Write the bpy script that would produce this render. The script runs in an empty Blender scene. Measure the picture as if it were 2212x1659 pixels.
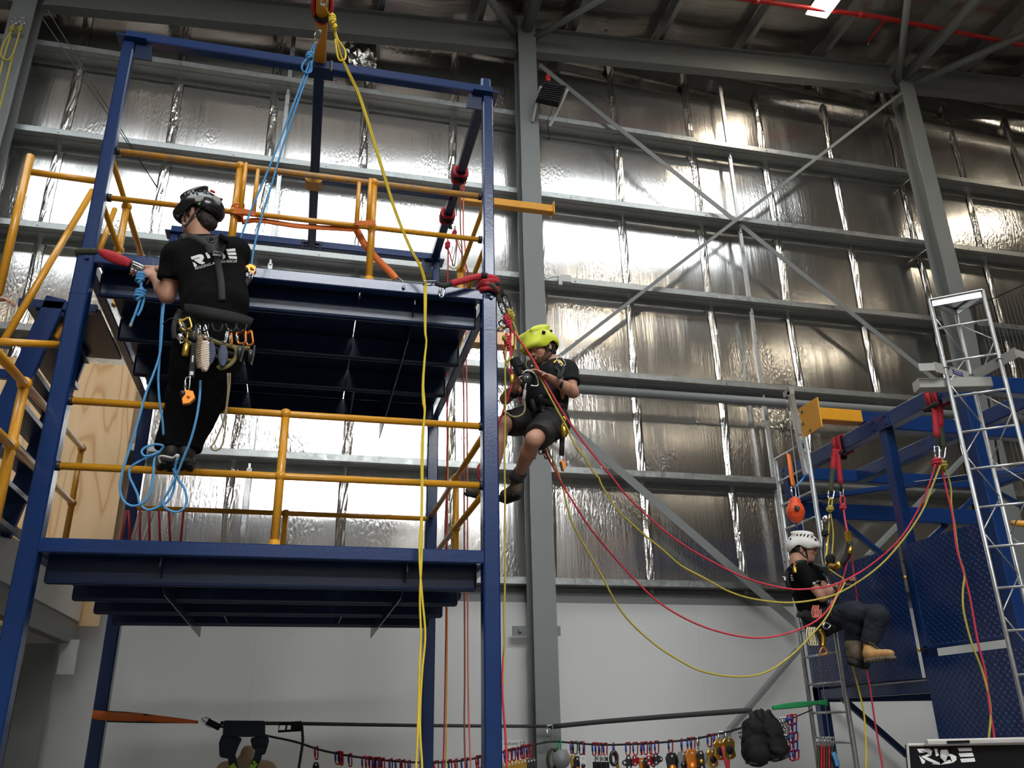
import bpy, bmesh, math, random
import numpy as np
from mathutils import Vector, Matrix
random.seed(7)
rng = np.random.default_rng(7)
C = bpy.context.scene.collection
SC = bpy.context.scene
# ---------------------------------------------------------------- camera
F, PITCH, YAW, ROLL, EYE = 1832.0, math.radians(22.18), math.radians(-14.0), math.radians(1.087), 1.6
RC = Matrix.Rotation(YAW, 3, 'Z') @ Matrix.Rotation(PITCH, 3, 'X') @ Matrix.Rotation(ROLL, 3, 'Y')
cam_d = bpy.data.cameras.new('camera')
cam = bpy.data.objects.new('camera', cam_d); C.objects.link(cam)
cam_d.sensor_width = 36.0; cam_d.lens = F / 2212 * 36.0
cam_d.clip_start = 0.05; cam_d.clip_end = 200
m = Matrix((RC.col[0], RC.col[2], -RC.col[1])).transposed().to_4x4(); m.translation = (0, 0, EYE)
cam.matrix_world = m
SC.camera = cam
# ---------------------------------------------------------------- light, world, exposure
SC.view_settings.view_transform = 'Standard'; SC.view_settings.look = 'None'
SC.view_settings.gamma = 1.0; SC.view_settings.use_curve_mapping = False
SC.view_settings.exposure = 0.22
w = bpy.data.worlds.new('world'); SC.world = w; w.use_nodes = True
w.node_tree.nodes['Background'].inputs[0].default_value = (0.62, 0.72, 0.85, 1)
w.node_tree.nodes['Background'].inputs[1].default_value = 0.4
SKYLIGHT, SKYLIGHT2, LEDS = 3.6, 26.0, 34.0

# ---------------------------------------------------------------- placing: a pixel of the photograph turned into a point of the hall
def ray(px, py):
    return RC @ Vector(((px - 1106) / F, 1.0, -(py - 829.5) / F))
def at(px, py, Y):
    d = ray(px, py); t = Y / d.y
    return Vector((d.x * t, Y, d.z * t + EYE))
def atX(px, py, X):
    d = ray(px, py); t = X / d.x
    return Vector((X, d.y * t, d.z * t + EYE))
def atZ(px, py, Z):
    d = ray(px, py); t = (Z - EYE) / d.z
    return Vector((d.x * t, d.y * t, Z))
V = Vector

# ---------------------------------------------------------------- materials
def mat(name, col, rough=0.5, metal=0.0, spec=None, noise=0.0, nscale=20.0, bump=0.0, bscale=80.0, col2=None, emit=None, estr=0.0,
        stretch=(1, 1, 1), coat=0.0, rvar=0.0):
    M = bpy.data.materials.new(name); M.use_nodes = True
    nt = M.node_tree; N = nt.nodes; L = nt.links; b = N['Principled BSDF']
    b.inputs['Base Color'].default_value = (*col, 1); b.inputs['Roughness'].default_value = rough
    b.inputs['Metallic'].default_value = metal
    if spec is not None: b.inputs['Specular IOR Level'].default_value = spec
    if coat: b.inputs['Coat Weight'].default_value = coat; b.inputs['Coat Roughness'].default_value = 0.12
    if noise or bump or rvar:
        tc = N.new('ShaderNodeTexCoord'); mp = N.new('ShaderNodeMapping'); mp.inputs['Scale'].default_value = stretch
        L.new(tc.outputs['Object'], mp.inputs['Vector'])
    if noise or rvar:
        n = N.new('ShaderNodeTexNoise'); n.inputs['Scale'].default_value = nscale; n.inputs['Detail'].default_value = 5
        L.new(mp.outputs[0], n.inputs['Vector'])
        if noise:
            c2 = col2 or tuple(c * 0.55 for c in col)
            r = N.new('ShaderNodeValToRGB'); r.color_ramp.elements[0].position = 0.5 - 0.25; r.color_ramp.elements[1].position = 0.5 + 0.25
            r.color_ramp.elements[0].color = (*[a * (1 - noise) + c * noise for a, c in zip(col, c2)], 1)
            r.color_ramp.elements[1].color = (*col, 1)
            L.new(n.outputs['Fac'], r.inputs[0]); L.new(r.outputs[0], b.inputs['Base Color'])
        if rvar:
            mr = N.new('ShaderNodeMapRange'); mr.inputs['From Min'].default_value = 0.3; mr.inputs['From Max'].default_value = 0.7
            mr.inputs['To Min'].default_value = max(0.02, rough - rvar); mr.inputs['To Max'].default_value = rough + rvar
            L.new(n.outputs['Fac'], mr.inputs['Value']); L.new(mr.outputs[0], b.inputs['Roughness'])
    if bump:
        n2 = N.new('ShaderNodeTexNoise'); n2.inputs['Scale'].default_value = bscale; n2.inputs['Detail'].default_value = 4
        L.new(mp.outputs[0], n2.inputs['Vector'])
        bp = N.new('ShaderNodeBump'); bp.inputs['Strength'].default_value = bump; bp.inputs['Distance'].default_value = 0.01
        L.new(n2.outputs['Fac'], bp.inputs['Height']); L.new(bp.outputs[0], b.inputs['Normal'])
    if emit:
        b.inputs['Emission Color'].default_value = (*emit, 1); b.inputs['Emission Strength'].default_value = estr
    return M

def srgb(r, g, b):
    f = lambda c: (c / 255 / 12.92) if c / 255 <= 0.04045 else ((c / 255 + 0.055) / 1.055) ** 2.4
    return (f(r), f(g), f(b))

MT = {}
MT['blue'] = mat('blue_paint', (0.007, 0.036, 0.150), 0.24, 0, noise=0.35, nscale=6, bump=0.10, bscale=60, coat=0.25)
MT['blue_shaded'] = mat('blue_paint_shaded', (0.006, 0.022, 0.075), 0.30, 0, noise=0.3, nscale=5, bump=0.06, bscale=40)  # darker copy of the blue paint, shade on undersides put into the colour
MT['yellow'] = mat('yellow_paint', (0.80, 0.36, 0.020), 0.30, 0, noise=0.25, nscale=9, col2=(0.55, 0.26, 0.03), bump=0.05, bscale=90, coat=0.2)
MT['yellow_worn'] = mat('yellow_paint_worn', (0.74, 0.32, 0.020), 0.34, 0, noise=1.0, nscale=14, col2=(0.30, 0.24, 0.16), bump=0.05, bscale=90)
MT['grey_steel'] = mat('grey_painted_steel', srgb(128, 131, 130), 0.42, 0, noise=0.15, nscale=3)
MT['galv'] = mat('galvanised_steel', (0.46, 0.48, 0.47), 0.38, 0.85, noise=0.5, nscale=22, rvar=0.10)
MT['galv_bright'] = mat('galvanised_tube', (0.62, 0.63, 0.63), 0.36, 0.8, noise=0.35, nscale=30, rvar=0.10)
MT['alloy'] = mat('polished_alloy', (0.72, 0.73, 0.75), 0.22, 1.0)
MT['dark_steel'] = mat('dark_steel', (0.06, 0.06, 0.065), 0.35, 0.7)
MT['panel'] = mat('white_wall_panel', (0.66, 0.66, 0.64), 0.36, 0, noise=0.12, nscale=1.2, col2=(0.45, 0.45, 0.43))
MT['concrete'] = mat('concrete', (0.20, 0.18, 0.155), 0.8, 0, noise=0.3, nscale=3, bump=0.1)
MT['floor'] = mat('concrete_floor', (0.13, 0.115, 0.10), 0.45, 0, noise=0.35, nscale=1.5)
MT['red_pipe'] = mat('red_pipe_paint', (0.55, 0.02, 0.02), 0.4)
MT['black'] = mat('black_fabric', (0.006, 0.006, 0.007), 0.8, 0, noise=0.4, nscale=60, bump=0.3, bscale=300)
MT['shirt'] = mat('black_cotton', (0.0045, 0.0045, 0.005), 0.9, 0, spec=0.12, bump=0.5, bscale=14)
MT['shirt_grey'] = mat('charcoal_cotton', (0.013, 0.014, 0.016), 0.85, 0, spec=0.2, bump=0.5, bscale=14)
MT['trousers'] = mat('black_work_trousers', (0.004, 0.004, 0.0045), 0.9, 0, spec=0.12, bump=0.8, bscale=11)
MT['navy'] = mat('navy_work_trousers', (0.012, 0.017, 0.028), 0.85, 0, bump=0.8, bscale=11)
MT['shorts'] = mat('black_work_shorts', (0.009, 0.009, 0.009), 0.7, 0, bump=0.7, bscale=12)
MT['webbing'] = mat('black_webbing', (0.010, 0.010, 0.011), 0.6, 0, bump=0.4, bscale=400)
MT['webbing_grey'] = mat('grey_webbing', (0.045, 0.046, 0.046), 0.6, 0, bump=0.4, bscale=300)
MT['webbing_olive'] = mat('olive_webbing', (0.20, 0.17, 0.05), 0.7)
MT['olive'] = mat('olive_canvas', (0.055, 0.060, 0.032), 0.8)
MT['red_sling'] = mat('red_sling_canvas', (0.55, 0.020, 0.035), 0.7, 0, noise=0.4, nscale=30, bump=0.6, bscale=40)
MT['orange_sling'] = mat('orange_strap', (0.85, 0.20, 0.03), 0.6, 0, bump=0.2, bscale=200)
MT['skin'] = mat('skin', (0.52, 0.27, 0.18), 0.5, 0, noise=0.25, nscale=14, col2=(0.45, 0.17, 0.11), bump=0.05, bscale=120)
MT['hair'] = mat('dark_brown_hair', (0.022, 0.012, 0.007), 0.6, 0, noise=0.6, nscale=80, stretch=(1, 1, .15), bump=0.6, bscale=160)
MT['beard'] = mat('ginger_brown_beard', (0.10, 0.040, 0.020), 0.7, 0, noise=0.7, nscale=140, bump=0.6, bscale=220)
MT['helmet_black'] = mat('black_helmet_shell', (0.014, 0.014, 0.015), 0.25, 0, coat=0.3)
MT['helmet_yellow'] = mat('yellow_helmet_shell', (0.72, 0.80, 0.06), 0.35)
MT['helmet_white'] = mat('white_helmet_shell', (0.82, 0.80, 0.76), 0.35)
MT['white'] = mat('white_print', (0.78, 0.77, 0.74), 0.6)
MT['grey_patch'] = mat('grey_reflector', (0.36, 0.35, 0.32), 0.4)
MT['green_patch'] = mat('green_sticker', (0.15, 0.42, 0.12), 0.5)
MT['gold'] = mat('gold_anodised', (0.80, 0.48, 0.08), 0.28, 0.9)
MT['orange_ano'] = mat('orange_anodised', (0.85, 0.26, 0.03), 0.32, 0.5)
MT['orange_case'] = mat('orange_plastic', (0.85, 0.09, 0.02), 0.4, 0)
MT['red_ano'] = mat('red_anodised', (0.45, 0.02, 0.04), 0.3, 0.6)
MT['blue_ano'] = mat('blue_anodised', (0.03, 0.08, 0.42), 0.3, 0.6)
MT['boot_tan'] = mat('tan_leather', (0.62, 0.33, 0.12), 0.65, 0, noise=0.5, nscale=18, bump=0.4, bscale=60)
MT['boot_brown'] = mat('brown_suede', (0.17, 0.13, 0.085), 0.75, 0, noise=0.5, nscale=16, bump=0.4, bscale=60)
MT['boot_dark'] = mat('dark_leather', (0.030, 0.028, 0.026), 0.6, 0, noise=0.4, nscale=18, bump=0.3, bscale=50)
MT['sole'] = mat('rubber_sole', (0.02, 0.02, 0.02), 0.8)
MT['ply'] = None
def rope_mat(name, c1, c2, rough=0.75):
    M = bpy.data.materials.new(name); M.use_nodes = True
    nt = M.node_tree; N = nt.nodes; L = nt.links; b = N['Principled BSDF']; b.inputs['Roughness'].default_value = rough
    tc = N.new('ShaderNodeTexCoord'); v = N.new('ShaderNodeTexVoronoi'); v.inputs['Scale'].default_value = 170
    L.new(tc.outputs['Object'], v.inputs['Vector'])
    r = N.new('ShaderNodeValToRGB'); r.color_ramp.elements[0].position = 0.06; r.color_ramp.elements[1].position = 0.22
    r.color_ramp.elements[0].color = (*c2, 1); r.color_ramp.elements[1].color = (*c1, 1)
    L.new(v.outputs['Distance'], r.inputs[0]); L.new(r.outputs[0], b.inputs['Base Color'])
    bp = N.new('ShaderNodeBump'); bp.inputs['Strength'].default_value = 0.5; bp.inputs['Distance'].default_value = 0.002
    L.new(v.outputs['Distance'], bp.inputs['Height']); L.new(bp.outputs[0], b.inputs['Normal'])
    return M
MT['rope_yellow'] = rope_mat('yellow_rope', (0.85, 0.62, 0.05), (0.30, 0.20, 0.02))
MT['rope_olive'] = rope_mat('yellow_green_rope', (0.56, 0.45, 0.07), (0.20, 0.17, 0.03))
MT['rope_red'] = rope_mat('red_rope', (0.72, 0.05, 0.085), (0.40, 0.02, 0.03))
MT['rope_pink'] = rope_mat('coral_red_rope', (0.80, 0.22, 0.16), (0.45, 0.08, 0.06))
MT['rope_blue'] = rope_mat('blue_rope', (0.10, 0.36, 0.70), (0.04, 0.14, 0.32))
MT['rope_brown'] = rope_mat('dusky_red_rope', (0.36, 0.09, 0.06), (0.18, 0.04, 0.03))
MT['rope_cream'] = rope_mat('cream_cord', (0.72, 0.66, 0.42), (0.40, 0.34, 0.20))
MT['rope_tan'] = rope_mat('tan_cord', (0.30, 0.24, 0.14), (0.14, 0.11, 0.06))
MT['rope_white'] = rope_mat('pink_white_cord', (0.75, 0.62, 0.52), (0.55, 0.08, 0.07))
MT['rope_black'] = rope_mat('black_cord', (0.02, 0.02, 0.02), (0.01, 0.01, 0.01))
MT['rope_green'] = rope_mat('green_cord', (0.02, 0.32, 0.10), (0.01, 0.14, 0.05))
MT['rope_indigo'] = rope_mat('blue_grey_cord', (0.10, 0.12, 0.19), (0.04, 0.05, 0.08))

# ---------------------------------------------------------------- mesh builder
ROOT = {}       # object name -> world offset of its thing
class MB:
    def __init__(s): s.v = []; s.f = []
    def add(s, vs, fs):
        o = len(s.v); s.v += [tuple(x) for x in vs]; s.f += [tuple(i + o for i in f) for f in fs]; return s
    def box(s, c, d, R=None):
        c = V(c); h = V(d) * 0.5; vs = []
        for sx, sy, sz in ((-1,-1,-1),(1,-1,-1),(1,1,-1),(-1,1,-1),(-1,-1,1),(1,-1,1),(1,1,1),(-1,1,1)):
            p = V((sx * h.x, sy * h.y, sz * h.z)); vs.append(c + (R @ p if R else p))
        return s.add(vs, [(0,3,2,1),(4,5,6,7),(0,1,5,4),(1,2,6,5),(2,3,7,6),(3,0,4,7)])
    def beam(s, p, q, w, h, up=(0, 0, 1), c=0.006):
        """rectangular hollow section from p to q, w across, h along up, with small chamfered corners"""
        p, q, up = V(p), V(q), V(up); d = (q - p).normalized(); x = d.cross(up).normalized(); y = x.cross(d).normalized()
        a, b = w / 2, h / 2; c = min(c, a * .5, b * .5)
        prof = [(-a + c, -b), (a - c, -b), (a, -b + c), (a, b - c), (a - c, b), (-a + c, b), (-a, b - c), (-a, -b + c)]
        vs = [p + x * u + y * v for u, v in prof] + [q + x * u + y * v for u, v in prof]; n = 8
        fs = [(i, (i + 1) % n, n + (i + 1) % n, n + i) for i in range(n)] + [tuple(range(n))[::-1], tuple(range(n, 2 * n))]
        return s.add(vs, fs)
    def prof(s, p, q, pts, up=(0, 0, 1)):
        """open or closed thin profile: pts is a closed 2-D outline, extruded from p to q"""
        p, q, up = V(p), V(q), V(up); d = (q - p).normalized(); x = d.cross(up).normalized(); y = x.cross(d).normalized(); n = len(pts)
        vs = [p + x * u + y * v for u, v in pts] + [q + x * u + y * v for u, v in pts]
        fs = [(i, (i + 1) % n, n + (i + 1) % n, n + i) for i in range(n)] + [tuple(range(n))[::-1], tuple(range(n, 2 * n))]
        return s.add(vs, fs)
    def tube(s, pts, r, n=10, closed=False, cap=True, flat=None, up0=None):
        pts = [V(p) for p in pts]; m = len(pts)
        if m < 2: return s
        rs = r if isinstance(r, (list, tuple)) else [r] * m
        T = []
        for i in range(m):
            a = pts[(i - 1) % m] if (closed or i > 0) else pts[0]; b = pts[(i + 1) % m] if (closed or i < m - 1) else pts[-1]
            t = (b - a); T.append(t.normalized() if t.length > 1e-9 else V((0, 0, 1)))
        up = V(up0) if up0 else (V((0, 0, 1)) if abs(T[0].z) < 0.9 else V((0, 1, 0)))
        x = T[0].cross(up).normalized(); vs = []
        for i in range(m):
            x = (x - T[i] * x.dot(T[i]));  x = x.normalized() if x.length > 1e-6 else T[i].orthogonal().normalized()
            y = T[i].cross(x)
            for k in range(n):
                a = 2 * math.pi * k / n; cx, cy = math.cos(a), math.sin(a)
                if flat: cx, cy = cx * flat[0], cy * flat[1]
                vs.append(pts[i] + (x * cx + y * cy) * rs[i])
        fs = []
        for i in range(m if closed else m - 1):
            j = (i + 1) % m
            for k in range(n): fs.append((i * n + k, i * n + (k + 1) % n, j * n + (k + 1) % n, j * n + k))
        if not closed and cap: fs += [tuple(range(n))[::-1], tuple(range((m - 1) * n, m * n))]
        return s.add(vs, fs)
    def strap(s, pts, w, t, nrm):
        """flat webbing: ribbon of width w, thickness t; nrm = direction of its flat face (one or per point)"""
        pts = [V(p) for p in pts]; m = len(pts); vs = []
        for i in range(m):
            d = (pts[min(i + 1, m - 1)] - pts[max(i - 1, 0)]).normalized(); nn = V(nrm[i] if isinstance(nrm, list) else nrm)
            x = d.cross(nn).normalized(); y = x.cross(d).normalized()
            ww = w[i] if isinstance(w, list) else w
            for u, v in ((-1, -1), (1, -1), (1, 1), (-1, 1)): vs.append(pts[i] + x * u * ww / 2 + y * v * t / 2)
        fs = [(0, 3, 2, 1), tuple((m - 1) * 4 + k for k in range(4))]
        for i in range(m - 1):
            for k in range(4): fs.append((i * 4 + k, i * 4 + (k + 1) % 4, (i + 1) * 4 + (k + 1) % 4, (i + 1) * 4 + k))
        return s.add(vs, fs)
    def ball(s, c, r, nu=14, nv=9, sc=(1, 1, 1), R=None):
        c = V(c); vs = [c + (R @ V((0, 0, -r * sc[2])) if R else V((0, 0, -r * sc[2])))]; fs = []
        for j in range(1, nv):
            a = -math.pi / 2 + math.pi * j / nv
            for i in range(nu):
                b = 2 * math.pi * i / nu; p = V((r * math.cos(a) * math.cos(b) * sc[0], r * math.cos(a) * math.sin(b) * sc[1], r * math.sin(a) * sc[2]))
                vs.append(c + (R @ p if R else p))
        p = V((0, 0, r * sc[2])); vs.append(c + (R @ p if R else p)); top = len(vs) - 1
        for i in range(nu): fs.append((0, 1 + (i + 1) % nu, 1 + i)); fs.append((top, top - nu + i, top - nu + (i + 1) % nu))
        for j in range(nv - 2):
            for i in range(nu): a = 1 + j * nu; fs.append((a + i, a + (i + 1) % nu, a + nu + (i + 1) % nu, a + nu + i))
        return s.add(vs, fs)
    def poly(s, pts, n, t):
        """flat polygon pts (3-D, coplanar) given thickness t along n"""
        n = V(n).normalized(); pts = [V(p) for p in pts]; k = len(pts)
        vs = [p - n * t / 2 for p in pts] + [p + n * t / 2 for p in pts]
        return s.add(vs, [tuple(range(k))[::-1], tuple(range(k, 2 * k))] + [(i, (i + 1) % k, k + (i + 1) % k, k + i) for i in range(k)])
    def lathe(s, p, q, prof, n=16):
        """prof: list of (t along p->q in 0..1, radius)"""
        p, q = V(p), V(q); d = (q - p); L_ = d.length; d.normalize(); x = d.orthogonal().normalized(); y = d.cross(x); vs = []; m = len(prof)
        for t, r in prof:
            for k in range(n):
                a = 2 * math.pi * k / n; vs.append(p + d * (t * L_) + (x * math.cos(a) + y * math.sin(a)) * max(r, 1e-4))
        fs = [(i * n + k, i * n + (k + 1) % n, (i + 1) * n + (k + 1) % n, (i + 1) * n + k) for i in range(m - 1) for k in range(n)]
        fs += [tuple(range(n))[::-1], tuple(range((m - 1) * n, m * n))]
        return s.add(vs, fs)

def smooth_path(pts, k=6, closed=False):
    pts = [V(p) for p in pts]; m = len(pts); out = []
    rngi = range(m if closed else m - 1)
    for i in rngi:
        p0 = pts[(i - 1) % m] if (closed or i > 0) else pts[0] * 2 - pts[1]; p1 = pts[i]; p2 = pts[(i + 1) % m]
        p3 = pts[(i + 2) % m] if (closed or i + 2 < m) else pts[-1] * 2 - pts[-2]
        for j in range(k):
            t = j / k
            out.append(0.5 * ((2 * p1) + (p2 - p0) * t + (2 * p0 - 5 * p1 + 4 * p2 - p3) * t * t + (3 * p1 - p0 - 3 * p2 + p3) * t ** 3))
    if not closed: out.append(pts[-1])
    return out

def base_name(n): return n.split('.')[0]
def thing(name, label, cat, loc=(0, 0, 0), group=None, kind=None):
    o = bpy.data.objects.new(name, None); C.objects.link(o); o.location = loc; o.empty_display_size = 0.1
    if label: o['label'] = label
    if cat: o['category'] = cat
    if group: o['group'] = group
    if kind: o['kind'] = kind
    ROOT[o.name] = V(loc); return o
def obj(name, mb, material, parent=None, smooth=False, label=None, cat=None, group=None, kind=None, bevel=0, subsurf=0):
    vs = mb.v
    if parent is not None: off = ROOT[parent.name]
    else:
        a = np.array(vs); off = V(((a[:, 0].min() + a[:, 0].max()) / 2, (a[:, 1].min() + a[:, 1].max()) / 2, a[:, 2].min()))
    me = bpy.data.meshes.new(name); me.from_pydata([(x - off.x, y - off.y, z - off.z) for x, y, z in vs], [], mb.f)
    if isinstance(material, str): material = MT[material]
    me.materials.append(material)
    if smooth: me.polygons.foreach_set('use_smooth', [True] * len(me.polygons))
    me.update()
    o = bpy.data.objects.new(name, me); C.objects.link(o)
    if parent is not None: o.parent = parent
    else: o.location = off
    ROOT[o.name] = off
    if smooth == 'auto':
        md = o.modifiers.new('w', 'WEIGHTED_NORMAL') if False else None
    if bevel:
        b = o.modifiers.new('bevel', 'BEVEL'); b.width = bevel; b.segments = 2; b.limit_method = 'ANGLE'
    if subsurf:
        b = o.modifiers.new('sub', 'SUBSURF'); b.levels = subsurf; b.render_levels = subsurf
    if label: o['label'] = label
    if cat: o['category'] = cat
    if group: o['group'] = group
    if kind: o['kind'] = kind
    return o
def struct(name, mb, material, parent=None, smooth=False, label=None):
    return obj(name, mb, material, parent, smooth, kind='structure' if parent is None else None, label=label)
# ================================================================ MATERIALS OF THE SHELL
def foil_mat(name, seed, crumple=0.5, streak=(13.0, 13.0, 0.8), rough=0.19, base=(0.88, 0.86, 0.83), cs=26.0, streak_s=0.55):
    M = bpy.data.materials.new(name); M.use_nodes = True
    nt = M.node_tree; N = nt.nodes; L = nt.links; b = N['Principled BSDF']
    b.inputs['Base Color'].default_value = (*base, 1); b.inputs['Metallic'].default_value = 1.0; b.inputs['Roughness'].default_value = rough
    g = N.new('ShaderNodeNewGeometry')
    mp = N.new('ShaderNodeMapping'); mp.inputs['Scale'].default_value = streak; mp.inputs['Location'].default_value = (seed * 3.7, 0, seed * 1.9)
    L.new(g.outputs['Position'], mp.inputs['Vector'])
    n1 = N.new('ShaderNodeTexNoise'); n1.inputs['Scale'].default_value = 1.0; n1.inputs['Detail'].default_value = 6; n1.inputs['Roughness'].default_value = 0.6
    L.new(mp.outputs[0], n1.inputs['Vector'])
    mp2 = N.new('ShaderNodeMapping'); mp2.inputs['Scale'].default_value = (cs, cs, cs * 0.45); L.new(g.outputs['Position'], mp2.inputs['Vector'])
    n2 = N.new('ShaderNodeTexVoronoi'); n2.inputs['Scale'].default_value = 1.0; n2.feature = 'DISTANCE_TO_EDGE'
    n3 = N.new('ShaderNodeTexNoise'); n3.inputs['Scale'].default_value = 0.6; n3.inputs['Detail'].default_value = 3
    L.new(mp2.outputs[0], n3.inputs['Vector'])
    mx = N.new('ShaderNodeVectorMath'); mx.operation = 'ADD'; L.new(mp2.outputs[0], mx.inputs[0]); L.new(n3.outputs['Color'], mx.inputs[1]); L.new(mx.outputs[0], n2.inputs['Vector'])
    # patches where the sheet is creased, smooth elsewhere
    n4 = N.new('ShaderNodeTexNoise'); n4.inputs['Scale'].default_value = 1.1; n4.inputs['Detail'].default_value = 3; L.new(g.outputs['Position'], n4.inputs['Vector'])
    rp = N.new('ShaderNodeMapRange'); rp.inputs['From Min'].default_value = 0.46; rp.inputs['From Max'].default_value = 0.72; L.new(n4.outputs['Fac'], rp.inputs['Value'])
    mu = N.new('ShaderNodeMath'); mu.operation = 'MULTIPLY'; L.new(rp.outputs[0], mu.inputs[0]); mu.inputs[1].default_value = 1.0
    b1 = N.new('ShaderNodeBump'); b1.inputs['Strength'].default_value = streak_s; b1.inputs['Distance'].default_value = 0.006; L.new(n1.outputs['Fac'], b1.inputs['Height'])
    b2 = N.new('ShaderNodeBump'); b2.inputs['Distance'].default_value = 0.010; L.new(n2.outputs['Distance'], b2.inputs['Height']); L.new(b1.outputs[0], b2.inputs['Normal'])
    m2 = N.new('ShaderNodeMath'); m2.operation = 'MULTIPLY'; m2.inputs[1].default_value = crumple; L.new(mu.outputs[0], m2.inputs[0]); L.new(m2.outputs[0], b2.inputs['Strength'])
    L.new(b2.outputs[0], b.inputs['Normal'])
    return M
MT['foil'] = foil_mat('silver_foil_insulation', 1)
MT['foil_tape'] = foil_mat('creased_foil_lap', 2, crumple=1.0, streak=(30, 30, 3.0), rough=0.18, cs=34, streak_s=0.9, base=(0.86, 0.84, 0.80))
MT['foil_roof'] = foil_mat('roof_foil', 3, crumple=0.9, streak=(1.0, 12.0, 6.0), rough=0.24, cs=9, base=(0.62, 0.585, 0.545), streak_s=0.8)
MT['wire'] = mat('wire', (0.10, 0.10, 0.10), 0.5, 0.6)

def ply_mat():
    M = bpy.data.materials.new('pine_plywood'); M.use_nodes = True
    nt = M.node_tree; N = nt.nodes; L = nt.links; b = N['Principled BSDF']; b.inputs['Roughness'].default_value = 0.6
    g = N.new('ShaderNodeNewGeometry'); mp = N.new('ShaderNodeMapping'); mp.inputs['Scale'].default_value = (1.9, 1.9, 0.33)
    L.new(g.outputs['Position'], mp.inputs['Vector'])
    n = N.new('ShaderNodeTexNoise'); n.inputs['Scale'].default_value = 1.1; n.inputs['Detail'].default_value = 2; n.inputs['Distortion'].default_value = 0.35; L.new(mp.outputs[0], n.inputs['Vector'])
    mu = N.new('ShaderNodeMath'); mu.operation = 'MULTIPLY'; mu.inputs[1].default_value = 17; L.new(n.outputs['Fac'], mu.inputs[0])
    fr = N.new('ShaderNodeMath'); fr.operation = 'PINGPONG'; fr.inputs[1].default_value = 1.0; L.new(mu.outputs[0], fr.inputs[0])
    r = N.new('ShaderNodeValToRGB'); e = r.color_ramp.elements
    e[0].position = 0.0; e[0].color = (0.66, 0.36, 0.15, 1); e[1].position = 0.26; e[1].color = (0.82, 0.54, 0.28, 1)
    x = e.new(1.0); x.color = (0.86, 0.59, 0.33, 1); L.new(fr.outputs[0], r.inputs[0])
    vo = N.new('ShaderNodeTexVoronoi'); vo.inputs['Scale'].default_value = 2.1; mp3 = N.new('ShaderNodeMapping'); mp3.inputs['Scale'].default_value = (1.25, 1.0, 0.8)
    L.new(g.outputs['Position'], mp3.inputs['Vector']); L.new(mp3.outputs[0], vo.inputs['Vector'])
    r2 = N.new('ShaderNodeValToRGB'); r2.color_ramp.elements[0].position = 0.035; r2.color_ramp.elements[0].color = (0.28, 0.10, 0.035, 1)
    r2.color_ramp.elements[1].position = 0.075; r2.color_ramp.elements[1].color = (1, 1, 1, 1); L.new(vo.outputs['Distance'], r2.inputs[0])
    mi = N.new('ShaderNodeMix'); mi.data_type = 'RGBA'; mi.blend_type = 'MULTIPLY'; mi.inputs[0].default_value = 1.0
    L.new(r.outputs[0], mi.inputs[6]); L.new(r2.outputs[0], mi.inputs[7]); L.new(mi.outputs[2], b.inputs['Base Color'])
    return M
MT['ply'] = ply_mat()

# ================================================================ SHELL OF THE HALL
GY, FY, LY, CY = 9.00, 9.29, 9.16, 8.74            # girt front, foil, white lining, column front
GZ = [9.345, 8.09, 6.83, 5.58, 4.33, 3.06]         # undersides of the girts
X0, X1, YB = -10.0, 21.0, -17.0
def raf(X): return 10.31 + 0.0866 * (X - 2.37)      # underside of the raking gable rafter
def roofz(X): return raf(X) + 0.72                  # roof foil
struct('floor', MB().box(((X0 + X1) / 2, (YB + FY) / 2, -0.05), (X1 - X0 + .6, FY - YB + .6, 0.1)), 'floor')

wall = thing('wall_back', None, None, (0, FY, 0), kind='structure')
seams = [0.40 + 1.18 * k for k in range(-9, 18)]
# foil sheets, pillowed between the girts
levels = sorted(GZ) + [10.6]
def foil_sheet(xa, xb, seed):
    zs = [2.80]
    lv = [2.80] + levels + [roofz((xa + xb) / 2)]
    lv = sorted(set(lv))
    zz = []
    for a, b in zip(lv[:-1], lv[1:]):
        n = 14
        for i in range(n): zz.append((a + (b - a) * i / n, i / n, b - a))
    zz.append((lv[-1], 0, 1)); nx = 10; vs = []; r = random.Random(seed)
    ph = [r.uniform(0, 6.28) for _ in range(8)]; amp = [r.uniform(.002, .006) for _ in range(8)]
    for z, t, span in zz:
        for i in range(nx + 1):
            u = i / nx; x = xa + (xb - xa) * u
            bul = 0.017 * math.sin(math.pi * t) * min(1, span) * (0.55 + 0.45 * math.sin(math.pi * u))
            bul += sum(a_ * math.sin(ph[k] + (k + 1) * 1.7 * u * 3 + z * (k % 3) * .5) for k, a_ in enumerate(amp)) * .35 * math.sin(math.pi * t) ** .5
            top = max(0, z - 10.2); bul += 0.05 * math.sin(z * 9 + x * .7) * min(1, top * 2)
            vs.append((x, FY - bul, z))
    fs = [(j * (nx + 1) + i, j * (nx + 1) + i + 1, (j + 1) * (nx + 1) + i + 1, (j + 1) * (nx + 1) + i) for j in range(len(zz) - 1) for i in range(nx)]
    return MB().add(vs, fs)
for k, (a, b) in enumerate(zip(seams[:-1], seams[1:])):
    obj('foil_sheet', foil_sheet(a, b, k), 'foil', wall, True)
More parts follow.
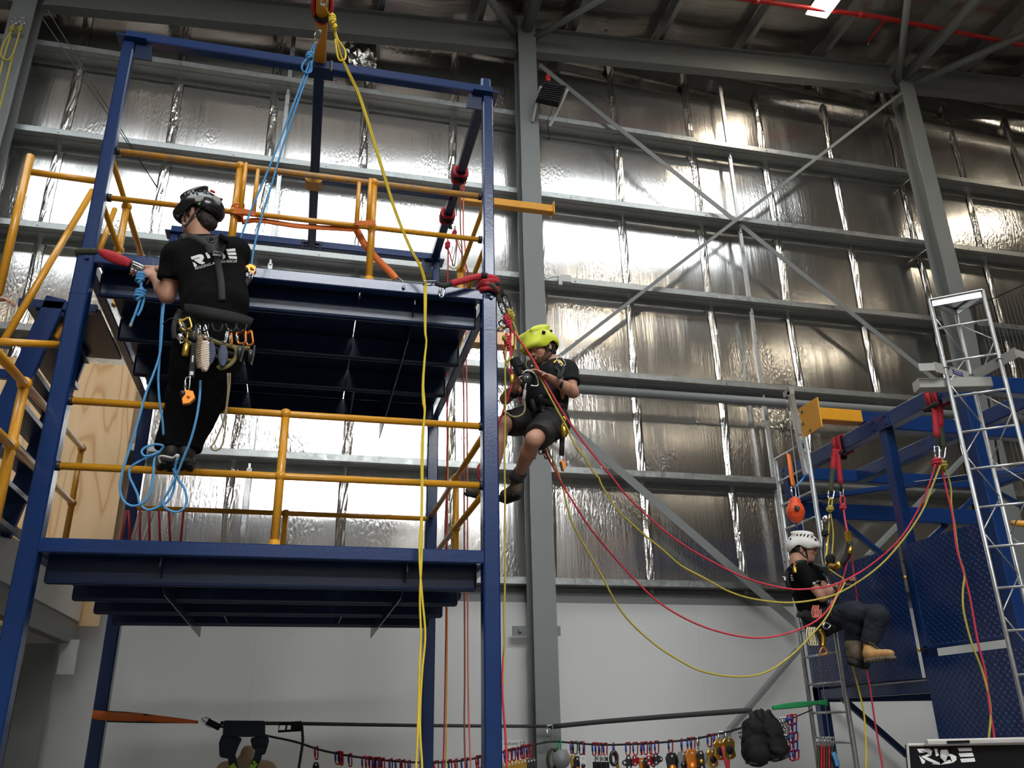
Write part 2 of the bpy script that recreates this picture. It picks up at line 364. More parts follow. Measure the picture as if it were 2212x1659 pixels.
# creased laps between the sheets
for k, x in enumerate(seams):
    r = random.Random(100 + k); n = 70; zt = roofz(x) - .05; nx = 6; vs = []; w_ = 0.11
    for j in range(n + 1):
        z = 2.82 + (zt - 2.82) * j / n
        for i in range(nx + 1):
            u = i / nx; e = math.sin(math.pi * u)
            vs.append((x - .02 + (u - .5) * w_ + .012 * math.sin(z * 2.3 + k) + r.uniform(-.004, .004), FY - .022 - e * (.006 + r.uniform(0, .016)), z))
    fs = [(j * (nx + 1) + i, j * (nx + 1) + i + 1, (j + 1) * (nx + 1) + i + 1, (j + 1) * (nx + 1) + i) for j in range(n) for i in range(nx)]
    obj('foil_lap', MB().add(vs, fs), 'foil_tape', wall, False)
obj('backing_sheet', MB().box(((X0 + X1) / 2, FY + .10, 6), (X1 - X0, .06, 12.5)), 'grey_steel', wall)
# girts: Z sections, front flange up, back flange down
bays = [(-10.0, -3.70), (-3.70, 2.49), (2.49, 8.64), (8.64, 14.8), (14.8, 21)]
t_ = .004
for z in GZ:
    for a, b in bays:
        g = MB(); D = FY - GY - .03
        # outline in (across = -Y.., up) for direction +X: x axis = d x up = -Y
        g.box(((a + b) / 2, GY + t_, z + .036), (b - a - .01, t_ * 2, .072))
        g.box(((a + b) / 2, GY + .012, z + .072), (b - a - .01, .024, t_))
        g.box(((a + b) / 2, GY + D / 2, z), (b - a - .01, D, t_))
        g.box(((a + b) / 2, GY + .10, z - .004), (b - a - .01, .02, .006))
        g.box(((a + b) / 2, GY + D, z - .032), (b - a - .01, t_, .064))
        obj('girt', g, 'galv', wall)
    for xb in (-.63, 5.6, -7.2, 11.8):
        bolts = MB()
        for dx in (-.55, .55, 2.9, -2.5):
            bolts.lathe((xb + dx, GY + .002, z + .03), (xb + dx, GY - .008, z + .03), [(0, .012), (1, .012)], 6)
        obj('bolt', bolts, 'galv', wall)
# bridging channels between the girts
for xb in (-.63, 5.60, 11.8):
    lv = sorted(GZ)
    for za, zb in zip(lv[:-1], lv[1:]):
        obj('bridging_channel', MB().beam((xb, GY + .12, za + .02), (xb, GY + .12, zb - .10), .055, .035, up=(0, 1, 0), c=.003).beam((xb, GY + .12, zb - .12), (xb, GY + .12, zb - .05), .03, .06, up=(0, 1, 0), c=.003), 'galv_bright', wall)
    obj('bridging_channel', MB().beam((xb, GY + .12, lv[-1]), (xb, GY + .12, raf(xb) + .2), .055, .035, up=(0, 1, 0), c=.003), 'galv_bright', wall)
# white lining panels below
lz = 2.885
px = X0
while px < X1:
    obj('lining_panel', MB().box((px + 1.2, LY + .01, lz / 2), (2.399, .02, lz)), 'panel', wall); px += 2.4
obj('bottom_rail', MB().box(((X0 + X1) / 2, LY + .05, lz + .05), (X1 - X0, .06, .16)), 'grey_steel', wall)

# pine plywood sheet on the wall beyond the stair
obj('plywood_sheet', MB().box((-3.02, 8.93, 3.9), (2.39, .018, 2.66)), 'ply', wall)
obj('plywood_sheet', MB().box((-5.42, 8.93, 3.9), (2.39, .018, 2.66)), 'ply', wall)

# roof: foil between purlins, purlins, raking gable rafter
ceil = thing('ceiling', None, None, (0, 0, 11), kind='structure')
pur = [0.45 - 1.363 * 8 + 1.363 * k for k in range(0, 24)]
pur = [p for p in pur if X0 < p < X1]
SKY = [(-3.7 + 0, 3.0, 5.6), (0, -7.4, -5.2), (0, -14.6, -12.4)]     # translucent strips: y range
def skyl(y): return any(a < y < b for _, a, b in SKY)
ys = [YB, -14.6, -12.4, -7.4, -5.2, 3.0, 5.6, FY + .1]
for xa, xb in zip([X0] + pur, pur + [X1]):
    for ya, yb in ((YB, -14.6), (-12.4, -7.4), (-5.2, 3.0), (5.6, FY + .1)):
        nx, ny = 8, max(4, int((yb - ya) / .12)); vs = []; r = random.Random(int(xa * 10 + ya))
        dense = ya > 5
        if not dense: ny = 8
        for j in range(ny + 1):
            y = ya + (yb - ya) * j / ny
            for i in range(nx + 1):
                u = i / nx; x = xa + (xb - xa) * u
                s = .05 * math.sin(math.pi * u)
                if dense: s += math.sin(math.pi * u) * (.010 * math.sin(y * 17 + x * 3) + r.uniform(-.006, .006))
                vs.append((x, y, roofz(x) - s))
        fs = [(j * (nx + 1) + i, (j + 1) * (nx + 1) + i, (j + 1) * (nx + 1) + i + 1, j * (nx + 1) + i + 1) for j in range(ny) for i in range(nx)]
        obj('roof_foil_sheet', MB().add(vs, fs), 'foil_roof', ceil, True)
for p in pur:
    z = roofz(p)
    obj('purlin', MB().box((p, (YB + FY) / 2, z - .12), (.004, FY - YB, .20)).box((p + .035, (YB + FY) / 2, z - .22), (.07, FY - YB, .004)).box((p + .07, (YB + FY) / 2, z - .21), (.004, FY - YB, .02)), 'galv', ceil)
obj('roof_deck', MB().add([(X0, YB, roofz(X0) + .12), (X1, YB, roofz(X1) + .12), (X1, FY + .3, roofz(X1) + .12), (X0, FY + .3, roofz(X0) + .12)], [(0, 1, 2, 3)]), 'grey_steel', ceil)
# mesh wires under the roof foil
wm = MB()
for k in range(14):
    y = 5.8 + k * .25
    for xa, xb in zip(pur[:-1], pur[1:]):
        if xb > -1: wm.tube([(xa, y, roofz(xa) - .012), ((xa + xb) / 2, y, roofz((xa + xb) / 2) - .07), (xb, y, roofz(xb) - .012)], .0015, 4)
obj('safety_mesh', wm, 'wire', ceil, kind='stuff')
# translucent skylight sheets
MT['skylight'] = mat('skylight_sheet', (0.8, 0.85, 0.9), 0.5, emit=(0.90, 0.96, 1.0), estr=SKYLIGHT)
MT['skylight_strong'] = mat('strong_skylight_sheet', (0.8, 0.85, 0.9), 0.5, emit=(0.93, 0.97, 1.0), estr=SKYLIGHT2)  # stronger glow for the two strips behind the viewer, the main light
n = 0
for (_, ya, yb), (xa, xb) in zip(SKY, ((-6.4, 8.6), (-2.4, 5.9), (-2.4, 5.9))):
    n += 1; wn = thing('window_%d' % n, None, None, (0, (ya + yb) / 2, roofz(0)), kind='structure')
    ps = [p for p in pur if xa - .1 < p < xb + .1]
    for a, b in zip(ps[:-1], ps[1:]):
        obj('skylight_sheet', MB().box(((a + b) / 2, (ya + yb) / 2, 0), (b - a - .02, yb - ya - .04, .01)), 'skylight' if n == 1 else 'skylight_strong', wn).matrix_basis = Matrix.Translation((0, 0, roofz((a + b) / 2)- .02))
    for xa_, xb_ in zip([X0] + pur, pur + [X1]):
        if xb_ <= ps[0] + .01 or xa_ >= ps[-1] - .01:
            x_ = (xa_ + xb_) / 2
            obj('blank_sheet', MB().add([(xa_, ya, roofz(xa_)), (xb_, ya, roofz(xb_)), (xb_, yb, roofz(xb_)), (xa_, yb, roofz(xa_))], [(0, 3, 2, 1)]), 'foil_roof', ceil)
# other walls of the hall
struct('wall_left', MB().box((X0 - .1, (YB + FY) / 2, 5.5), (.2, FY - YB, 11)), 'concrete')
struct('wall_right', MB().box((X1 + .1, (YB + FY) / 2, 6.5), (.2, FY - YB, 13)), 'concrete')
struct('wall_front', MB().box(((X0 + X1) / 2, YB - .1, 6.5), (X1 - X0, .2, 13)), 'concrete')

# ---------------------------------------------------------------- columns, rafter, braces
def ucol(name, x, z1, label):
    t = thing(name, label, 'column', (x + .127, CY + .127, 0), 'grey steel wall columns')
    w_, tf, tw = .254, .016, .010
    obj('front_flange', MB().box((x + w_ / 2, CY + tf / 2, z1 / 2), (w_, tf, z1)), 'grey_steel', t, bevel=.002)
    obj('rear_flange', MB().box((x + w_ / 2, CY + w_ - tf / 2, z1 / 2), (w_, tf, z1)), 'grey_steel', t, bevel=.002)
    obj('web', MB().box((x + w_ / 2, CY + w_ / 2, z1 / 2), (tw, w_ - 2 * tf, z1)), 'grey_steel', t)
    return t
cL = ucol('steel_column', -3.83, raf(-3.7) + .55, 'grey I-section steel column at the top left corner with yellow ropes')
cC = ucol('steel_column', 2.36, raf(2.49) + .5, 'tall grey I-section column beside the helmeted man in shorts')
cR = ucol('steel_column', 8.52, raf(8.64) + .12, 'grey I-section column behind the top of the aluminium lattice mast')
# cleat plates on the middle column
obj('cleat', MB().box((2.30, GY - .02, at(1130, 1363, 8.98).z), (.22, .01, .10)).lathe((2.27, GY - .03, at(1130, 1363, 8.98).z), (2.27, GY - .055, at(1130, 1363, 8.98).z), [(0, .022), (.6, .022), (1, .012)], 10), 'grey_steel', cC)
obj('cleat', MB().box((2.66, GY - .02, at(1208, 1363, 8.98).z), (.12, .01, .10)), 'grey_steel', cC)
rf = thing('gable_rafter', 'dark grey raking steel beam running under the roof along the foil wall', 'beam', (2.4, CY + .2, raf(2.4)))
def rafter(a, b, name):
    y = CY + .14; h = .43; up = V((-.0866, 0, 1)).normalized()
    pa, pb = V((a, y, raf(a) + h / 2)), V((b, y, raf(b) + h / 2))
    obj(name, MB().beam(pa, pb, .010, h, up=up, c=.001).beam(pa - up * h / 2, pb - up * h / 2, .15, .012, up=up, c=.001).beam(pa + up * h / 2, pb + up * h / 2, .15, .012, up=up, c=.001), 'grey_steel', rf)
rafter(X0, -3.83, 'beam_length'); rafter(-3.57, 2.36, 'beam_length'); rafter(2.62, 8.52, 'beam_length'); rafter(8.78, X1, 'beam_length')
def atR(px, py, off=0.0):
    """the point seen at a pixel lying in the plane of the roof steel"""
    d = ray(px, py)
    # z+EYE = 10.31+.0866*(X-2.37)+.3+off
    k = 10.31 - .0866 * 2.37 + .3 + off - EYE
    t = k / (d.z - .0866 * d.x); return V((d.x * t, d.y * t, d.z * t + EYE))
def ext(a, b, L_): d = (b - a).normalized(); return a + d * L_
def rbrace(p1, p2, r, L_, name, label, off=0.0, round_=True):
    a, b = atR(*p1, off), atR(*p2, off)
    o = obj(name, MB().tube([a, ext(a, b, L_)], r, 12), 'grey_steel', None, True, label, 'brace', 'roof bracing tubes')
    return o
ct = V((2.49, CY + .06, raf(2.49) + .34)); rt = V((8.64, CY + .06, raf(8.64) + .05))
def tubeobj(name, a, b, r, label, cat='brace', group='roof bracing tubes', m='grey_steel'):
    return obj(name, MB().tube([a, b], r, 12), m, None, True, label, cat, group)
tubeobj('roof_strut', ct, ct + V((0, -7, 0)), .085, 'thick grey roof strut running towards the viewer from the middle column top')
tubeobj('roof_brace', ct + V((.10, 0, -.12)), atR(1320, -14), .045, 'grey roof brace slanting up to the right from the middle column top')
tubeobj('roof_brace', ct + V((-.16, 0, -.10)), atR(1050, -14), .055, 'grey roof brace slanting up to the left from the middle column top')
tubeobj('roof_strut', rt + V((0, 0, .1)), rt + V((0, -7, .1)), .085, 'thick grey roof strut running towards the viewer from the right column top')
tubeobj('roof_brace', rt + V((-.10, 0, .0)), atR(1962, -14), .050, 'grey roof brace rising almost upright from the right column top')
tubeobj('roof_brace', rt + V((.12, 0, .0)), atR(2240, 62), .055, 'grey roof brace slanting to the upper right edge from the right column top')
# wall bracing: two flat/angle diagonals crossing, plus lower ones
YBR = CY + .17
def wbrace(p, q, w_, label, angle=True, y=YBR, mm='grey_steel'):
    a, b = at(*p, y), at(*q, y)
    mb = MB(); d = (b - a).normalized(); nrm = d.cross(V((0, 1, 0))).normalized()
    if nrm.z < 0: nrm = -nrm
    mb.beam(a, b, .008, w_, up=nrm, c=.001)
    if angle:
        mb = MB(); mb.beam(a, b, w_, .008, up=nrm, c=.001).beam(a - nrm * .02 + V((0, -w_ / 2, 0)), b - nrm * .02 + V((0, -w_ / 2, 0)), .008, .04, up=nrm, c=.001)
    return obj('wall_brace', mb, mm, None, False, label, 'brace', 'diagonal braces on the foil wall')
wbrace((1165, 140), (2035, 832), .075, 'flat grey diagonal brace falling from the middle column to the right, upper one', angle=False)
wbrace((1202, 772), (1940, 205), .14, 'grey angle brace rising from behind the yellow-helmeted man to the right column', y=YBR - .10)
wbrace((1213, 908), (1735, 1360), .10, 'flat grey diagonal brace falling from the middle column behind the sagging ropes', angle=False, y=YBR - .02)
wbrace((1500, 1660), (1722, 1400), .09, 'grey angle brace in front of the white lining, lower right', y=YBR - .06)
wbrace((2105, 960), (1870, 1200), .09, 'grey angle brace rising behind the blue rig on the right', y=YBR - .04)
wbrace((1800, 1490), (2040, 1700), .14, 'broad grey brace falling behind the foot of the ladder', y=YBR - .02)
tubeobj('strut_pipe', at(1208, 838, 8.86), at(2110, 897, 8.86) + V((2, 0, 0)), .055, 'long horizontal grey pipe strut below the fifth girt', 'pipe', None)
# red sprinkler pipe and drop
def red_pipe():
    t = thing('sprinkler_pipe', 'red painted sprinkler pipe crossing the roof at top right', 'pipe', atR(1900, 35, .05))
    a, b, c_ = atR(1580, -6, .08), atR(1905, 38, .08), atR(2230, 101, .08)
    obj('pipe_run', MB().tube([a + (a - b).normalized() * 1.5, a, b, c_, c_ + (c_ - b).normalized()], .035, 12), 'red_pipe', t, True)
    dz = V(atR(1875, 90, .08)) ; p0 = atR(1915, 38, .08)
    obj('branch_pipe', MB().tube([p0, dz], .020, 10), 'red_pipe', t, True)
    obj('sprinkler_head', MB().lathe(dz, dz + V((0, 0, -.06)), [(0, .022), (.4, .012), (.8, .02), (1, .004)], 10), 'alloy', t, True)
    for q in (a.lerp(b, .15), a.lerp(b, .85), b.lerp(c_, .45)):
        obj('coupling', MB().tube([q - (b - a).normalized() * .05, q + (b - a).normalized() * .05], .046, 12), 'red_pipe', t, True)
red_pipe()
# LED panels hung under the purlins
MT['led'] = mat('lit_led_panel', (1, 1, 1), 0.4, emit=(1.0, 0.86, 0.66), estr=LEDS)
def led(x, y, label):
    z = roofz(x) - .36
    t = thing('ceiling_light', label, 'light', (x, y, z), 'rectangular roof lights')
    obj('housing', MB().box((x, y, z + .03), (.36, 1.24, .05)), 'grey_steel', t)
    obj('diffuser', MB().box((x, y, z), (.32, 1.2, .012)), 'led', t)
    obj('suspension', MB().tube([(x, y - .5, z + .05), (x, y - .5, z + .36)], .004, 6).tube([(x, y + .5, z + .05), (x, y + .5, z + .36)], .004, 6), 'wire', t)
lx = atR(1762, 38, .05)
led(lx.x, lx.y - .62, 'bright warm rectangular roof light at the top edge of the photo')
for x, y in ((6.6, .9), (6.9, -6.0), (13.6, 5.2), (13.6, -1.8), (13.6, -9), (.3, -2.5), (-5.5, -2.5), (.3, -9.5)):
    led(x, y, 'warm roof light %d metres %s and %d metres %s the viewer' % (abs(round(x)), 'right' if x > 0 else 'left', abs(round(y)), 'beyond' if y > 0 else 'behind'))
# beacon and black box on brackets at the middle column
def beacon():
    t = thing('warning_beacon', 'black louvred box with red beacon on white brackets beside the middle column', 'beacon', at(1195, 205, 8.6))
    a = at(1170, 184, 8.5); b = at(1222, 190, 8.5); c_ = at(1207, 227, 8.5); d = at(1158, 216, 8.5)
    obj('louvred_box', MB().poly([a, b, c_, d], (b - a).cross(d - a), .10), 'black', t, bevel=.004)
    lo = MB()
    for i in range(7): lo.box(a.lerp(d, (i + 1) / 8).lerp(b.lerp(c_, (i + 1) / 8), .5) - V((0, .06, 0)), ((b - a).length * .86, .012, .006))
    obj('louvres', lo, 'dark_steel', t, kind='stuff')
    p = at(1184, 178, 8.5); q = at(1183, 162, 8.5)
    obj('red_lamp', MB().lathe(p, q, [(0, .030), (.2, .033), (.8, .033), (1, .02)], 14), 'red_pipe', t, True)
    obj('lamp_base', MB().lathe(at(1184, 186, 8.5), p, [(0, .045), (1, .04)], 14), 'black', t, True)
    for u, v_ in (((1168, 186), (1150, 262)), ((1226, 192), (1188, 272))):
        obj('bracket_arm', MB().beam(at(*u, 8.45), at(*v_, 8.72), .02, .045, c=.002), 'panel', t)
    obj('cable', MB().tube(smooth_path([at(1184, 182, 8.6), at(1193, 235, 8.7), at(1182, 262, 8.8), at(1187, 300, 8.9), at(1178, 298, 8.9)], 5), .004, 6), 'black', t, True)
beacon()
obj('junction_box', MB().box(at(1222, 603, 8.98), (.13, .06, .10)).box(at(1210, 606, 8.95), (.05, .03, .13)), 'panel', None, False, 'small white junction box on the girt right of the middle column', 'box', bevel=.004)
def jcable():
    obj('junction_cable', MB().tube(smooth_path([at(1174, 594, 8.96), at(1180, 603, 8.96), at(1198, 598, 8.96), at(1216, 602, 8.96)], 5), .004, 6), 'black', None, True, 'thin black cable running along the girt to the junction box', 'cable')
jcable()
for i, (a, b) in enumerate((((92, 40), (342, 407)), ((103, 22), (338, 404)))):
    obj('guy_wire', MB().tube([at(*a, 7.9), at(*b, 9.2)], .005, 6), 'wire', None, True, 'thin dark wire slanting across the foil at upper left, %s of the pair' % ('lower' if i == 0 else 'upper'), 'wire', 'guy wires')
# loose foil flap behind the top beam
fl = MB(); r = random.Random(3); P4 = [at(742, 100, 9.1), at(812, 92, 9.1), at(812, 190, 9.05), at(765, 170, 9.0)]
n = 10; vs = []
for j in range(n + 1):
    for i in range(n + 1):
        p = P4[0].lerp(P4[1], i / n).lerp(P4[3].lerp(P4[2], i / n), j / n); vs.append(p + V((0, -abs(math.sin(i * 1.1 + j * .6)) * .08 + r.uniform(-.02, .02), r.uniform(-.01, .01))))
obj('loose_foil_flap', fl.add(vs, [(j * (n + 1) + i, j * (n + 1) + i + 1, (j + 1) * (n + 1) + i + 1, (j + 1) * (n + 1) + i) for j in range(n) for i in range(n)]), 'foil_tape', wall)

# ---------------------------------------------------------------- mezzanine edge at lower left
mz = thing('mezzanine', 'grey steel mezzanine edge with deep beam, left of the tower foot', 'mezzanine', (-2.1, 7, 0))
XM = -2.02
zf = [atX(*p, XM).z for p in ((5.5, 1122), (1.8, 1139), (0.5, 1153), (10, 1255), (75.6, 1290), (60, 1354))]
zfa = atX(5.5, 1122, XM).z; zfb = atX(1.8, 1139, XM).z; zfc = atX(33.5, 1177, XM).z; zfd = atX(16, 1258, XM).z; zfe = atX(180, 1402, XM).z
obj('kerb', MB().box((XM + .02, 6.85, (zfa + zfb) / 2), (.03, 3.9, zfa - zfb)), 'grey_steel', mz)
obj('floor_plate', MB().box((XM - .75, 6.75, zfb - .02), (1.45, 3.9, .03)), 'grey_steel', mz)
obj('edge_fascia', MB().box((XM, 6.9, (zfb + zfd) / 2 - .02), (.05, 4.0, zfb - zfd)), 'panel', mz)
obj('edge_beam', MB().box((XM - .04, 6.9, (zfd + zfe) / 2), (.10, 4.1, zfd - zfe)), 'grey_steel', mz, bevel=.006)
obj('end_plate', MB().box((XM + .01, 8.78, zfe - .12), (.14, .05, .30)), 'panel', mz)
obj('post', MB().box((-2.25, 8.83, 1.2), (.25, .1, 2.4)), 'grey_steel', mz)
obj('infill_wall', MB().box((-2.95, 8.83, 1.1), (1.15, .05, 2.2)), 'concrete', mz)
# ================================================================ TRAINING TOWER, LEFT
TY, TB = 4.90, 7.37
XL0, XL1, XR0, XR1 = -1.455, -1.355, 1.03, 1.13
ZU = 2.727 + EYE; ZLd = .985 + EYE; ZT = 4.461 + EYE
T = thing('training_tower', 'blue painted steel training tower with two decks and yellow guard rails', 'tower', (-.16, 6.1, 0))
for (xa, xb), sx in (((XL0, XL1), -1), ((XR0, XR1), 1)):
    for y in (TY, TB):
        obj('post', MB().beam(((xa + xb) / 2, y + .05, 0), ((xa + xb) / 2, y + .05, ZU), .1, .1, up=(0, 1, 0), c=.009), 'blue', T)
        xc = (xa + xb) / 2 + (.0 if sx < 0 else .002)
        obj('upper_post', MB().beam((xc, y + .045, ZU), (xc, y + .045, ZT - .085), .075, .075, up=(0, 1, 0), c=.008), 'blue', T)
        obj('cap_plate', MB().box((xc - sx * .02, y + .05, ZT - .08), (.19, .16, .012)), 'blue', T)
        obj('joint_band', MB().beam((((xa + xb) / 2), y + .05, 4.03), (((xa + xb) / 2), y + .05, 4.036), .104, .104, up=(0, 1, 0), c=.009), 'blue', T)
        g = V((xc - sx * .045, y + .03, ZT - .09))
        obj('gusset', MB().poly([g, g + V((-sx * .10, 0, 0)), g + V((-sx * .115, 0, -.13)), g + V((0, 0, -.13))], (0, 1, 0), .012), 'blue_shaded', T)
        obj('bolt', MB().lathe(((xa + xb) / 2 + .01, y - .002, ZU - .055), ((xa + xb) / 2 + .01, y - .016, ZU - .055), [(0, .014), (1, .014)], 6), 'blue', T)
# top frame
zt = ZT - .0375
def tb(a, b, name='top_beam', w_=.075, h=.075, m='blue'): return obj(name, MB().beam(a, b, w_, h, c=.007), m, T)
tb((XL0 + .02, TY + .045, zt), (XR1 - .01, TY + .045, zt))
tb((XL0 + .02, TB + .045, zt), (XR1 - .01, TB + .045, zt))
xcm = -.145
for x in (xcm, (XR0 + XR1) / 2 - .015):
    tb((x, TY + .09, zt), (x, TB + .01, zt), 'cross_beam', m='blue_shaded')
obj('post_stub', MB().beam((XR0 + .055, TY + .12, zt), (XR0 + .055, TY + .12, zt + .17), .075, .075, up=(0, 1, 0), c=.014), 'blue', T)
for y in (TY, TB):
    obj('clamp_plate', MB().box((xcm, y + .045, zt - .05 if y == TY else zt - .0), (.20, .12, .012)), 'blue_shaded', T)
    for dx in (-.08, .08): obj('bolt', MB().lathe((xcm + dx, y - .01, zt - .07), (xcm + dx, y - .01, zt + .02), [(0, .010), (1, .010)], 6), 'dark_steel', T)
# rear mid beam seen between the cross beams, lying across them
pa, pb = at(690, 330, TB - 1.0), at(985, 365, TB - 1.0)
yb_ = 6.30; za_ = at(700, 330, yb_).z
obj('mid_beam', MB().beam((xcm + .04, yb_, zt + .0), (XR0 + .02, yb_, zt + .0), .075, .075, c=.007), 'blue', T)
# decks
def deck(z, nm):
    hb = .077
    obj('edge_beam', MB().beam((XL1 - .002, TY + .04, z - hb / 2), (XR0 + .002, TY + .04, z - hb / 2), .07, hb, c=.006), 'blue', T)
    obj('edge_beam', MB().beam((XL1, TB + .06, z - hb / 2), (XR0, TB + .06, z - hb / 2), .07, hb, c=.006), 'blue', T)
    for x in ((XL0 + XL1) / 2, (XR0 + XR1) / 2):
        obj('side_beam', MB().beam((x, TY + .1, z - hb / 2), (x, TB, z - hb / 2), .06, hb, c=.006), 'blue', T)
    # chequer deck plates, three across
    w_ = (XR0 - XL1) / 3
    for i in range(3):
        obj('deck_plate', MB().box((XL1 + w_ * (i + .5), (TY + TB) / 2 + .05, z - .030), (w_ - .006, TB - TY - .06, .006)), 'blue_shaded', T)
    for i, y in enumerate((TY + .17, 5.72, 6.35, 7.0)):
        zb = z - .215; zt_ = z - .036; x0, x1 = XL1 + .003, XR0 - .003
        o = obj('joist', MB().box(((x0 + x1) / 2, y + .025, (zb + zt_) / 2), (x1 - x0, .05, zt_ - zb)), 'blue_shaded', T, bevel=.02)
    for x in (XL1 + .60, XR0 - .44):
        obj('stiffener', MB().poly([(x, TY + .06, z - hb), (x, TB, z - hb), (x, TB, z - .26), (x, TY + .35, z - .24), (x, TY + .06, z - .13)], (1, 0, 0), .008), 'blue_shaded', T)
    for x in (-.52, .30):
        obj('stiffener', MB().poly([(x, 6.42, z - .05), (x, 6.95, z - .05), (x, 6.95, z - .20), (x, 6.42, z - .20)], (1, 0, 0), .006), 'blue_shaded', T)
deck(ZU, 'up'); deck(ZLd, 'lo')
obj('bolt', MB().lathe(at(872, 621, TY), at(872, 621, TY) + V((0, -.012, 0)), [(0, .012), (1, .012)], 6), 'dark_steel', T)
k = atX(988, 1280, XR0 + .03)
obj('joist_knob', MB().ball(at(987, 1286, 5.8), .03, sc=(1, 1, 1.3)), 'dark_steel', T, True)
# guard rails: tubes, stanchions with ball joints
def rail(pts, r=.0215, m='yellow', name='rail', root=None):
    return obj(name, MB().tube(pts, r, 12), m, root or T, True)
def stanchion(x, y, z0, zs, r=.0242, root=None, m='yellow', rb=.036):
    s = obj('stanchion', MB().tube([(x, y, z0), (x, y, zs[-1])], r, 14), m, root or T, True)
    for z in zs: obj('ball_joint', MB().ball((x, y, z), rb, sc=(1, 1, .95)), m, s, True)
    obj('base_flange', MB().lathe((x, y, z0), (x, y, z0 + .05), [(0, .045), (.2, .045), (.3, .034), (1, .030)], 14), m, s, True)
    ROOT[s.name] = ROOT[(root or T).name]
    return s
YR = TY + .05
R1l, R2l = at(600, 893.5, YR).z, at(600, 1028.5, YR).z
R1u, R2u = at(808, 396, YR).z, at(808, 492, YR).z
for z in (R1l, R2l): rail([(XL1, YR, z), (XR0, YR, z)])
rail([(XL1 + .0, YR, R1u), (XR0, YR, R1u)], m='yellow_worn'); rail([(XL1, YR, R2u), (XR0, YR, R2u)], r=.018)
for z in (R1l, R2l, R1u, R2u):
    for x in (XL1 + .004, XR0 - .004): obj('rail_socket', MB().lathe((x - .012, YR, z), (x + .012, YR, z), [(0, .027), (1, .027)], 12), 'dark_steel', T, True)
xs = at(608, 1000, YR).x
stanchion(xs, YR, ZLd - .02, [R2l, R1l])
for px_, py_ in ((520, 357), (808, 396)):
    x = at(px_, py_, YR).x; stanchion(x, YR, ZU - .02, [R2u, R1u])
# back rails of the lower deck and right side rails
yb2 = TB - .02
zb = at(617, 1109, yb2).z
rail([(XL1, yb2, zb), (XR0, yb2, zb)], r=.0215); stanchion(at(617, 1109, yb2).x, yb2, ZLd - .02, [zb])
for z in (R1l, R2l):
    rail([((XR0 + XR1) / 2 - .0, TY + .1, z), ((XR0 + XR1) / 2 - .0, TB, z)], r=.0215)
ps = atX(985, 1043, (XR0 + XR1) / 2)
stanchion((XR0 + XR1) / 2, ps.y, ZLd - .02, [R2l, R1l])
# right and left side rails of the upper deck
for X in ((XR0 + XR1) / 2, (XL0 + XL1) / 2):
    for z in (R1u, R2u):
        rail([(X, TY + .1, z), (X, TB, z)], r=.018)
    stanchion(X, 5.6 if X < 0 else 6.0, ZU - .02, [R2u, R1u])
# hoop gate posts beside the front stanchions
def hoop(px, py0, py1, y, name='gate_post'):
    a, b = at(px[0], py0, y), at(px[1], py1, y); a.x = b.x = (a.x + b.x) / 2
    obj(name, MB().tube([a, b], [.013, .016], 12).ball(a, .0135, 10, 6), 'yellow', T, True)
hoop((530, 522), 354, 452, YR - .03); hoop((556, 549), 368, 456, YR - .06)
hoop((775, 771), 396, 487, YR - .06); hoop((799, 796), 388, 481, YR - .03)
# yellow anchor jibs and plates on the top frame
jib = thing('anchor_jib', 'yellow steel anchor jib cantilevered towards the viewer over the blue top beam', 'beam', (xcm, 4.4, zt))
jz = zt + .085
obj('jib_beam', MB().beam((xcm, 4.98, jz - .04), (xcm, 3.55, jz - .04), .080, .080, c=.006), 'yellow', jib)
obj('end_clamp', MB().box((xcm, 4.97, jz - .03), (.085, .11, .10)), 'blue_shaded', jib)
col_ = thing('beam_collar', 'small yellow collar plate under the middle cross beam', 'clamp', at(679, 355, 6.1))
obj('collar_plate', MB().beam((xcm - .005, 6.23, zt - .045), (xcm - .005, 6.36, zt - .045), .14, .085, c=.03), 'yellow', col_)
jr = thing('side_jib', 'yellow steel jib sticking out to the right of the tower top', 'beam', (1.4, 6.30, zt))
obj('jib_beam', MB().beam((XR0 + .09, 6.34, zt), (at(1190, 398, 6.34).x, 6.34, zt), .075, .075, c=.005), 'yellow', jr)
obj('end_plate', MB().box((at(1191, 398, 6.34).x, 6.34, zt), (.010, .12, .125)), 'yellow', jr)
js = thing('rope_jib', 'short yellow jib on the tower side behind the red and yellow knots', 'beam', at(1095, 738, 6.6))
ja = at(1075, 737, 6.3); jb = at(1106, 738, 6.3)
obj('jib_beam', MB().beam((XR1, 6.3, ja.z), (jb.x, 6.3, ja.z), .12, .12, c=.006), 'yellow', js)
obj('end_plate', MB().box((jb.x + .01, 6.3, ja.z), (.012, .16, .20)), 'yellow', js)
# ---------------------------------------------------------------- steep stair left of the tower
S = thing('access_stair', 'steep blue steel ship ladder with yellow hand rails left of the tower', 'stair', (-1.8, 5.9, 2))
def stringer(y, dx):
    a, b = at(120, 664, y), at(12, 892, y); a = a + V((0, 0, .06)); b = a + (b - a) * 1.75
    return a, b
ya, ybk = 5.54, 6.35
A0, A1 = stringer(ya, 0); off = V((-.02, ybk - ya, 0)); B0, B1 = A0 + off, A1 + off
for a, b in ((A0, A1), (B0, B1)):
    obj('stringer', MB().beam(a, b, .05, .13, up=(1, 0, 0), c=.006), 'blue', S)
L_ = (A1 - A0)
for i in range(7):
    t = (i + .45) / 6.6
    if t > 1: break
    p, q = A0 + L_ * t, B0 + L_ * t
    obj('tread', MB().box((p + q) / 2 , (.17, ybk - ya, .035)), 'blue_shaded', S)
lz_ = at(100, 660, 5.54).z
obj('landing_edge', MB().beam((at(60, 657, 5.54).x - .05, 5.54, lz_), (XL0, 5.54, lz_), .05, .06, c=.005), 'blue', S)
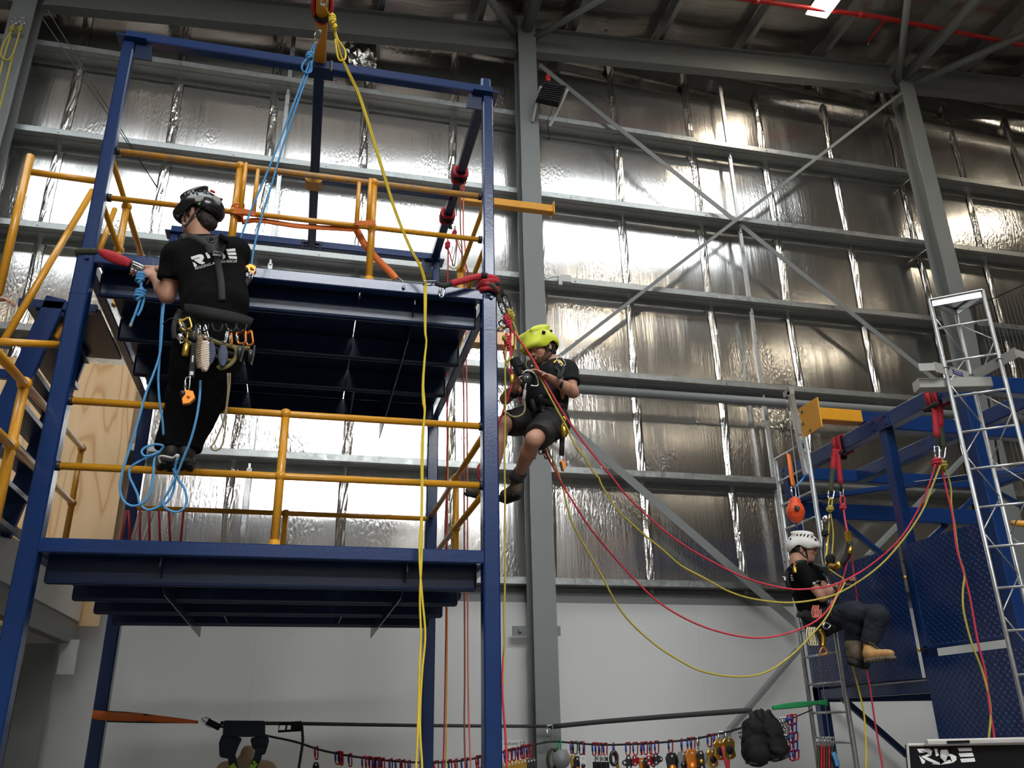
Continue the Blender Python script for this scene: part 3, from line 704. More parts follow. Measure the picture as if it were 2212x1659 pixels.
obj('landing_plate', MB().box(((at(60, 657, 5.54).x + XL0) / 2, 5.95, lz_ + .0), (.45, .8, .02)), 'blue_shaded', S)
obj('lower_beam', MB().beam(at(0, 808, 5.6), at(30, 812, 5.6), .05, .06), 'blue', S)
rail([at(66, 336, 4.95), at(-4, 636, 4.95)], r=.024, root=S, name='rail_post')
rail([at(64, 371, 5.1), at(206, 391, 5.1)], root=S)
rail([at(200, 412, 5.6), at(8, 737, 5.1)], r=.0215, root=S)
rail([at(196, 585, 6.0), at(120, 730, 5.6)], r=.0215, root=S)
rail([at(-5, 738, 4.75), at(128, 745, 4.95)], root=S, r=.022)
rail([at(248, 452, 6.2), at(214, 545, 6.0)], r=.02, root=S); rail([at(273, 446, 6.2), at(303, 550, 6.6)], r=.02, root=S)
sp = thing('stair_guard_rail', 'ochre yellow guard rail with ball joints in front of the plywood, lower left', 'railing', at(50, 1000, 4.5))
P1, P2, P3 = at(53, 829, 4.35), at(28, 962, 4.35), at(-12, 1180, 4.35)
for x_ in (P2, P3): x_.x = P1.x; x_.y = P1.y
obj('stanchion', MB().tube([P1, P3], .0242, 14), 'yellow', sp, True)
Q1, Q2, Q3 = at(177, 968, 7.35), at(153, 1086, 7.35), at(130, 1190, 7.35)
for x_ in (Q2, Q3): x_.x = Q1.x
obj('stanchion', MB().tube([Q1, Q3], .0242, 14), 'yellow', sp, True)
for p in (P1, P2, Q1, Q2): obj('ball_joint', MB().ball(p, .036), 'yellow', sp, True)
obj('rail', MB().tube([P1 + (P1 - Q1) * .35, P1, Q1], .0215, 12), 'yellow', sp, True)
obj('rail', MB().tube([P2 + (P2 - Q2) * .3, P2, Q2], .0215, 12), 'yellow', sp, True)

# red and silver rods standing on the lower deck behind the plywood corner
rods = []
for i, (x0, x1) in enumerate(((273, 262), (278, 281), (302, 302), (322, 323), (343, 346), (364, 368), (397, 390))):
    y = TB - .15 - (i % 2) * .05
    a, b = at(x0, 1102, y), at(x1, 1170, y)
    b = a + (b - a) * 1.3
    obj('red_rod', MB().tube([a, b], .009, 8), 'red_pipe', None, True, 'slim red rod on the lower deck, %s from the left' % ('first', 'second', 'third', 'fourth', 'fifth', 'sixth', 'seventh')[i], 'rod', 'red rods on the lower deck')
for i, (a, b) in enumerate((((303, 1106), (284, 1172)), ((330, 1106), (306, 1172)), ((374, 1104), (362, 1150)))):
    obj('grey_batten', MB().beam(at(*a, TB - .08), at(*b, TB - .08), .02, .03), 'alloy', None, False, 'thin silver batten leaning between the red rods, %s' % ('leftmost', 'middle one', 'rightmost')[i], 'batten', 'silver battens')
# ================================================================ SOFT SURFACES: union of tapered limbs, meshed on a grid
class SDF:
    def __init__(s, lo, hi, h):
        s.lo = np.array(lo, float); s.h = h; s.n = np.ceil((np.array(hi) - s.lo) / h).astype(int) + 1
        s.d = np.full(tuple(s.n), 9.0, np.float32)
    def _sub(s, a, b, pad):
        i0 = np.clip(np.floor((a - pad - s.lo) / s.h).astype(int), 0, s.n - 1); i1 = np.clip(np.ceil((b + pad - s.lo) / s.h).astype(int) + 1, 1, s.n)
        if np.any(i1 <= i0): return None
        sl = tuple(slice(x, y) for x, y in zip(i0, i1)); ax = [s.lo[k] + s.h * np.arange(i0[k], i1[k]) for k in range(3)]
        return sl, ax[0][:, None, None], ax[1][None, :, None], ax[2][None, None, :]
    def _merge(s, sl, v, k, op):
        o = s.d[sl]
        if op == 'sub':
            s.d[sl] = np.maximum(o, -v) if k <= 0 else (np.maximum(o, -v) + np.maximum(k - np.abs(o + v), 0) ** 2 / (4 * k)); return
        if k <= 0: s.d[sl] = np.minimum(o, v)
        else: s.d[sl] = np.minimum(o, v) - np.maximum(k - np.abs(o - v), 0) ** 2 / (4 * k)
    def cone(s, a, b, ra, rb, k=.02, sq=None, ax_=None, op='add'):
        """tapered limb from a to b; sq squashes it along the unit axis ax_ by factor sq"""
        a, b = np.array(a, float), np.array(b, float); R = max(ra, rb)
        q = s._sub(np.minimum(a, b), np.maximum(a, b), R + k + 2 * s.h)
        if q is None: return s
        sl, X, Y, Z = q; ba = b - a; L2 = ba @ ba + 1e-12
        px_, py_, pz_ = X - a[0], Y - a[1], Z - a[2]
        t = np.clip((px_ * ba[0] + py_ * ba[1] + pz_ * ba[2]) / L2, 0, 1)
        dx, dy, dz = px_ - t * ba[0], py_ - t * ba[1], pz_ - t * ba[2]
        if sq:
            u = np.array(ax_, float); u /= np.linalg.norm(u); c = dx * u[0] + dy * u[1] + dz * u[2]; g = 1 / sq - 1
            dx, dy, dz = dx + c * g * u[0], dy + c * g * u[1], dz + c * g * u[2]
        v = np.sqrt(dx * dx + dy * dy + dz * dz) - (ra + (rb - ra) * t)
        if sq and sq < 1: v = v * (0.5 + .5 * sq)
        s._merge(sl, v.astype(np.float32), k, op); return s
    def ell(s, c, r, R=None, k=.02, op='add'):
        c = np.array(c, float); r = np.array(r, float); m = r.max(); q = s._sub(c, c, m + k + 2 * s.h)
        if q is None: return s
        sl, X, Y, Z = q; P = [X - c[0], Y - c[1], Z - c[2]]
        if R is not None:
            R = np.array(R); P = [P[0] * R[0, i] + P[1] * R[1, i] + P[2] * R[2, i] for i in range(3)]
        k0 = np.sqrt((P[0] / r[0]) ** 2 + (P[1] / r[1]) ** 2 + (P[2] / r[2]) ** 2); k1 = np.sqrt((P[0] / r[0] ** 2) ** 2 + (P[1] / r[1] ** 2) ** 2 + (P[2] / r[2] ** 2) ** 2) + 1e-9
        s._merge(sl, (k0 * (k0 - 1) / k1).astype(np.float32), k, op); return s
    def chain(s, pts, rs, k=.02, sq=None, ax_=None):
        for i in range(len(pts) - 1): s.cone(pts[i], pts[i + 1], rs[i], rs[i + 1], k, sq, ax_)
        return s
    def grid(s): return np.meshgrid(*[s.lo[k] + s.h * np.arange(s.n[k]) for k in range(3)], indexing='ij', sparse=True)
    def cut(s, p, n):
        """keep the side of the plane the normal points to"""
        X, Y, Z = s.grid(); n = np.array(n, float); n /= np.linalg.norm(n); p = np.array(p, float)
        s.d = np.maximum(s.d, -((X - p[0]) * n[0] + (Y - p[1]) * n[1] + (Z - p[2]) * n[2]).astype(np.float32)); return s
    def wrinkle(s, amp, sc, seed=0):
        X, Y, Z = s.grid(); r = np.random.default_rng(seed); w_ = 0
        for i in range(7):
            f = r.normal(size=3); f = f / np.linalg.norm(f) * sc * (0.6 + 1.3 * r.random()); w_ = w_ + (1 - np.abs(np.sin(X * f[0] + Y * f[1] + Z * f[2] + r.random() * 6.28 + .8 * np.sin(Z * sc * .5 + i)))) ** 2 - .35
        s.d = (s.d + amp * w_ / 2.6).astype(np.float32); return s
    def mesh(s):
        d = s.d; n = d.shape; ins = d < 0; L = []
        c = [ins[i:n[0] - 1 + i, j:n[1] - 1 + j, k:n[2] - 1 + k] for i in (0, 1) for j in (0, 1) for k in (0, 1)]
        sm = sum(x.astype(np.int8) for x in c); act = (sm > 0) & (sm < 8); idx = np.argwhere(act)
        if len(idx) == 0: return [], []
        num = -np.ones(act.shape, np.int64); num[act] = np.arange(len(idx)); P = np.zeros((len(idx), 3)); W = np.zeros(len(idx))
        cs = [(i, j, k) for i in (0, 1) for j in (0, 1) for k in (0, 1)]
        for a in cs:
            for ax in range(3):
                if a[ax] == 1: continue
                b = list(a); b[ax] = 1; da = d[idx[:, 0] + a[0], idx[:, 1] + a[1], idx[:, 2] + a[2]]; db = d[idx[:, 0] + b[0], idx[:, 1] + b[1], idx[:, 2] + b[2]]
                x = (da < 0) != (db < 0); t = np.where(x, da / np.where(x, da - db, 1), 0); p = np.tile(np.array(a, float), (len(idx), 1)); p[:, ax] += t
                P[x] += p[x]; W[x] += 1
        Vv = s.lo + s.h * (idx + P / W[:, None]); Fs = []
        for ax in range(3):
            u, v_ = [(1, 2), (2, 0), (0, 1)][ax]
            A = [slice(None)] * 3; B = [slice(None)] * 3; A[ax] = slice(0, n[ax] - 1); B[ax] = slice(1, n[ax])
            e = np.argwhere(ins[tuple(A)] != ins[tuple(B)])
            e = e[(e[:, u] > 0) & (e[:, v_] > 0) & (e[:, u] < n[u] - 1) & (e[:, v_] < n[v_] - 1)]
            fl = ins[tuple(e.T)]; q = []
            for du, dv in ((1, 1), (0, 1), (0, 0), (1, 0)):
                f = e.copy(); f[:, u] -= du; f[:, v_] -= dv; q.append(num[tuple(f.T)])
            q = np.stack(q, 1); q[~fl] = q[~fl][:, ::-1]; Fs.append(q)
        return Vv, np.concatenate(Fs)
def sobj(name, S_, material, parent, smooth_=True, relax=2, label=None, floaty=None):
    v, f = S_.mesh()
    if len(v) == 0: return None
    v = np.array(v); f = np.array(f)
    for _ in range(relax):       # light smoothing
        acc = np.zeros_like(v); cnt = np.zeros(len(v))
        for a, b in ((0, 1), (1, 2), (2, 3), (3, 0)):
            np.add.at(acc, f[:, a], v[f[:, b]]); np.add.at(acc, f[:, b], v[f[:, a]]); np.add.at(cnt, f[:, a], 1); np.add.at(cnt, f[:, b], 1)
        v = v * .45 + .55 * acc / np.maximum(cnt, 1)[:, None]
    off = ROOT[parent.name]; me = bpy.data.meshes.new(name)
    me.vertices.add(len(v)); me.vertices.foreach_set('co', (v - np.array(off)).astype(np.float32).ravel())
    me.loops.add(len(f) * 4); me.loops.foreach_set('vertex_index', f.astype(np.int32).ravel())
    me.polygons.add(len(f)); me.polygons.foreach_set('loop_start', np.arange(0, len(f) * 4, 4, dtype=np.int32))
    me.update(calc_edges=True); me.validate()
    me.polygons.foreach_set('use_smooth', [smooth_] * len(me.polygons)); me.materials.append(MT[material])
    o = bpy.data.objects.new(name, me); C.objects.link(o); o.parent = parent; ROOT[o.name] = off
    if label: o['label'] = label
    return o
def A(v): return np.array((v[0], v[1], v[2]), float)
def frame(fwd, up):
    """matrix with columns: right, forward, up"""
    f = A(fwd) / np.linalg.norm(A(fwd)); u = A(up) - f * (A(up) @ f); u /= np.linalg.norm(u); r = np.cross(f, u)
    return np.stack([r, f, u], 1)

def helmet(parent, c, Rm, m, slots, brim=.5, s=1.0, slot_m='black'):
    """c: head centre; Rm: head frame. shell with brim, slots, side windows, band"""
    c = A(c); S_ = SDF(c - .24, c + .26, .0058)
    S_.ell(c + Rm @ np.array((0, .000, .045)) * s, np.array((.108, .138, .118)) * s, Rm, 0)
    S_.ell(c + Rm @ np.array((0, -.085, .015)) * s, np.array((.092, .066, .068)) * s, Rm, .05)       # rear bulge
    S_.ell(c + Rm @ np.array((0, .098, .030)) * s, np.array((.088, .062, .026)) * s, Rm, .045)       # peak
    for sx in (-1, 1): S_.ell(c + Rm @ np.array((sx * .066, -.01, .135)) * s, np.array((.022, .105, .022)) * s, Rm, .035)
    i = S_.d.copy()
    In = SDF(c - .24, c + .26, .0058); In.ell(c + Rm @ np.array((0, .0, .040)) * s, np.array((.098, .126, .106)) * s, Rm, 0); In.ell(c + Rm @ np.array((0, -.08, .005)) * s, np.array((.082, .056, .060)) * s, Rm, .05)
    S_.d = np.maximum(S_.d, -In.d)
    # lower rim: a wavy cut, higher over the ears
    X, Y, Z = S_.grid(); q = np.stack(np.broadcast_arrays(X - c[0], Y - c[1], Z - c[2]), -1) @ Rm / s
    rim = -.018 + .030 * np.exp(-((q[..., 1] + .035) / .050) ** 2) - .030 * np.exp(-((q[..., 1] + .13) / .045) ** 2) + .028 * np.clip(q[..., 1] / .12, 0, 1) ** 2
    S_.d = np.maximum(S_.d, (rim - q[..., 2]).astype(np.float32) * s)
    sh = sobj('helmet_shell', S_, m, parent)
    def shell_pt(az, el, lift=.0):
        d = np.array((math.sin(az) * math.cos(el), math.cos(az) * math.cos(el), math.sin(el))); r_ = np.array((.108, .138, .118)); t = 1 / np.sqrt(((d / r_) ** 2).sum())
        return V(c + Rm @ ((d * (t + lift)) + np.array((0, 0, .045))) * s)
    for az0, el0, az1, el1, w_ in slots:
        for sd in (-1, 1):
            pts = [shell_pt(sd * (az0 + (az1 - az0) * k / 4), el0 + (el1 - el0) * k / 4, .0065) for k in range(5)]
            obj('vent_slot', MB().tube(pts, w_ * s, 8), slot_m, parent, True)
    return sh, shell_pt
def head(Sk, c, Rm, s=1.0, jaw=1.0):
    """adds a skull, face, ears to an SDF; c = head centre at eye level"""
    P = lambda x, y, z: A(c) + Rm @ (np.array((x, y, z)) * s)
    e = lambda p, r, k=.02, op='add': Sk.ell(P(*p), np.array(r) * s, Rm, k, op)
    e((0, -.010, .035), (.076, .096, .088), 0); e((0, .045, -.045), (.056, .052, .070), .05)
    e((0, .068, -.098), (.030, .026, .020), .035); e((0, .030, -.085), (.052, .050, .032), .03)     # chin, jaw
    e((0, .080, .028), (.052, .022, .014), .025)                                               # brow
    for sx in (-1, 1):
        e((sx * .040, .070, -.025), (.024, .022, .022), .02)                                   # cheeks
        e((sx * .031, .092, .004), (.014, .012, .010), .010, 'sub')                            # eye sockets
        e((sx * .031, .083, .003), (.0125, .0125, .011), .004)                                 # eyeballs
        e((sx * .078, -.012, -.008), (.009, .020, .031), .006); e((sx * .080, -.004, -.008), (.006, .010, .016), .003, 'sub')
        e((sx * .077, -.004, -.033), (.007, .010, .012), .006)
        e((sx * .011, .105, -.032), (.009, .010, .008), .008)
    Sk.cone(P(0, .088, .010), P(0, .116, -.028), .009 * s, .013 * s, .012)                     # nose
    e((0, .098, -.055), (.023, .010, .006), .006); e((0, .095, -.067), (.019, .010, .007), .006); e((0, .106, -.0605), (.020, .005, .0016), .002, 'sub')
    return P
def finger_chain(Sk, base, d0, bend, lens, r, nrm):
    """one finger: base point, start direction, bend angle per joint about the axis d0 x nrm"""
    p = A(base); d = A(d0) / np.linalg.norm(A(d0)); ax = np.cross(d, A(nrm)); ax /= np.linalg.norm(ax)
    for i, l in enumerate(lens):
        q = p + d * l; Sk.cone(p, q, r * (1 - .09 * i), r * (1 - .09 * (i + 1)), .004); p = q; a = bend[i] if i < len(bend) else 0
        K = np.cross(np.eye(3), ax) * -1; d = d * math.cos(a) + np.cross(ax, d) * math.sin(a) + ax * (ax @ d) * (1 - math.cos(a))
    return p
def hand(Sk, wrist, fdir, palm_n, side, curl=(.5, .6, .4), s=1.0, spread=.10):
    """wrist position, direction of the fingers, palm normal (towards which fingers curl), side=+1 thumb on the (fdir x palm_n) side"""
    w_ = A(wrist); f = A(fdir) / np.linalg.norm(A(fdir)); n = A(palm_n); n = n - f * (n @ f); n /= np.linalg.norm(n); x = np.cross(f, n) * side
    pc = w_ + f * .050 * s; 
    for u in (-.026, -.009, .009, .026): Sk.cone(w_ + x * u * .6 * s, w_ + f * .088 * s + x * u * s, .015 * s, .0125 * s, .010)
    for u, L_, r in ((.029, (.040, .026, .020), .0088), (.010, (.045, .029, .022), .0092), (-.010, (.042, .027, .021), .0088), (-.028, (.033, .021, .018), .0078)):
        d = f + x * u * 3.2 * spread / .10 * .3
        finger_chain(Sk, w_ + f * .092 * s + x * u * s, d, curl, [l * s for l in L_], r * s, n)
    tb_ = w_ + f * .028 * s + x * .028 * s
    finger_chain(Sk, tb_, f * .75 + x * .75 + n * .25, (.25, .3, .2), (.038 * s, .030 * s, .025 * s), .0105 * s, n)
def boot(parent, heel, toe, up, m, sole_m='sole', s=1.0, name='boot', laces=True, ankle=None, h=.0065, cuff=None):
    """heel/toe points on the sole plane"""
    heel, toe = A(heel), A(toe); f = (toe - heel); L_ = np.linalg.norm(f); Rm = frame(f, A(up)); s = L_ / .29
    P = lambda x, y, z: heel + Rm @ (np.array((x, y, z)) * s)
    lo = np.minimum(heel, toe) - .2 * s; hi = np.maximum(heel, toe) + .2 * s
    B = SDF(lo, hi, h * s)
    B.ell(P(0, .045, .055), np.array((.037, .050, .052)) * s, Rm, 0); B.cone(P(0, .09, .055), P(0, .20, .042), .044 * s, .040 * s, .03); B.ell(P(.004, .235, .042), np.array((.047, .055, .036)) * s, Rm, .02)
    an = P(0, .055, .165) if ankle is None else A(ankle)
    B.cone(P(0, .058, .07), an, .043 * s, .048 * s, .03, .9, Rm[:, 0]); B.cut(P(0, 0, .012), Rm[:, 2])
    o = sobj(name, B, m, parent)
    So = SDF(lo, hi, h * s)
    So.ell(P(0, .045, .0), np.array((.040, .052, .03)) * s, Rm, 0); So.cone(P(0, .05, .0), P(0, .235, .0), .040 * s, .047 * s, .02); So.ell(P(.003, .25, 0), np.array((.045, .050, .03)) * s, Rm, .02)
    So.cut(P(0, 0, -.010), Rm[:, 2]); So.cut(P(0, 0, .022), -Rm[:, 2]); q = sobj('sole', So, sole_m, parent, relax=1)
    tr = MB()
    for i in range(9):
        for sx in (-.026, .026):
            y = .02 + i * .03
            tr.box(P(sx, y, -.013), (.030 * s, .014 * s, .010 * s), Matrix(Rm.tolist()))
    obj('tread_lugs', tr, sole_m, parent, kind='stuff')
    if laces:
        lc = MB()
        for i in range(5):
            y, z = .155 - i * .016, .080 + i * .016
            lc.tube([V(P(-.026, y - .01, z)), V(P(0, y + .006, z + .014)), V(P(.026, y - .01, z))], .0026 * s, 6)
        obj('laces', lc, 'rope_tan', parent, True)
    return o
def limb_strap(mb, pts, w, t, nr): return mb.strap(pts, w, t, nr)

# ---------------------------------------------------------------- knots, ropes, carabiners, slings
def rope(name, pts, r, m, label, cat='rope', group=None, k=7, closed=False, parent=None):
    return obj(name, MB().tube(smooth_path(pts, k, closed), r, 8, closed=closed), m, parent, True, label, cat if parent is None else None, group)
def knot(mb, c, d, r, turns=3, R=None, tail=True):
    """a figure-of-eight like lump: coils round the rope's line plus two crossing bights"""
    c = V(c); d = V(d).normalized(); x = d.orthogonal().normalized(); y = d.cross(x); R = R or r * 2.1; n = turns * 12; pts = []
    L_ = r * 2.2 * turns
    for i in range(n + 1):
        a = 2 * math.pi * turns * i / n; pts.append(c + d * (-L_ / 2 + L_ * i / n) + (x * math.cos(a) + y * math.sin(a)) * R)
    mb.tube(pts, r, 8)
    for sg in (-1, 1):
        mb.tube(smooth_path([c - d * L_ * .75 + x * r * sg, c - d * L_ * .2 + y * R * sg, c + d * L_ * .25 - x * R * sg, c + d * L_ * .75 - y * r * sg], 5), r, 8)
    return mb
def carabiner(p, q, w, r, m, nrm, name='carabiner', label=None, group=None, gate='alloy', cat='carabiner', big=True):
    """D-shaped ring from p (top) to q (bottom), width w, lying in the plane whose normal is nrm"""
    p, q = V(p), V(q); d = (q - p); L_ = d.length; d.normalize(); x = d.cross(V(nrm)).normalized()
    out = [(.05, .0), (.0, .30), (.03, .48), (.12, .5), (.80, .42), (.95, .30), (1.0, .05), (.96, -.25), (.82, -.42), (.15, -.45), (.03, -.35)]
    pts = [p + d * (L_ * t) + x * (w * u) for t, u in out]
    t = thing(name, label, cat, p, group)
    n = 6
    obj('body', MB().tube(smooth_path(pts, n if big else 3, True), r, 8 if big else 6, closed=True), m, t, True)
    a, b = p + d * L_ * .24 - x * w * .455, p + d * L_ * .72 - x * w * .43
    obj('gate_sleeve', MB().tube([a, b], r * 1.55, 8), gate, t, True)
    return t
def sling(name, pts, w, t, nr, m, label, group=None, cat='sling', parent=None, k=5):
    sp_ = smooth_path(pts, k)
    return obj(name, MB().strap(sp_, w, t, nr), m, parent, True, label, cat if parent is None else None, group)
def on_surface(o_list, pts_world, direction, lift):
    """drop points along a direction onto meshes (BVH), lifted off the surface"""
    from mathutils.bvhtree import BVHTree
    trees = []
    for o in o_list:
        off = ROOT[o.name]; me = o.data
        trees.append(BVHTree.FromPolygons([v.co + off for v in me.vertices], [tuple(p.vertices) for p in me.polygons]))
    out = []; dd = V(direction).normalized()
    for p in pts_world:
        best = None
        for t in trees:
            h = t.ray_cast(V(p) - dd * 1.0, dd)
            if h[0] is not None and (best is None or h[3] < best[1]): best = (h[0], h[3])
        out.append((best[0] - dd * lift) if best else V(p))
    return out
# ================================================================ MAN 1: seen from behind, black T-shirt, black helmet, standing on the tower's mid rail
def man_one():
    Pn = thing('person', 'man seen from behind in black T-shirt, black trousers and black helmet, hanging before the tower', 'person', at(430, 1010, 4.8))
    Y0 = 4.62
    hc = A(at(430, 468, Y0 + .02)); fw = np.array((-.80, .55, -.10)); up = np.array((.10, -.05, 1)); Rm = frame(fw, up)
    nb = A(at(437, 527, Y0 + .0)); nk = A(at(433, 500, Y0 + .01))
    shL, shR = A(at(382, 556, Y0 + .02)), A(at(508, 545, Y0 + .00))
    chest = A(at(447, 580, Y0 + .03)); waist = A(at(462, 662, Y0 - .03)); pel = A(at(457, 712, Y0 - .03))
    elL = A(at(361, 640, Y0 + .06)); wrL = A(at(333, 598, Y0 + .17)); elR = A(at(470, 618, Y0 + .24)); wrR = A(at(345, 583, Y0 + .24))
    hipL, hipR = A(at(423, 735, Y0 + .00)), A(at(492, 735, Y0 + .0))
    knL, knR = A(at(398, 858, Y0 + .12)), A(at(452, 862, Y0 + .13)); anL, anR = A(at(367, 972, Y0 + .17)), A(at(405, 972, Y0 + .18))
    lo = np.array((-1.35, 4.25, 2.78)); hi = np.array((-.35, 5.1, 4.78))
    # ---- one continuous body
    B = SDF(lo, hi, .0075)
    head(B, hc, Rm, .98)
    B.cone(hc + np.array((.0, -.01, -.06)), nb + np.array((0, .01, -.03)), .056, .068, .03)
    B.cone(nb + np.array((0, .02, -.06)), chest, .10, .15, .06, .75, (0, 1, 0)); B.cone(chest, waist, .135, .125, .08, .78, (0, 1, 0)); B.cone(waist, pel, .125, .14, .06, .8, (0, 1, 0))
    for s_, e_, w_ in ((shL, elL, wrL), (shR, elR, wrR)):
        B.cone(chest + (s_ - chest) * .4 + np.array((0, 0, .03)), s_, .085, .060, .05)
        m1 = s_ + (e_ - s_) * .45; B.cone(s_, m1, .058, .052, .03); B.cone(m1, e_, .052, .041, .02)
        m2 = e_ + (w_ - e_) * .35; B.cone(e_, m2, .043, .045, .02); B.cone(m2, w_, .044, .027, .02, .85, (0, 1, .2))
    for h_, k_, a_ in ((hipL, knL, anL), (hipR, knR, anR)):
        B.cone(h_, k_, .092, .058, .04); B.cone(k_, k_ + (a_ - k_) * .3, .056, .058, .02); B.cone(k_ + (a_ - k_) * .3, a_, .056, .038, .02)
    grip = A(at(312, 582, Y0 + .22))
    hand(B, wrL, grip - wrL + np.array((-.01, .02, .03)), (.3, .5, -.6), 1, (.7, .9, .6), .95)
    hand(B, wrR, np.array((-1, .0, -.12)), (0, -.35, -1), -1, (.35, .7, .6), .95)
    body = sobj('body', B, 'skin', Pn)
    # ---- T-shirt
    Sh = SDF(lo, hi, .0075)
    Sh.cone(nb + np.array((-.0, .015, -.055)), chest, .105, .170, .06, .78, (0, 1, 0)); Sh.cone(chest + np.array((0, 0, .04)), waist, .160, .155, .08, .80, (0, 1, 0)); Sh.cone(waist, pel + np.array((0, 0, .03)), .152, .160, .06, .8, (0, 1, 0))
    Sh.cone(shL + (chest - shL) * .25 + np.array((.0, -.02, .0)), waist + np.array((-.07, 0, .05)), .085, .09, .06); Sh.cone(shR + (chest - shR) * .25 + np.array((0, -.02, 0)), waist + np.array((.08, 0, .05)), .085, .10, .06)
    for s_, e_ in ((shL, elL), (shR, elR)):
        Sh.cone(chest + (s_ - chest) * .35 + np.array((0, 0, .045)), s_, .095, .078, .05); Sh.cone(s_, s_ + (e_ - s_) * .66, .078, .074, .03)
    Sh.wrinkle(.008, 17, 3)
    for s_, e_ in ((shL, elL),):
        cp = s_ + (e_ - s_) * .62; X, Y, Z = Sh.grid(); d = (e_ - s_) / np.linalg.norm(e_ - s_)
        pl = (X - cp[0]) * d[0] + (Y - cp[1]) * d[1] + (Z - cp[2]) * d[2]; near = np.sqrt((X - cp[0]) ** 2 + (Y - cp[1]) ** 2 + (Z - cp[2]) ** 2) - .13
        Sh.d = np.where(near < 0, np.maximum(Sh.d, pl), Sh.d).astype(np.float32)
        nl = SDF(lo, hi, .0075)
    Sh.cut(pel + np.array((0, 0, -.02)), (0, 0, 1)); Sh.ell(nb + np.array((0, .01, .045)), (.070, .065, .055), None, .01, 'sub')
    shirt = sobj('t_shirt', Sh, 'shirt', Pn)
    # ---- trousers
    Tr = SDF(lo, hi, .0075)
    Tr.cone(pel + np.array((0, 0, .04)), pel + np.array((0, 0, -.04)), .150, .165, .05, .84, (0, 1, 0))
    for h_, k_, a_, in ((hipL, knL, anL), (hipR, knR, anR)):
        Tr.cone(h_ + np.array((0, -.02, .02)), k_, .122, .088, .035); Tr.cone(k_, a_ + np.array((0, 0, .02)), .090, .070, .03); Tr.cone(a_ + np.array((0, 0, .035)), a_ + np.array((0, 0, .005)), .074, .078, .02)
    Tr.wrinkle(.014, 15, 5); Tr.cut(np.minimum(anL, anR) + np.array((0, 0, .005)), (0, 0, 1))
    trs = sobj('trousers', Tr, 'trousers', Pn)
    # ---- hair at the nape, side burn
    H = SDF(hc - .2, hc + .2, .0058); P = lambda x, y, z: hc + Rm @ np.array((x, y, z))
    H.ell(P(0, -.055, -.010), (.070, .058, .072), Rm, 0); H.ell(P(0, -.070, -.070), (.056, .040, .048), Rm, .03); H.ell(P(0, .0, .02), (.080, .085, .05), Rm, .02)
    for sx in (-1, 1): H.ell(P(sx * .070, .010, -.002), (.008, .022, .038), Rm, .01)
    H.ell(P(0, .095, -.02), (.07, .045, .08), Rm, .01, 'sub'); H.wrinkle(.007, 90, 4); sobj('hair', H, 'hair', Pn)
    # ---- helmet with chin strap
    sh_, sp_ = helmet(Pn, hc, Rm, 'helmet_black', [(.9, .62, 1.05, .86, .006), (1.18, .60, 1.3, .80, .006), (1.5, .55, 1.55, .74, .006), (1.85, .5, 1.85, .66, .006), (2.1, .34, 2.1, .40, .006)], slot_m='grey_patch')
    for az, el, w_, hh, mm, nm in ((2.25, -.10, .042, .034, 'grey_patch', 'reflector'), (2.95, .02, .040, .040, 'grey_patch', 'reflector'), (2.42, -.34, .050, .014, 'green_patch', 'sticker'), (2.85, .52, .024, .018, 'red_pipe', 'sticker')):
        az = -az; p0 = sp_(az, el, .012)
        q = [sp_(az + a * w_ / .24, el + b * hh / .24, .016) for a, b in ((-1, -1), (1, -1), (1, .6), (.3, 1), (-.4, 1), (-1, .3))]
        n = V(p0) - V(hc); mb = MB(); mb.poly(q, n, .010); obj(nm, mb, mm, Pn)
    st = MB()
    for sx in (-1, 1):
        st.strap([V(P(sx * .088, .03, .02)), V(P(sx * .082, .035, -.04)), V(P(sx * .055, .045, -.095)), V(P(0, .055, -.122))], .016, .003, V(Rm @ np.array((sx, .3, 0))))
        st.strap([V(P(sx * .080, -.09, .0)), V(P(sx * .080, -.03, -.05)), V(P(sx * .062, .030, -.09))], .014, .003, V(Rm @ np.array((sx, -.1, 0))))
    obj('chin_strap', st, 'webbing_grey', Pn)
    obj('strap_buckle', MB().lathe(V(P(-.072, .04, -.088)), V(P(-.084, .04, -.088)), [(0, .012), (1, .010)], 10), 'grey_patch', Pn, True)
    # ---- boots on the mid rail
    bl = A(at(366, 1012, Y0 + .26)); br = A(at(396, 1012, Y0 + .27))
    boot(Pn, bl + np.array((.02, -.16, .0)), bl + np.array((-.05, .13, .02)), (0, .15, 1), 'boot_dark', laces=False, ankle=anL + np.array((0, 0, .02)))
    boot(Pn, br + np.array((.02, -.16, .0)), br + np.array((.0, .13, .02)), (0, .15, 1), 'boot_dark', laces=False, ankle=anR + np.array((0, 0, .02)))
    obj('white_trim', MB().tube(smooth_path([at(346, 1000, 4.70), at(343, 988, 4.68), at(352, 985, 4.66), at(372, 989, 4.63), at(380, 984, 4.62)], 4), .006, 8).ball(at(383, 985, 4.60), .012), 'white', Pn, True)
    # ---- printing on the back of the shirt
    D = V((at(450, 570, 4.6) - V((0, 0, EYE))).normalized())
    def flat(pl):           # outline given in pixels of the back, dropped on the cloth
        pts = [at(x, y, Y0 - .2) for x, y in pl]; return pts
    from mathutils.geometry import tessellate_polygon
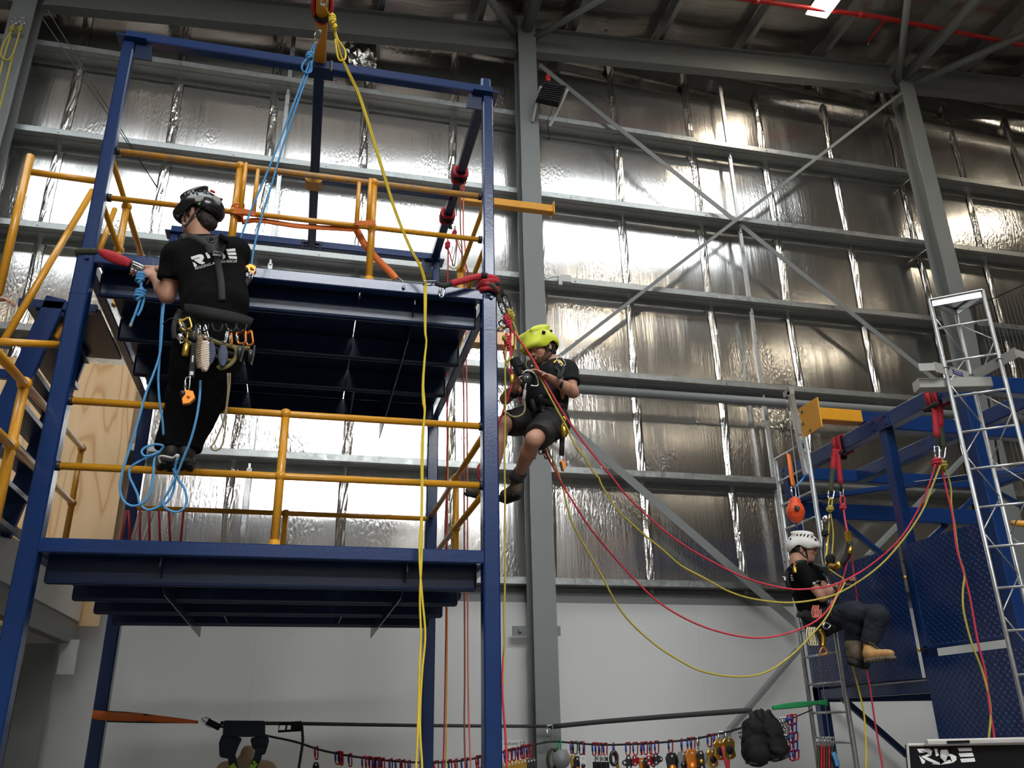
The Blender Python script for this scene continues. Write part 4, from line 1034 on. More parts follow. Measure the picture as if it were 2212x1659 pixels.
    def print_poly(outlines, nm='printed_logo'):
        bm = bmesh.new()
        for pl in outlines:
            vs = [bm.verts.new(at(x, y, 4.3)) for x, y in pl]
            bm.faces.new(vs)
        bmesh.ops.triangulate(bm, faces=bm.faces[:]); bmesh.ops.subdivide_edges(bm, edges=bm.edges[:], cuts=3, use_grid_fill=True)
        cams = V((0, 0, EYE)); from mathutils.bvhtree import BVHTree
        tree = BVHTree.FromPolygons([v.co + ROOT[shirt.name] for v in shirt.data.vertices], [tuple(p.vertices) for p in shirt.data.polygons])
        for v in bm.verts:
            d = (v.co - cams).normalized(); h = tree.ray_cast(cams, d)
            v.co = (h[0] - d * .0035) if h[0] is not None else v.co + d * .28
        mb = MB(); idx = {v: i for i, v in enumerate(bm.verts)}
        mb.add([v.co.copy() for v in bm.verts], [tuple(idx[v] for v in f.verts) for f in bm.faces]); bm.free()
        return obj(nm, mb, 'white', Pn, True)
    # R: bar with round nose and open counter, leg, foot
    print_poly([
        [(412, 555), (430, 549.5), (436, 549.5), (440, 553), (440.5, 558), (438, 562), (436.5, 564), (443.5, 567.5), (437, 571), (430, 569), (420, 562.5), (418.5, 561), (431, 557), (433, 556), (431, 555.5), (414.5, 561)],
        [(416, 565.5), (422, 568.5), (425.5, 572), (425.5, 574.5), (421, 577), (419, 575)],
        [(443.5, 546.5), (448.5, 544.5), (450, 545), (454.5, 555.5), (454, 557), (449.5, 558.5), (448.5, 558)]])
    print_poly([
        [(480, 545), (484, 549), (487, 553), (486.5, 557.5), (481, 560), (479.5, 559), (482, 556), (481.5, 553), (479, 550)],
        [(487.5, 538.5), (508, 536.5), (509, 542.8), (491, 543.8)], [(490, 545.5), (509.5, 545), (510.8, 550.8), (493, 551)], [(492.5, 553), (511.5, 553.5), (512, 559.5), (495.5, 558.5)]])
    # small line of words under it, as text geometry laid on the cloth
    def words(txt, p, q, hgt, nm='printed_words'):
        cu = bpy.data.curves.new('t', 'FONT'); cu.body = txt; cu.size = 1.0; o = bpy.data.objects.new('t', cu); C.objects.link(o)
        dg = bpy.context.evaluated_depsgraph_get(); me = bpy.data.meshes.new_from_object(o.evaluated_get(dg)); bpy.data.objects.remove(o)
        xs_ = [v.co.x for v in me.vertices]; x0, x1 = min(xs_), max(xs_); y1 = max(v.co.y for v in me.vertices)
        from mathutils.bvhtree import BVHTree
        tree = BVHTree.FromPolygons([v.co + ROOT[shirt.name] for v in shirt.data.vertices], [tuple(pp.vertices) for pp in shirt.data.polygons]); cams = V((0, 0, EYE)); vs = []
        ux, uy = q[0] - p[0], q[1] - p[1]; l = math.hypot(ux, uy)
        for v in me.vertices:
            t = (v.co.x - x0) / (x1 - x0); hh = v.co.y / y1 * hgt; x_ = p[0] + ux * t + uy / l * hh; y_ = p[1] + uy * t - ux / l * hh
            d = ray(x_, y_).normalized(); h = tree.ray_cast(cams, d); vs.append((h[0] - d * .0035) if h[0] is not None else cams + d * 4.9)
        obj(nm, MB().add(vs, [tuple(pp.vertices) for pp in me.polygons]), 'white', Pn)
    words('RIGGING-A', (422.5, 582.5), (465, 570.5), 5.6); words('ESS-RESCUE', (478, 567.5), (512, 566.5), 5.2)
    # ---- harness
    Hn = 'webbing'; od = [shirt, trs, body]
    def hstrap(pix, w_, m_, nm, Yg=4.3, lift=.006, t=.005):
        cams = V((0, 0, EYE)); from mathutils.bvhtree import BVHTree
        tr_ = [BVHTree.FromPolygons([v.co + ROOT[o.name] for v in o.data.vertices], [tuple(pp.vertices) for pp in o.data.polygons]) for o in od]
        pts = []; sp2 = []
        pl = [V((x, y, 0)) for x, y in pix]; sm_ = smooth_path(pl, 5)
        for v in sm_:
            d = ray(v.x, v.y).normalized(); b = None
            for t_r in tr_:
                h = t_r.ray_cast(cams, d)
                if h[0] is not None and (b is None or h[3] < b): b = h[3]
            if b is None: b = pts and (pts[-1] - cams).length + lift or 5.0
            pts.append(cams + d * (b - lift))
        for i in range(len(pts)): sp2.append(sum((pts[max(0, min(len(pts) - 1, i + k))] for k in (-2, -1, 0, 1, 2)), V()) / 5 - D * .004)
        return obj(nm, MB().strap(sp2, w_, t, -D), m_, Pn, True)
    hstrap([(393, 516), (405, 512), (430, 519), (450, 531), (463, 545)], .052, 'webbing_grey', 'shoulder_strap')
    hstrap([(487, 508), (480, 520), (474, 534), (468, 548)], .060, 'webbing_grey', 'shoulder_strap')
    hstrap([(433, 517), (447, 516), (462, 516), (478, 514)], .040, 'webbing_grey', 'neck_yoke')
    hstrap([(456, 520), (460, 532), (466, 546)], .085, 'webbing_grey', 'back_pad', lift=.012)
    hstrap([(467, 548), (473, 580), (478, 610), (480, 655)], .036, 'webbing', 'back_strap')
    b0 = on_surface([shirt], [at(470, 548, 4.3)], D, .016)[0]
    obj('buckle', MB().box(b0, (.052, .012, .036)).box(b0 + V((0, -.008, .004)), (.040, .006, .006)), 'dark_steel', Pn, bevel=.003)
    b1 = on_surface([shirt], [at(457, 517, 4.3)], D, .02)[0]
    obj('attachment_ring', MB().tube([b1 + V((math.cos(a) * .018, -.01, math.sin(a) * .020)) for a in [i * math.pi / 6 for i in range(12)]], .004, 8, closed=True), 'dark_steel', Pn, True)
    hstrap([(395, 672), (430, 676), (470, 684), (515, 693), (545, 704)], .085, 'webbing', 'waist_belt', lift=.014, t=.012)
    hstrap([(386, 686), (400, 712), (440, 728), (480, 744), (520, 752), (542, 752)], .026, 'webbing_olive', 'leg_strap', lift=.010)
    hstrap([(384, 706), (410, 728), (450, 744), (480, 760), (520, 768)], .026, 'webbing', 'leg_strap', lift=.012)
    hstrap([(383, 720), (410, 742), (450, 758), (480, 775), (505, 780)], .022, 'webbing_olive', 'leg_strap', lift=.010)
    hstrap([(393, 668), (384, 685), (378, 708), (380, 735)], .040, 'webbing', 'side_strap', lift=.014)
    for x in (412, 440, 470, 500, 522):
        pl = [at(x - 12, 700, 4.36), at(x - 8, 712, 4.33), at(x, 716 , 4.32), at(x + 8, 712, 4.33), at(x + 11, 702, 4.36)]
        obj('gear_loop', MB().tube(smooth_path(pl, 4), .005, 6), 'black', Pn, True)
    return Pn
man1 = man_one()
# ---------------------------------------------------------------- gear hanging on man 1's harness
G = 'gear hanging from the harness of the man in black'
yg = 4.34
carabiner(at(397, 690, yg), at(406, 712, yg), .055, .006, 'gold', (0, 1, .3), label='big gold pear-shaped carabiner at the left end of the harness gear', group=G)
def handle_dev():
    t = thing('ascender', 'gold rod and hook device hanging below the big gold carabiner', 'device', at(405, 712, yg), G)
    obj('rod', MB().tube([at(406, 710, yg), at(403, 745, yg)], .005, 8), 'gold', t, True)
    obj('body', MB().lathe(at(404, 740, yg), at(399, 769, yg), [(0, .007), (.2, .016), (.9, .018), (1, .012)], 10), 'gold', t, True)
handle_dev()
obj('small_pulley', MB().lathe(at(388, 722, yg), at(391, 735, yg) , [(0, .012), (.5, .02), (1, .012)], 10).tube([at(394, 720, yg), at(387, 730, yg), at(390, 742, yg), at(397, 738, yg)], .005, 8), 'alloy', None, True, 'small silver and black pulley on the left hip beside the gold carabiner', 'pulley', G)
def bar_lanyard():
    t = thing('shock_lanyard', 'black folded lanyard pack hanging straight above the orange rope clamp', 'lanyard', at(416, 745, yg), G)
    obj('pack', MB().beam(at(420, 742, yg), at(413, 815, yg), .030, .022, up=(0, 1, 0), c=.006), 'webbing', t)
    obj('white_print', MB().beam(at(417, 768, yg - .012), at(415.5, 782, yg - .012), .008, .002, up=(0, 1, 0)).box(at(414, 806, yg - .013), (.018, .002, .020)), 'white', t)
bar_lanyard()
carabiner(at(406, 814, yg), at(404, 846, yg), .032, .0045, 'alloy', (.8, 1, 0), label='silver carabiner between the black lanyard pack and the orange rope clamp', group=G)
def clamp(c, s, rz, label, grp):
    t = thing('rope_clamp', label, 'device', c, grp); c = V(c); R = Matrix.Rotation(rz, 3, 'Y')
    pr = [(-.030, .030), (.012, .036), (.036, .004), (.022, -.030), (-.008, -.046), (-.024, -.018), (-.018, .004)]
    obj('cam_body', MB().poly([c + R @ V((x * s, 0, z * s)) for x, z in pr], (0, 1, 0), .024 * s), 'orange_ano', t, bevel=.004)
    obj('cam', MB().lathe(c + R @ V((-.028 * s, -.016 * s, .008 * s)), c + R @ V((-.028 * s, .016 * s, .008 * s)), [(0, .013 * s), (1, .013 * s)], 12), 'dark_steel', t, True)
    obj('pivot', MB().lathe(c + R @ V((.004 * s, -.018 * s, 0)), c + R @ V((.004 * s, .018 * s, 0)), [(0, .008 * s), (1, .008 * s)], 10), 'orange_ano', t, True)
    return t
clamp(at(406, 858, yg - .01), 1.05, .25, 'orange metal rope clamp hanging low behind the left thigh', G)
clamp(at(542, 582, 4.60), .95, -.5, 'orange rope clamp on the blue rope right of the black T-shirt', None)
carabiner(at(546, 582, 4.56), at(541, 603, 4.56), .028, .0045, 'alloy', (.8, 1, 0), label='silver carabiner under the orange clamp right of the black T-shirt')
obj('shock_pack', MB().beam(at(540, 600, 4.56), at(526, 620, 4.58), .032, .020, up=(0, 1, 0), c=.005), 'webbing_grey', None, False, 'black and yellow lanyard end beside the right arm of the man in black', 'lanyard')
for i, (x, mm, lb) in enumerate(((421, 'dark_steel', 'purple-grey'), (430, 'alloy', 'dull silver'), (441, 'alloy', 'bright silver'))):
    carabiner(at(x, 706 - i, yg), at(x + (0 if i < 2 else 9), 734 , yg), .024, .0045, mm, (1, .6, 0), label='%s carabiner in the row of three above the pink cord bundle' % lb, group=G)
def braid(cx, y0, y1, w0, w1, m, label, name='cord_bundle', yy=yg - .02, rr=.0052, strands=3):
    mb = MB(); n = 40
    for s in range(strands):
        pts = []
        for i in range(n):
            t = i / (n - 1); y = y0 + (y1 - y0) * t; wv = w0 + (w1 - w0) * math.sin(math.pi * min(1, t * 1.05)) ** .7
            a = 2 * math.pi * (t * 4.2 + s / strands); pts.append(at(cx - (y - y0) * .03 + wv * math.sin(a), y, yy + .012 * math.cos(a * 1.0)))
        mb.tube(pts, rr, 8)
    mb.tube([at(cx + x_, y0 - 10 + abs(x_), yy) for x_ in (-2, 0, 2)], rr, 6)
    return obj(name, mb, m, None, True, label, 'cord', G)
braid(444, 738, 800, 4, 11, 'rope_white', 'plaited pink and white cord bundle hanging from the belt', rr=.0085)
braid(432, 728, 795, 3, 7, 'rope_tan', 'coiled tan cord bundle left of the pink plaited cord', rr=.006)
braid(456, 740, 785, 2, 9, 'rope_indigo', 'dark blue-grey cord bundle right of the pink plaited cord', rr=.005)
braid(482, 748, 790, 3, 9, 'rope_indigo', 'plaited blue-grey cord below the middle carabiners of the harness', rr=.0065)
carabiner(at(492, 712, yg), at(487, 742, yg), .024, .0045, 'alloy', (1, .5, 0), label='silver carabiner holding the plaited blue-grey cord', group=G)
carabiner(at(498, 716, yg), at(500, 746, yg), .026, .005, 'orange_ano', (1, .4, 0), label='orange and silver carabiner beside the plaited blue-grey cord', group=G)
obj('webbing_loop', MB().strap(smooth_path([at(495, 745, yg), at(508, 752, yg), at(511, 766, yg), at(500, 785, yg), at(480, 796, yg), at(470, 790, yg)], 6), .020, .004, (0, 1, 0)), 'webbing_olive', None, True, 'olive edged webbing loop under the orange carabiner', 'sling', G)
carabiner(at(520, 716, yg), at(523, 742, yg), .050, .006, 'orange_ano', (.2, 1, .2), label='bright orange carabiner at the right end of the harness gear', group=G)
carabiner(at(535, 718, yg), at(541, 745, yg), .045, .006, 'orange_ano', (.5, 1, .2), gate='blue_ano', label='orange carabiner with blue gate at the right hip', group=G)
for i, x in enumerate((518, 541)):
    c = at(x, 762 + i * 7, yg); t = thing('pulley', '%s black round pulley hanging at the right hip' % ('left' if i == 0 else 'right'), 'pulley', c, G)
    obj('cheek', MB().lathe(c + V((-.012, 0, 0)), c + V((.012, 0, 0)), [(0, .030), (.2, .036), (.8, .036), (1, .030)], 18), 'dark_steel', t, True)
    obj('sling_tail', MB().strap([c + V((.016, -.01, .06)), c + V((.017, -.012, .0)), c + V((.010, -.01, -.055))], .010, .003, (0, 1, 0)), 'webbing_grey', t)
# ================================================================ MEN 2 AND 3
def seated_man(label, J, fw, up, s, shirt_m, leg_m, shorts, helm_m, torso_fwd, slots, res=.0075, hair=True, beard=False, hs=1.0):
    a = {k: A(v) for k, v in J.items()}
    allp = np.array(list(a.values())); lo, hi = allp.min(0) - .30, allp.max(0) + .30; hi[2] += .05
    Pn = thing('person', label, 'person', V(a['pel']))
    Rm = frame(fw, up); hc = a['head']; tf = np.array(torso_fwd, float); tf /= np.linalg.norm(tf)
    B = SDF(lo, hi, res); head(B, hc, Rm, hs)
    B.cone(hc + Rm @ np.array((0, -.02, -.06)) * hs, a['neck'], .054 * s, .062 * s, .03)
    B.cone(a['neck'], a['chest'], .08 * s, .13 * s, .05, .75, tf); B.cone(a['chest'], a['waist'], .125 * s, .115 * s, .06, .78, tf); B.cone(a['waist'], a['pel'], .115 * s, .13 * s, .06, .8, tf)
    for q in 'LR':
        S_, E_, W_ = a['sh' + q], a['el' + q], a['wr' + q]
        B.cone(a['chest'] + (S_ - a['chest']) * .45, S_, .075 * s, .055 * s, .04); m1 = S_ + (E_ - S_) * .45
        B.cone(S_, m1, .054 * s, .049 * s, .02); B.cone(m1, E_, .049 * s, .039 * s, .02); m2 = E_ + (W_ - E_) * .33
        B.cone(E_, m2, .040 * s, .044 * s, .02); B.cone(m2, W_, .043 * s, .026 * s, .02)
        H_, K_, N_ = a['hip' + q], a['kn' + q], a['an' + q]; c_ = K_ + (N_ - K_) * .32
        B.cone(H_, K_, .090 * s, .056 * s, .03); B.ell(K_, np.array((.054, .054, .058)) * s, None, .02); B.cone(K_, c_, .052 * s, .056 * s, .02); B.cone(c_, N_, .055 * s, .036 * s, .02)
        hand(B, W_, a['hd' + q] - W_, a.get('pn' + q, np.array((0, -1, -.3)) + a['chest'] * 0) if ('pn' + q) in a else (0, .2, -1), 1 if q == 'L' else -1, (.5, .7, .5), .95 * s)
    body = sobj('body', B, 'skin', Pn)
    T_ = SDF(lo, hi, res)
    T_.cone(a['neck'] + (a['chest'] - a['neck']) * .12, a['chest'], .075 * s, .150 * s, .05, .8, tf); T_.cone(a['chest'], a['waist'], .150 * s, .140 * s, .06, .82, tf); T_.cone(a['waist'], a['pel'], .140 * s, .150 * s, .06, .82, tf)
    for q in 'LR':
        S_, E_ = a['sh' + q], a['el' + q]; T_.cone(a['chest'] + (S_ - a['chest']) * .4, S_, .090 * s, .072 * s, .05)
        T_.cone(S_, S_ + (E_ - S_) * .62, .073 * s, .070 * s, .02)
        T_.cone(S_ + (a['chest'] - S_) * .3, a['waist'] + (S_ - a['chest']) * .3, .085 * s, .09 * s, .05)
    T_.wrinkle(.009 * s, 22, 3)
    for q in 'LR':
        S_, E_ = a['sh' + q], a['el' + q]; d = (E_ - S_) / np.linalg.norm(E_ - S_); cp = S_ + (E_ - S_) * .60; X, Y, Z = T_.grid()
        pl = (X - cp[0]) * d[0] + (Y - cp[1]) * d[1] + (Z - cp[2]) * d[2]; dist = np.sqrt((X - cp[0]) ** 2 + (Y - cp[1]) ** 2 + (Z - cp[2]) ** 2)
        axd = np.sqrt(np.maximum(dist ** 2 - pl ** 2, 0)); T_.d = np.where((axd < .095 * s) & (pl > 0) & (pl < .16), np.maximum(T_.d, pl), T_.d).astype(np.float32)
    T_.ell(a['neck'] + (a['neck'] - a['chest']) * .28, np.array((.062, .062, .05)) * s, None, .01, 'sub')
    shirt = sobj('t_shirt', T_, shirt_m, Pn)
    L = SDF(lo, hi, res); L.cone(a['waist'] + (a['pel'] - a['waist']) * .6, a['pel'], .145 * s, .152 * s, .04, .85, tf)
    for q in 'LR':
        H_, K_, N_ = a['hip' + q], a['kn' + q], a['an' + q]
        if shorts: L.cone(H_, H_ + (K_ - H_) * .84, .120 * s, .090 * s, .03)
        else: L.cone(H_, K_, .115 * s, .084 * s, .03); L.cone(K_, N_, .084 * s, .066 * s, .025)
    L.wrinkle(.011 * s, 20, 6)
    for q in 'LR':
        H_, K_, N_ = a['hip' + q], a['kn' + q], a['an' + q]; 
        if shorts: d = (K_ - H_) / np.linalg.norm(K_ - H_); cp = H_ + (K_ - H_) * .86
        else: d = (N_ - K_) / np.linalg.norm(N_ - K_); cp = K_ + (N_ - K_) * .97
        X, Y, Z = L.grid(); pl = (X - cp[0]) * d[0] + (Y - cp[1]) * d[1] + (Z - cp[2]) * d[2]; dist = np.sqrt((X - cp[0]) ** 2 + (Y - cp[1]) ** 2 + (Z - cp[2]) ** 2)
        axd = np.sqrt(np.maximum(dist ** 2 - pl ** 2, 0)); L.d = np.where((axd < .11 * s) & (pl > 0) & (pl < .16), np.maximum(L.d, pl), L.d).astype(np.float32)
    leg = sobj('shorts' if shorts else 'trousers', L, leg_m, Pn)
    P = lambda x, y, z: hc + Rm @ (np.array((x, y, z)) * hs)
    if hair:
        H = SDF(hc - .2, hc + .2, .0055)
        H.ell(P(0, -.040, .005), np.array((.081, .070, .075)) * hs, Rm, 0); H.ell(P(0, -.060, -.050), np.array((.058, .042, .040)) * hs, Rm, .03)
        for sx in (-1, 1): H.ell(P(sx * .071, .018, .004), np.array((.008, .018, .034)) * hs, Rm, .01)
        H.wrinkle(.006, 95, 4); sobj('hair', H, 'hair', Pn)
    if beard:
        H = SDF(hc - .2, hc + .2, .0045)
        H.ell(P(0, .050, -.085), np.array((.055, .050, .042)) * hs, Rm, 0); H.ell(P(0, .078, -.088), np.array((.036, .030, .030)) * hs, Rm, .02)
        for sx in (-1, 1):
            H.cone(P(sx * .062, .020, -.040), P(sx * .050, .050, -.085), .016 * hs, .020 * hs, .02); H.cone(P(sx * .004, .098, -.045), P(sx * .026, .090, -.062), .006 * hs, .006 * hs, .005)
        H.ell(P(0, .100, -.060), np.array((.020, .018, .009)) * hs, Rm, .004, 'sub'); H.ell(P(0, .07, -.02), np.array((.048, .05, .022)) * hs, Rm, .01, 'sub'); H.wrinkle(.004, 150, 4); sobj('beard', H, 'beard', Pn)
    for sx in (-1, 1):
        obj('eye', MB().ball(P(sx * .031, .0845, .003), .0115 * hs, 10, 7), 'white', Pn, True)
        obj('eyebrow', MB().tube([P(sx * .014, .101, .022), P(sx * .032, .099, .027), P(sx * .050, .086, .022)], .0035 * hs, 6), 'hair', Pn, True)
        obj('eyelid', MB().ball(P(sx * .031, .0855, .006), .0125 * hs, 10, 7, sc=(1, 1, .75)), 'skin', Pn, True)
    helmet(Pn, hc, Rm, helm_m, slots, s=hs)
    st = MB()
    for sx in (-1, 1):
        st.strap([V(P(sx * .088, .035, .02)), V(P(sx * .080, .030, -.04)), V(P(sx * .056, .040, -.095)), V(P(0, .050, -.125))], .013 * hs, .003, V(Rm @ np.array((sx, .3, 0))))
        st.strap([V(P(sx * .082, -.08, .0)), V(P(sx * .082, -.03, -.045)), V(P(sx * .064, .026, -.088))], .012 * hs, .003, V(Rm @ np.array((sx, -.1, 0))))
    obj('chin_strap', st, 'webbing', Pn)
    return Pn, body, shirt, leg, P, Rm

def wrap_strap(Pn, od, pix, w_, m_, nm, lift=.006, t=.005, away=1):
    from mathutils.bvhtree import BVHTree
    cams = V((0, 0, EYE)); tr_ = [BVHTree.FromPolygons([v.co + ROOT[o.name] for v in o.data.vertices], [tuple(pp.vertices) for pp in o.data.polygons]) for o in od]
    pts = []; prev = None
    for v in smooth_path([V((x, y, 0)) for x, y in pix], 5):
        d = ray(v.x, v.y).normalized(); b = None
        for t_r in tr_:
            h = t_r.ray_cast(cams, d)
            if h[0] is not None and (b is None or h[3] < b): b = h[3]
        if b is None: b = prev or (V(ROOT[Pn.name]) - cams).length
        prev = b; pts.append(cams + d * (b - lift))
    n = len(pts); D = -ray(*pix[len(pix) // 2]).normalized()
    sp2 = [sum((pts[max(0, min(n - 1, i + k))] for k in (-1, 0, 1)), V()) / 3 for i in range(n)]
    return obj(nm, MB().strap(sp2, w_, t, D), m_, Pn, True)

# ---- man 2: yellow helmet, dark T-shirt and shorts, hanging right of the tower
Y2 = 5.16
J2 = dict(head=at(1168, 754, Y2), neck=at(1192, 789, Y2 + .05), chest=at(1188, 820, Y2 + .02), waist=at(1180, 868, Y2 + .02), pel=at(1180, 900, Y2 + .06),
          shL=at(1226, 800, Y2 - .05), shR=at(1156, 806, Y2 + .19), elL=at(1238, 848, Y2 - .12), elR=at(1092, 862, Y2 + .10), wrL=at(1186, 815, Y2 - .26), wrR=at(1114, 835, Y2 - .10),
          hdL=at(1156, 801, Y2 - .28), hdR=at(1126, 812, Y2 - .17), hipL=at(1196, 912, Y2 - .02), hipR=at(1160, 905, Y2 + .14), knL=at(1153, 950, Y2 - .34), knR=at(1086, 916, Y2 + .06),
          anL=at(1119, 1030, Y2 - .02), anR=at(1058, 1046, Y2 + .12))
man2, b2, s2, l2, P2_, R2_ = seated_man('man in yellow helmet, dark T-shirt and shorts hanging beside the tower post', J2, (-.78, -.42, -.40), (-.30, -.05, 1), .92, 'shirt_grey', 'shorts', True, 'helmet_yellow', (-.72, -.68, 0),
    [(1.25, .40, 1.40, .28, .013), (1.05, .80, 1.12, .92, .006), (1.3, .82, 1.38, .96, .006), (1.6, .80, 1.68, .96, .006), (1.9, .74, 1.98, .88, .006), (2.35, .30, 2.35, .44, .010)], beard=True, hs=.98, res=.007)
def sock(Pn, a, b, r, m): obj('sock', MB().tube([a, a.lerp(b, .5), b], [r, r * 1.04, r * 1.02], 14), m, Pn, True)
sock(man2, at(1125, 1018, Y2 - .06), at(1113, 1038, Y2 - .01), .046, 'webbing_grey')
hb = A(at(1112, 1076, Y2 - .02)); tb2 = A(at(1078, 1068, Y2 + .30))
boot(man2, A(at(1119, 1068, Y2 - .03)), A(at(1082, 1082, Y2 + .22)), (.35, -.55, .75), 'boot_brown', ankle=A(at(1116, 1033, Y2 - .02)))
boot(man2, A(at(1062, 1080, Y2 + .14)), A(at(1004, 1067, Y2 + .10)), (.15, -.2, 1), 'boot_brown', ankle=A(at(1056, 1048, Y2 + .12)), laces=False)
od2 = [s2, l2, b2]
wrap_strap(man2, od2, [(1198, 792), (1212, 812), (1210, 835), (1196, 860)], .030, 'webbing', 'shoulder_strap')
wrap_strap(man2, od2, [(1160, 862), (1180, 868), (1205, 876), (1226, 880)], .045, 'webbing', 'waist_belt', lift=.010)
wrap_strap(man2, od2, [(1148, 862), (1152, 875), (1158, 890)], .030, 'webbing_grey', 'leg_strap', lift=.008)
wrap_strap(man2, od2, [(1166, 852), (1172, 872), (1174, 890)], .028, 'webbing_grey', 'leg_strap', lift=.008)
wrap_strap(man2, od2, [(1195, 912), (1205, 935), (1200, 958)], .010, 'webbing', 'leg_strap', lift=.004)
wrap_strap(man2, od2, [(1148, 900), (1160, 884), (1195, 888), (1215, 905)], .022, 'webbing', 'leg_strap', lift=.006)
wrap_strap(man2, od2, [(1196, 785), (1206, 779), (1216, 790)], .02, 'gold', 'shoulder_pad', lift=.012)
b = on_surface([s2], [at(1192, 791, 4.6)], V((0.2, 1, .3)), .004)[0]
obj('printed_mark', MB().strap([b + V((-.012, 0, .008)), b + V((-.006, 0, 0)), b + V((-.012, 0, -.008))], .004, .002, (0, -1, 0)).strap([b + V((.012, 0, .008)), b + V((.006, 0, 0)), b + V((.012, 0, -.008))], .004, .002, (0, -1, 0)).box(b, (.014, .002, .004)), 'white', man2)
G2 = 'gear on the man in the yellow helmet'
yh = Y2 - .30
carabiner(at(1206, 772, 4.92), at(1219, 790, 4.92), .040, .0045, 'alloy', (.3, 1, 0), label='white metal carabiner on the shoulder strap of the man in shorts', group=G2)
obj('lanyard', MB().strap(smooth_path([at(1217, 790, 4.9), at(1216, 803, 4.88), at(1207, 816, 4.86), at(1209, 800, 4.87)], 5), .020, .008, (0, 1, 0)), 'webbing', None, True, 'short black lanyard tail hanging from the white shoulder carabiner', 'lanyard', G2)
def descender(c):
    t = thing('descender', 'round steel descender plate at the chest of the man in shorts', 'device', c, G2)
    obj('side_plate', MB().lathe(c + V((0, -.012, 0)), c + V((0, .012, 0)), [(0, .030), (.3, .036), (.7, .036), (1, .030)], 18), 'dark_steel', t, True)
    obj('steel_arm', MB().tube(smooth_path([c + V((-.04, -.02, .02)), c + V((0, -.03, .045)), c + V((.055, -.02, .02)), c + V((.07, -.01, -.045)), c + V((.02, -.01, -.05))], 5), .0055, 8), 'alloy', t, True)
    obj('hub', MB().ball(c + V((0, -.016, 0)), .012), 'alloy', t, True)
descender(at(1138, 818, yh))
carabiner(at(1123, 820, yh), at(1139, 812, yh), .03, .004, 'alloy', (0, 1, .2), label='silver carabiner left of the round steel descender', group=G2)
obj('hook', MB().tube(smooth_path([at(1137, 826, yh), at(1134, 840, yh), at(1133, 852, yh)], 4), .006, 8).beam(at(1134, 843, yh), at(1131, 864, yh), .020, .014, up=(0, 1, 0)), 'grey_patch', None, True, 'cream and silver snap hook below the steel descender', 'hook', G2)
rope('cow_tail', [at(1132, 862, yh), at(1134, 880, yh), at(1130, 893, yh), at(1118, 900, yh), at(1105, 899, yh), at(1093, 890, yh)], .0062, 'rope_tan', 'grey-green cow tail looping over the right thigh of the man in shorts', 'rope', G2)
obj('gold_ring', MB().lathe(at(1107, 810, yh), at(1105, 828, yh), [(0, .012), (.1, .016), (.9, .016), (1, .012)], 14), 'gold', None, True, 'gold tube-shaped rope clamp on the red rope left of the descender', 'device', G2)
def pulley_big(c):
    t = thing('pulley_block', 'large black pulley block held at the chest of the man in shorts', 'pulley', c, G2)
    n = V((.25, -1, .2)).normalized()
    obj('side_plate', MB().lathe(c - n * .014, c + n * .014, [(0, .050), (.2, .058), (.8, .058), (1, .050)], 22), 'black', t, True)
    obj('wheel_rim', MB().tube([c + n * .018 + (V((math.cos(a), 0, math.sin(a))) - n * V((math.cos(a), 0, math.sin(a))).dot(n)) * .046 for a in [i * math.pi / 12 for i in range(7, 20)]], .004, 8), 'webbing_olive', t, True)
    obj('axle', MB().ball(c + n * .016, .010), 'alloy', t, True)
pulley_big(at(1146, 794, Y2 - .22))
def black_pouch(c):
    obj('rope_grab', MB().beam(c + V((-.02, 0, .06)), c + V((.035, 0, -.05)), .065, .04, up=(0, 1, 0), c=.018).beam(c + V((-.005, -.022, .05)), c + V((.01, -.024, .0)), .04, .01, up=(0, 1, 0)), 'black', None, False, 'black rope grab device beside the red ropes at the raised glove', 'device', G2, bevel=.004)
black_pouch(at(1117, 793, Y2 - .20))
obj('work_glove', MB().lathe(at(1112, 845, Y2 - .05), at(1108, 852, Y2 - .02), [(0, .034), (.5, .038), (1, .036)], 14), 'black', man2, True)
obj('descender_gold', MB().lathe(at(1217, 913, 4.95), at(1219, 945, 4.95), [(0, .008), (.15, .020), (.4, .026), (.75, .028), (.95, .016), (1, .006)], 16).tube([at(1213, 905, 4.95), at(1218, 900, 4.95), at(1222, 906, 4.95), at(1218, 915, 4.95)], .005, 8), 'gold', None, True, 'gold figure descender at the left hip of the man in shorts', 'device', G2)
def shoe_hook():
    t = thing('foot_loop', 'black strap with orange and black hook hanging below the left hip', 'lanyard', at(1216, 945, 5.0), G2)
    obj('strap', MB().strap([at(1217, 920, 5.0), at(1214, 955, 5.0), at(1213, 984, 5.0)], .030, .014, (0, 1, 0)), 'webbing', t, True)
    obj('link', MB().tube([at(1210, 984, 5.0), at(1210, 996, 5.0), at(1220, 996, 5.0), at(1219, 984, 5.0)], .003, 6), 'alloy', t, True)
    obj('hook_body', MB().poly([at(1209, 996, 5.0), at(1220, 995, 5.0), at(1222, 1008, 5.0), at(1218, 1019, 5.0), at(1214, 1017, 5.0)], (0, 1, 0), .02), 'orange_ano', t, bevel=.003)
    obj('hook_cam', MB().beam(at(1211, 999, 4.98), at(1215, 1017, 4.98), .016, .015, up=(0, 1, 0)), 'dark_steel', t)
shoe_hook()
for i, (x, y) in enumerate(((1147, 968), (1150, 985), (1168, 975), (1176, 985), (1143, 958))):
    carabiner(at(x, y - 14, Y2 + .05), at(x + (i % 2) * 4, y + 6, Y2 + .05), .03, .0045, 'dark_steel', (.6 * (-1) ** i, 1, 0), label='dark carabiner hanging under the seat of the man in shorts, %s' % ('by the knee', 'lowest by the calf', 'middle right one', 'rightmost', 'behind the knee')[i], group=G2)

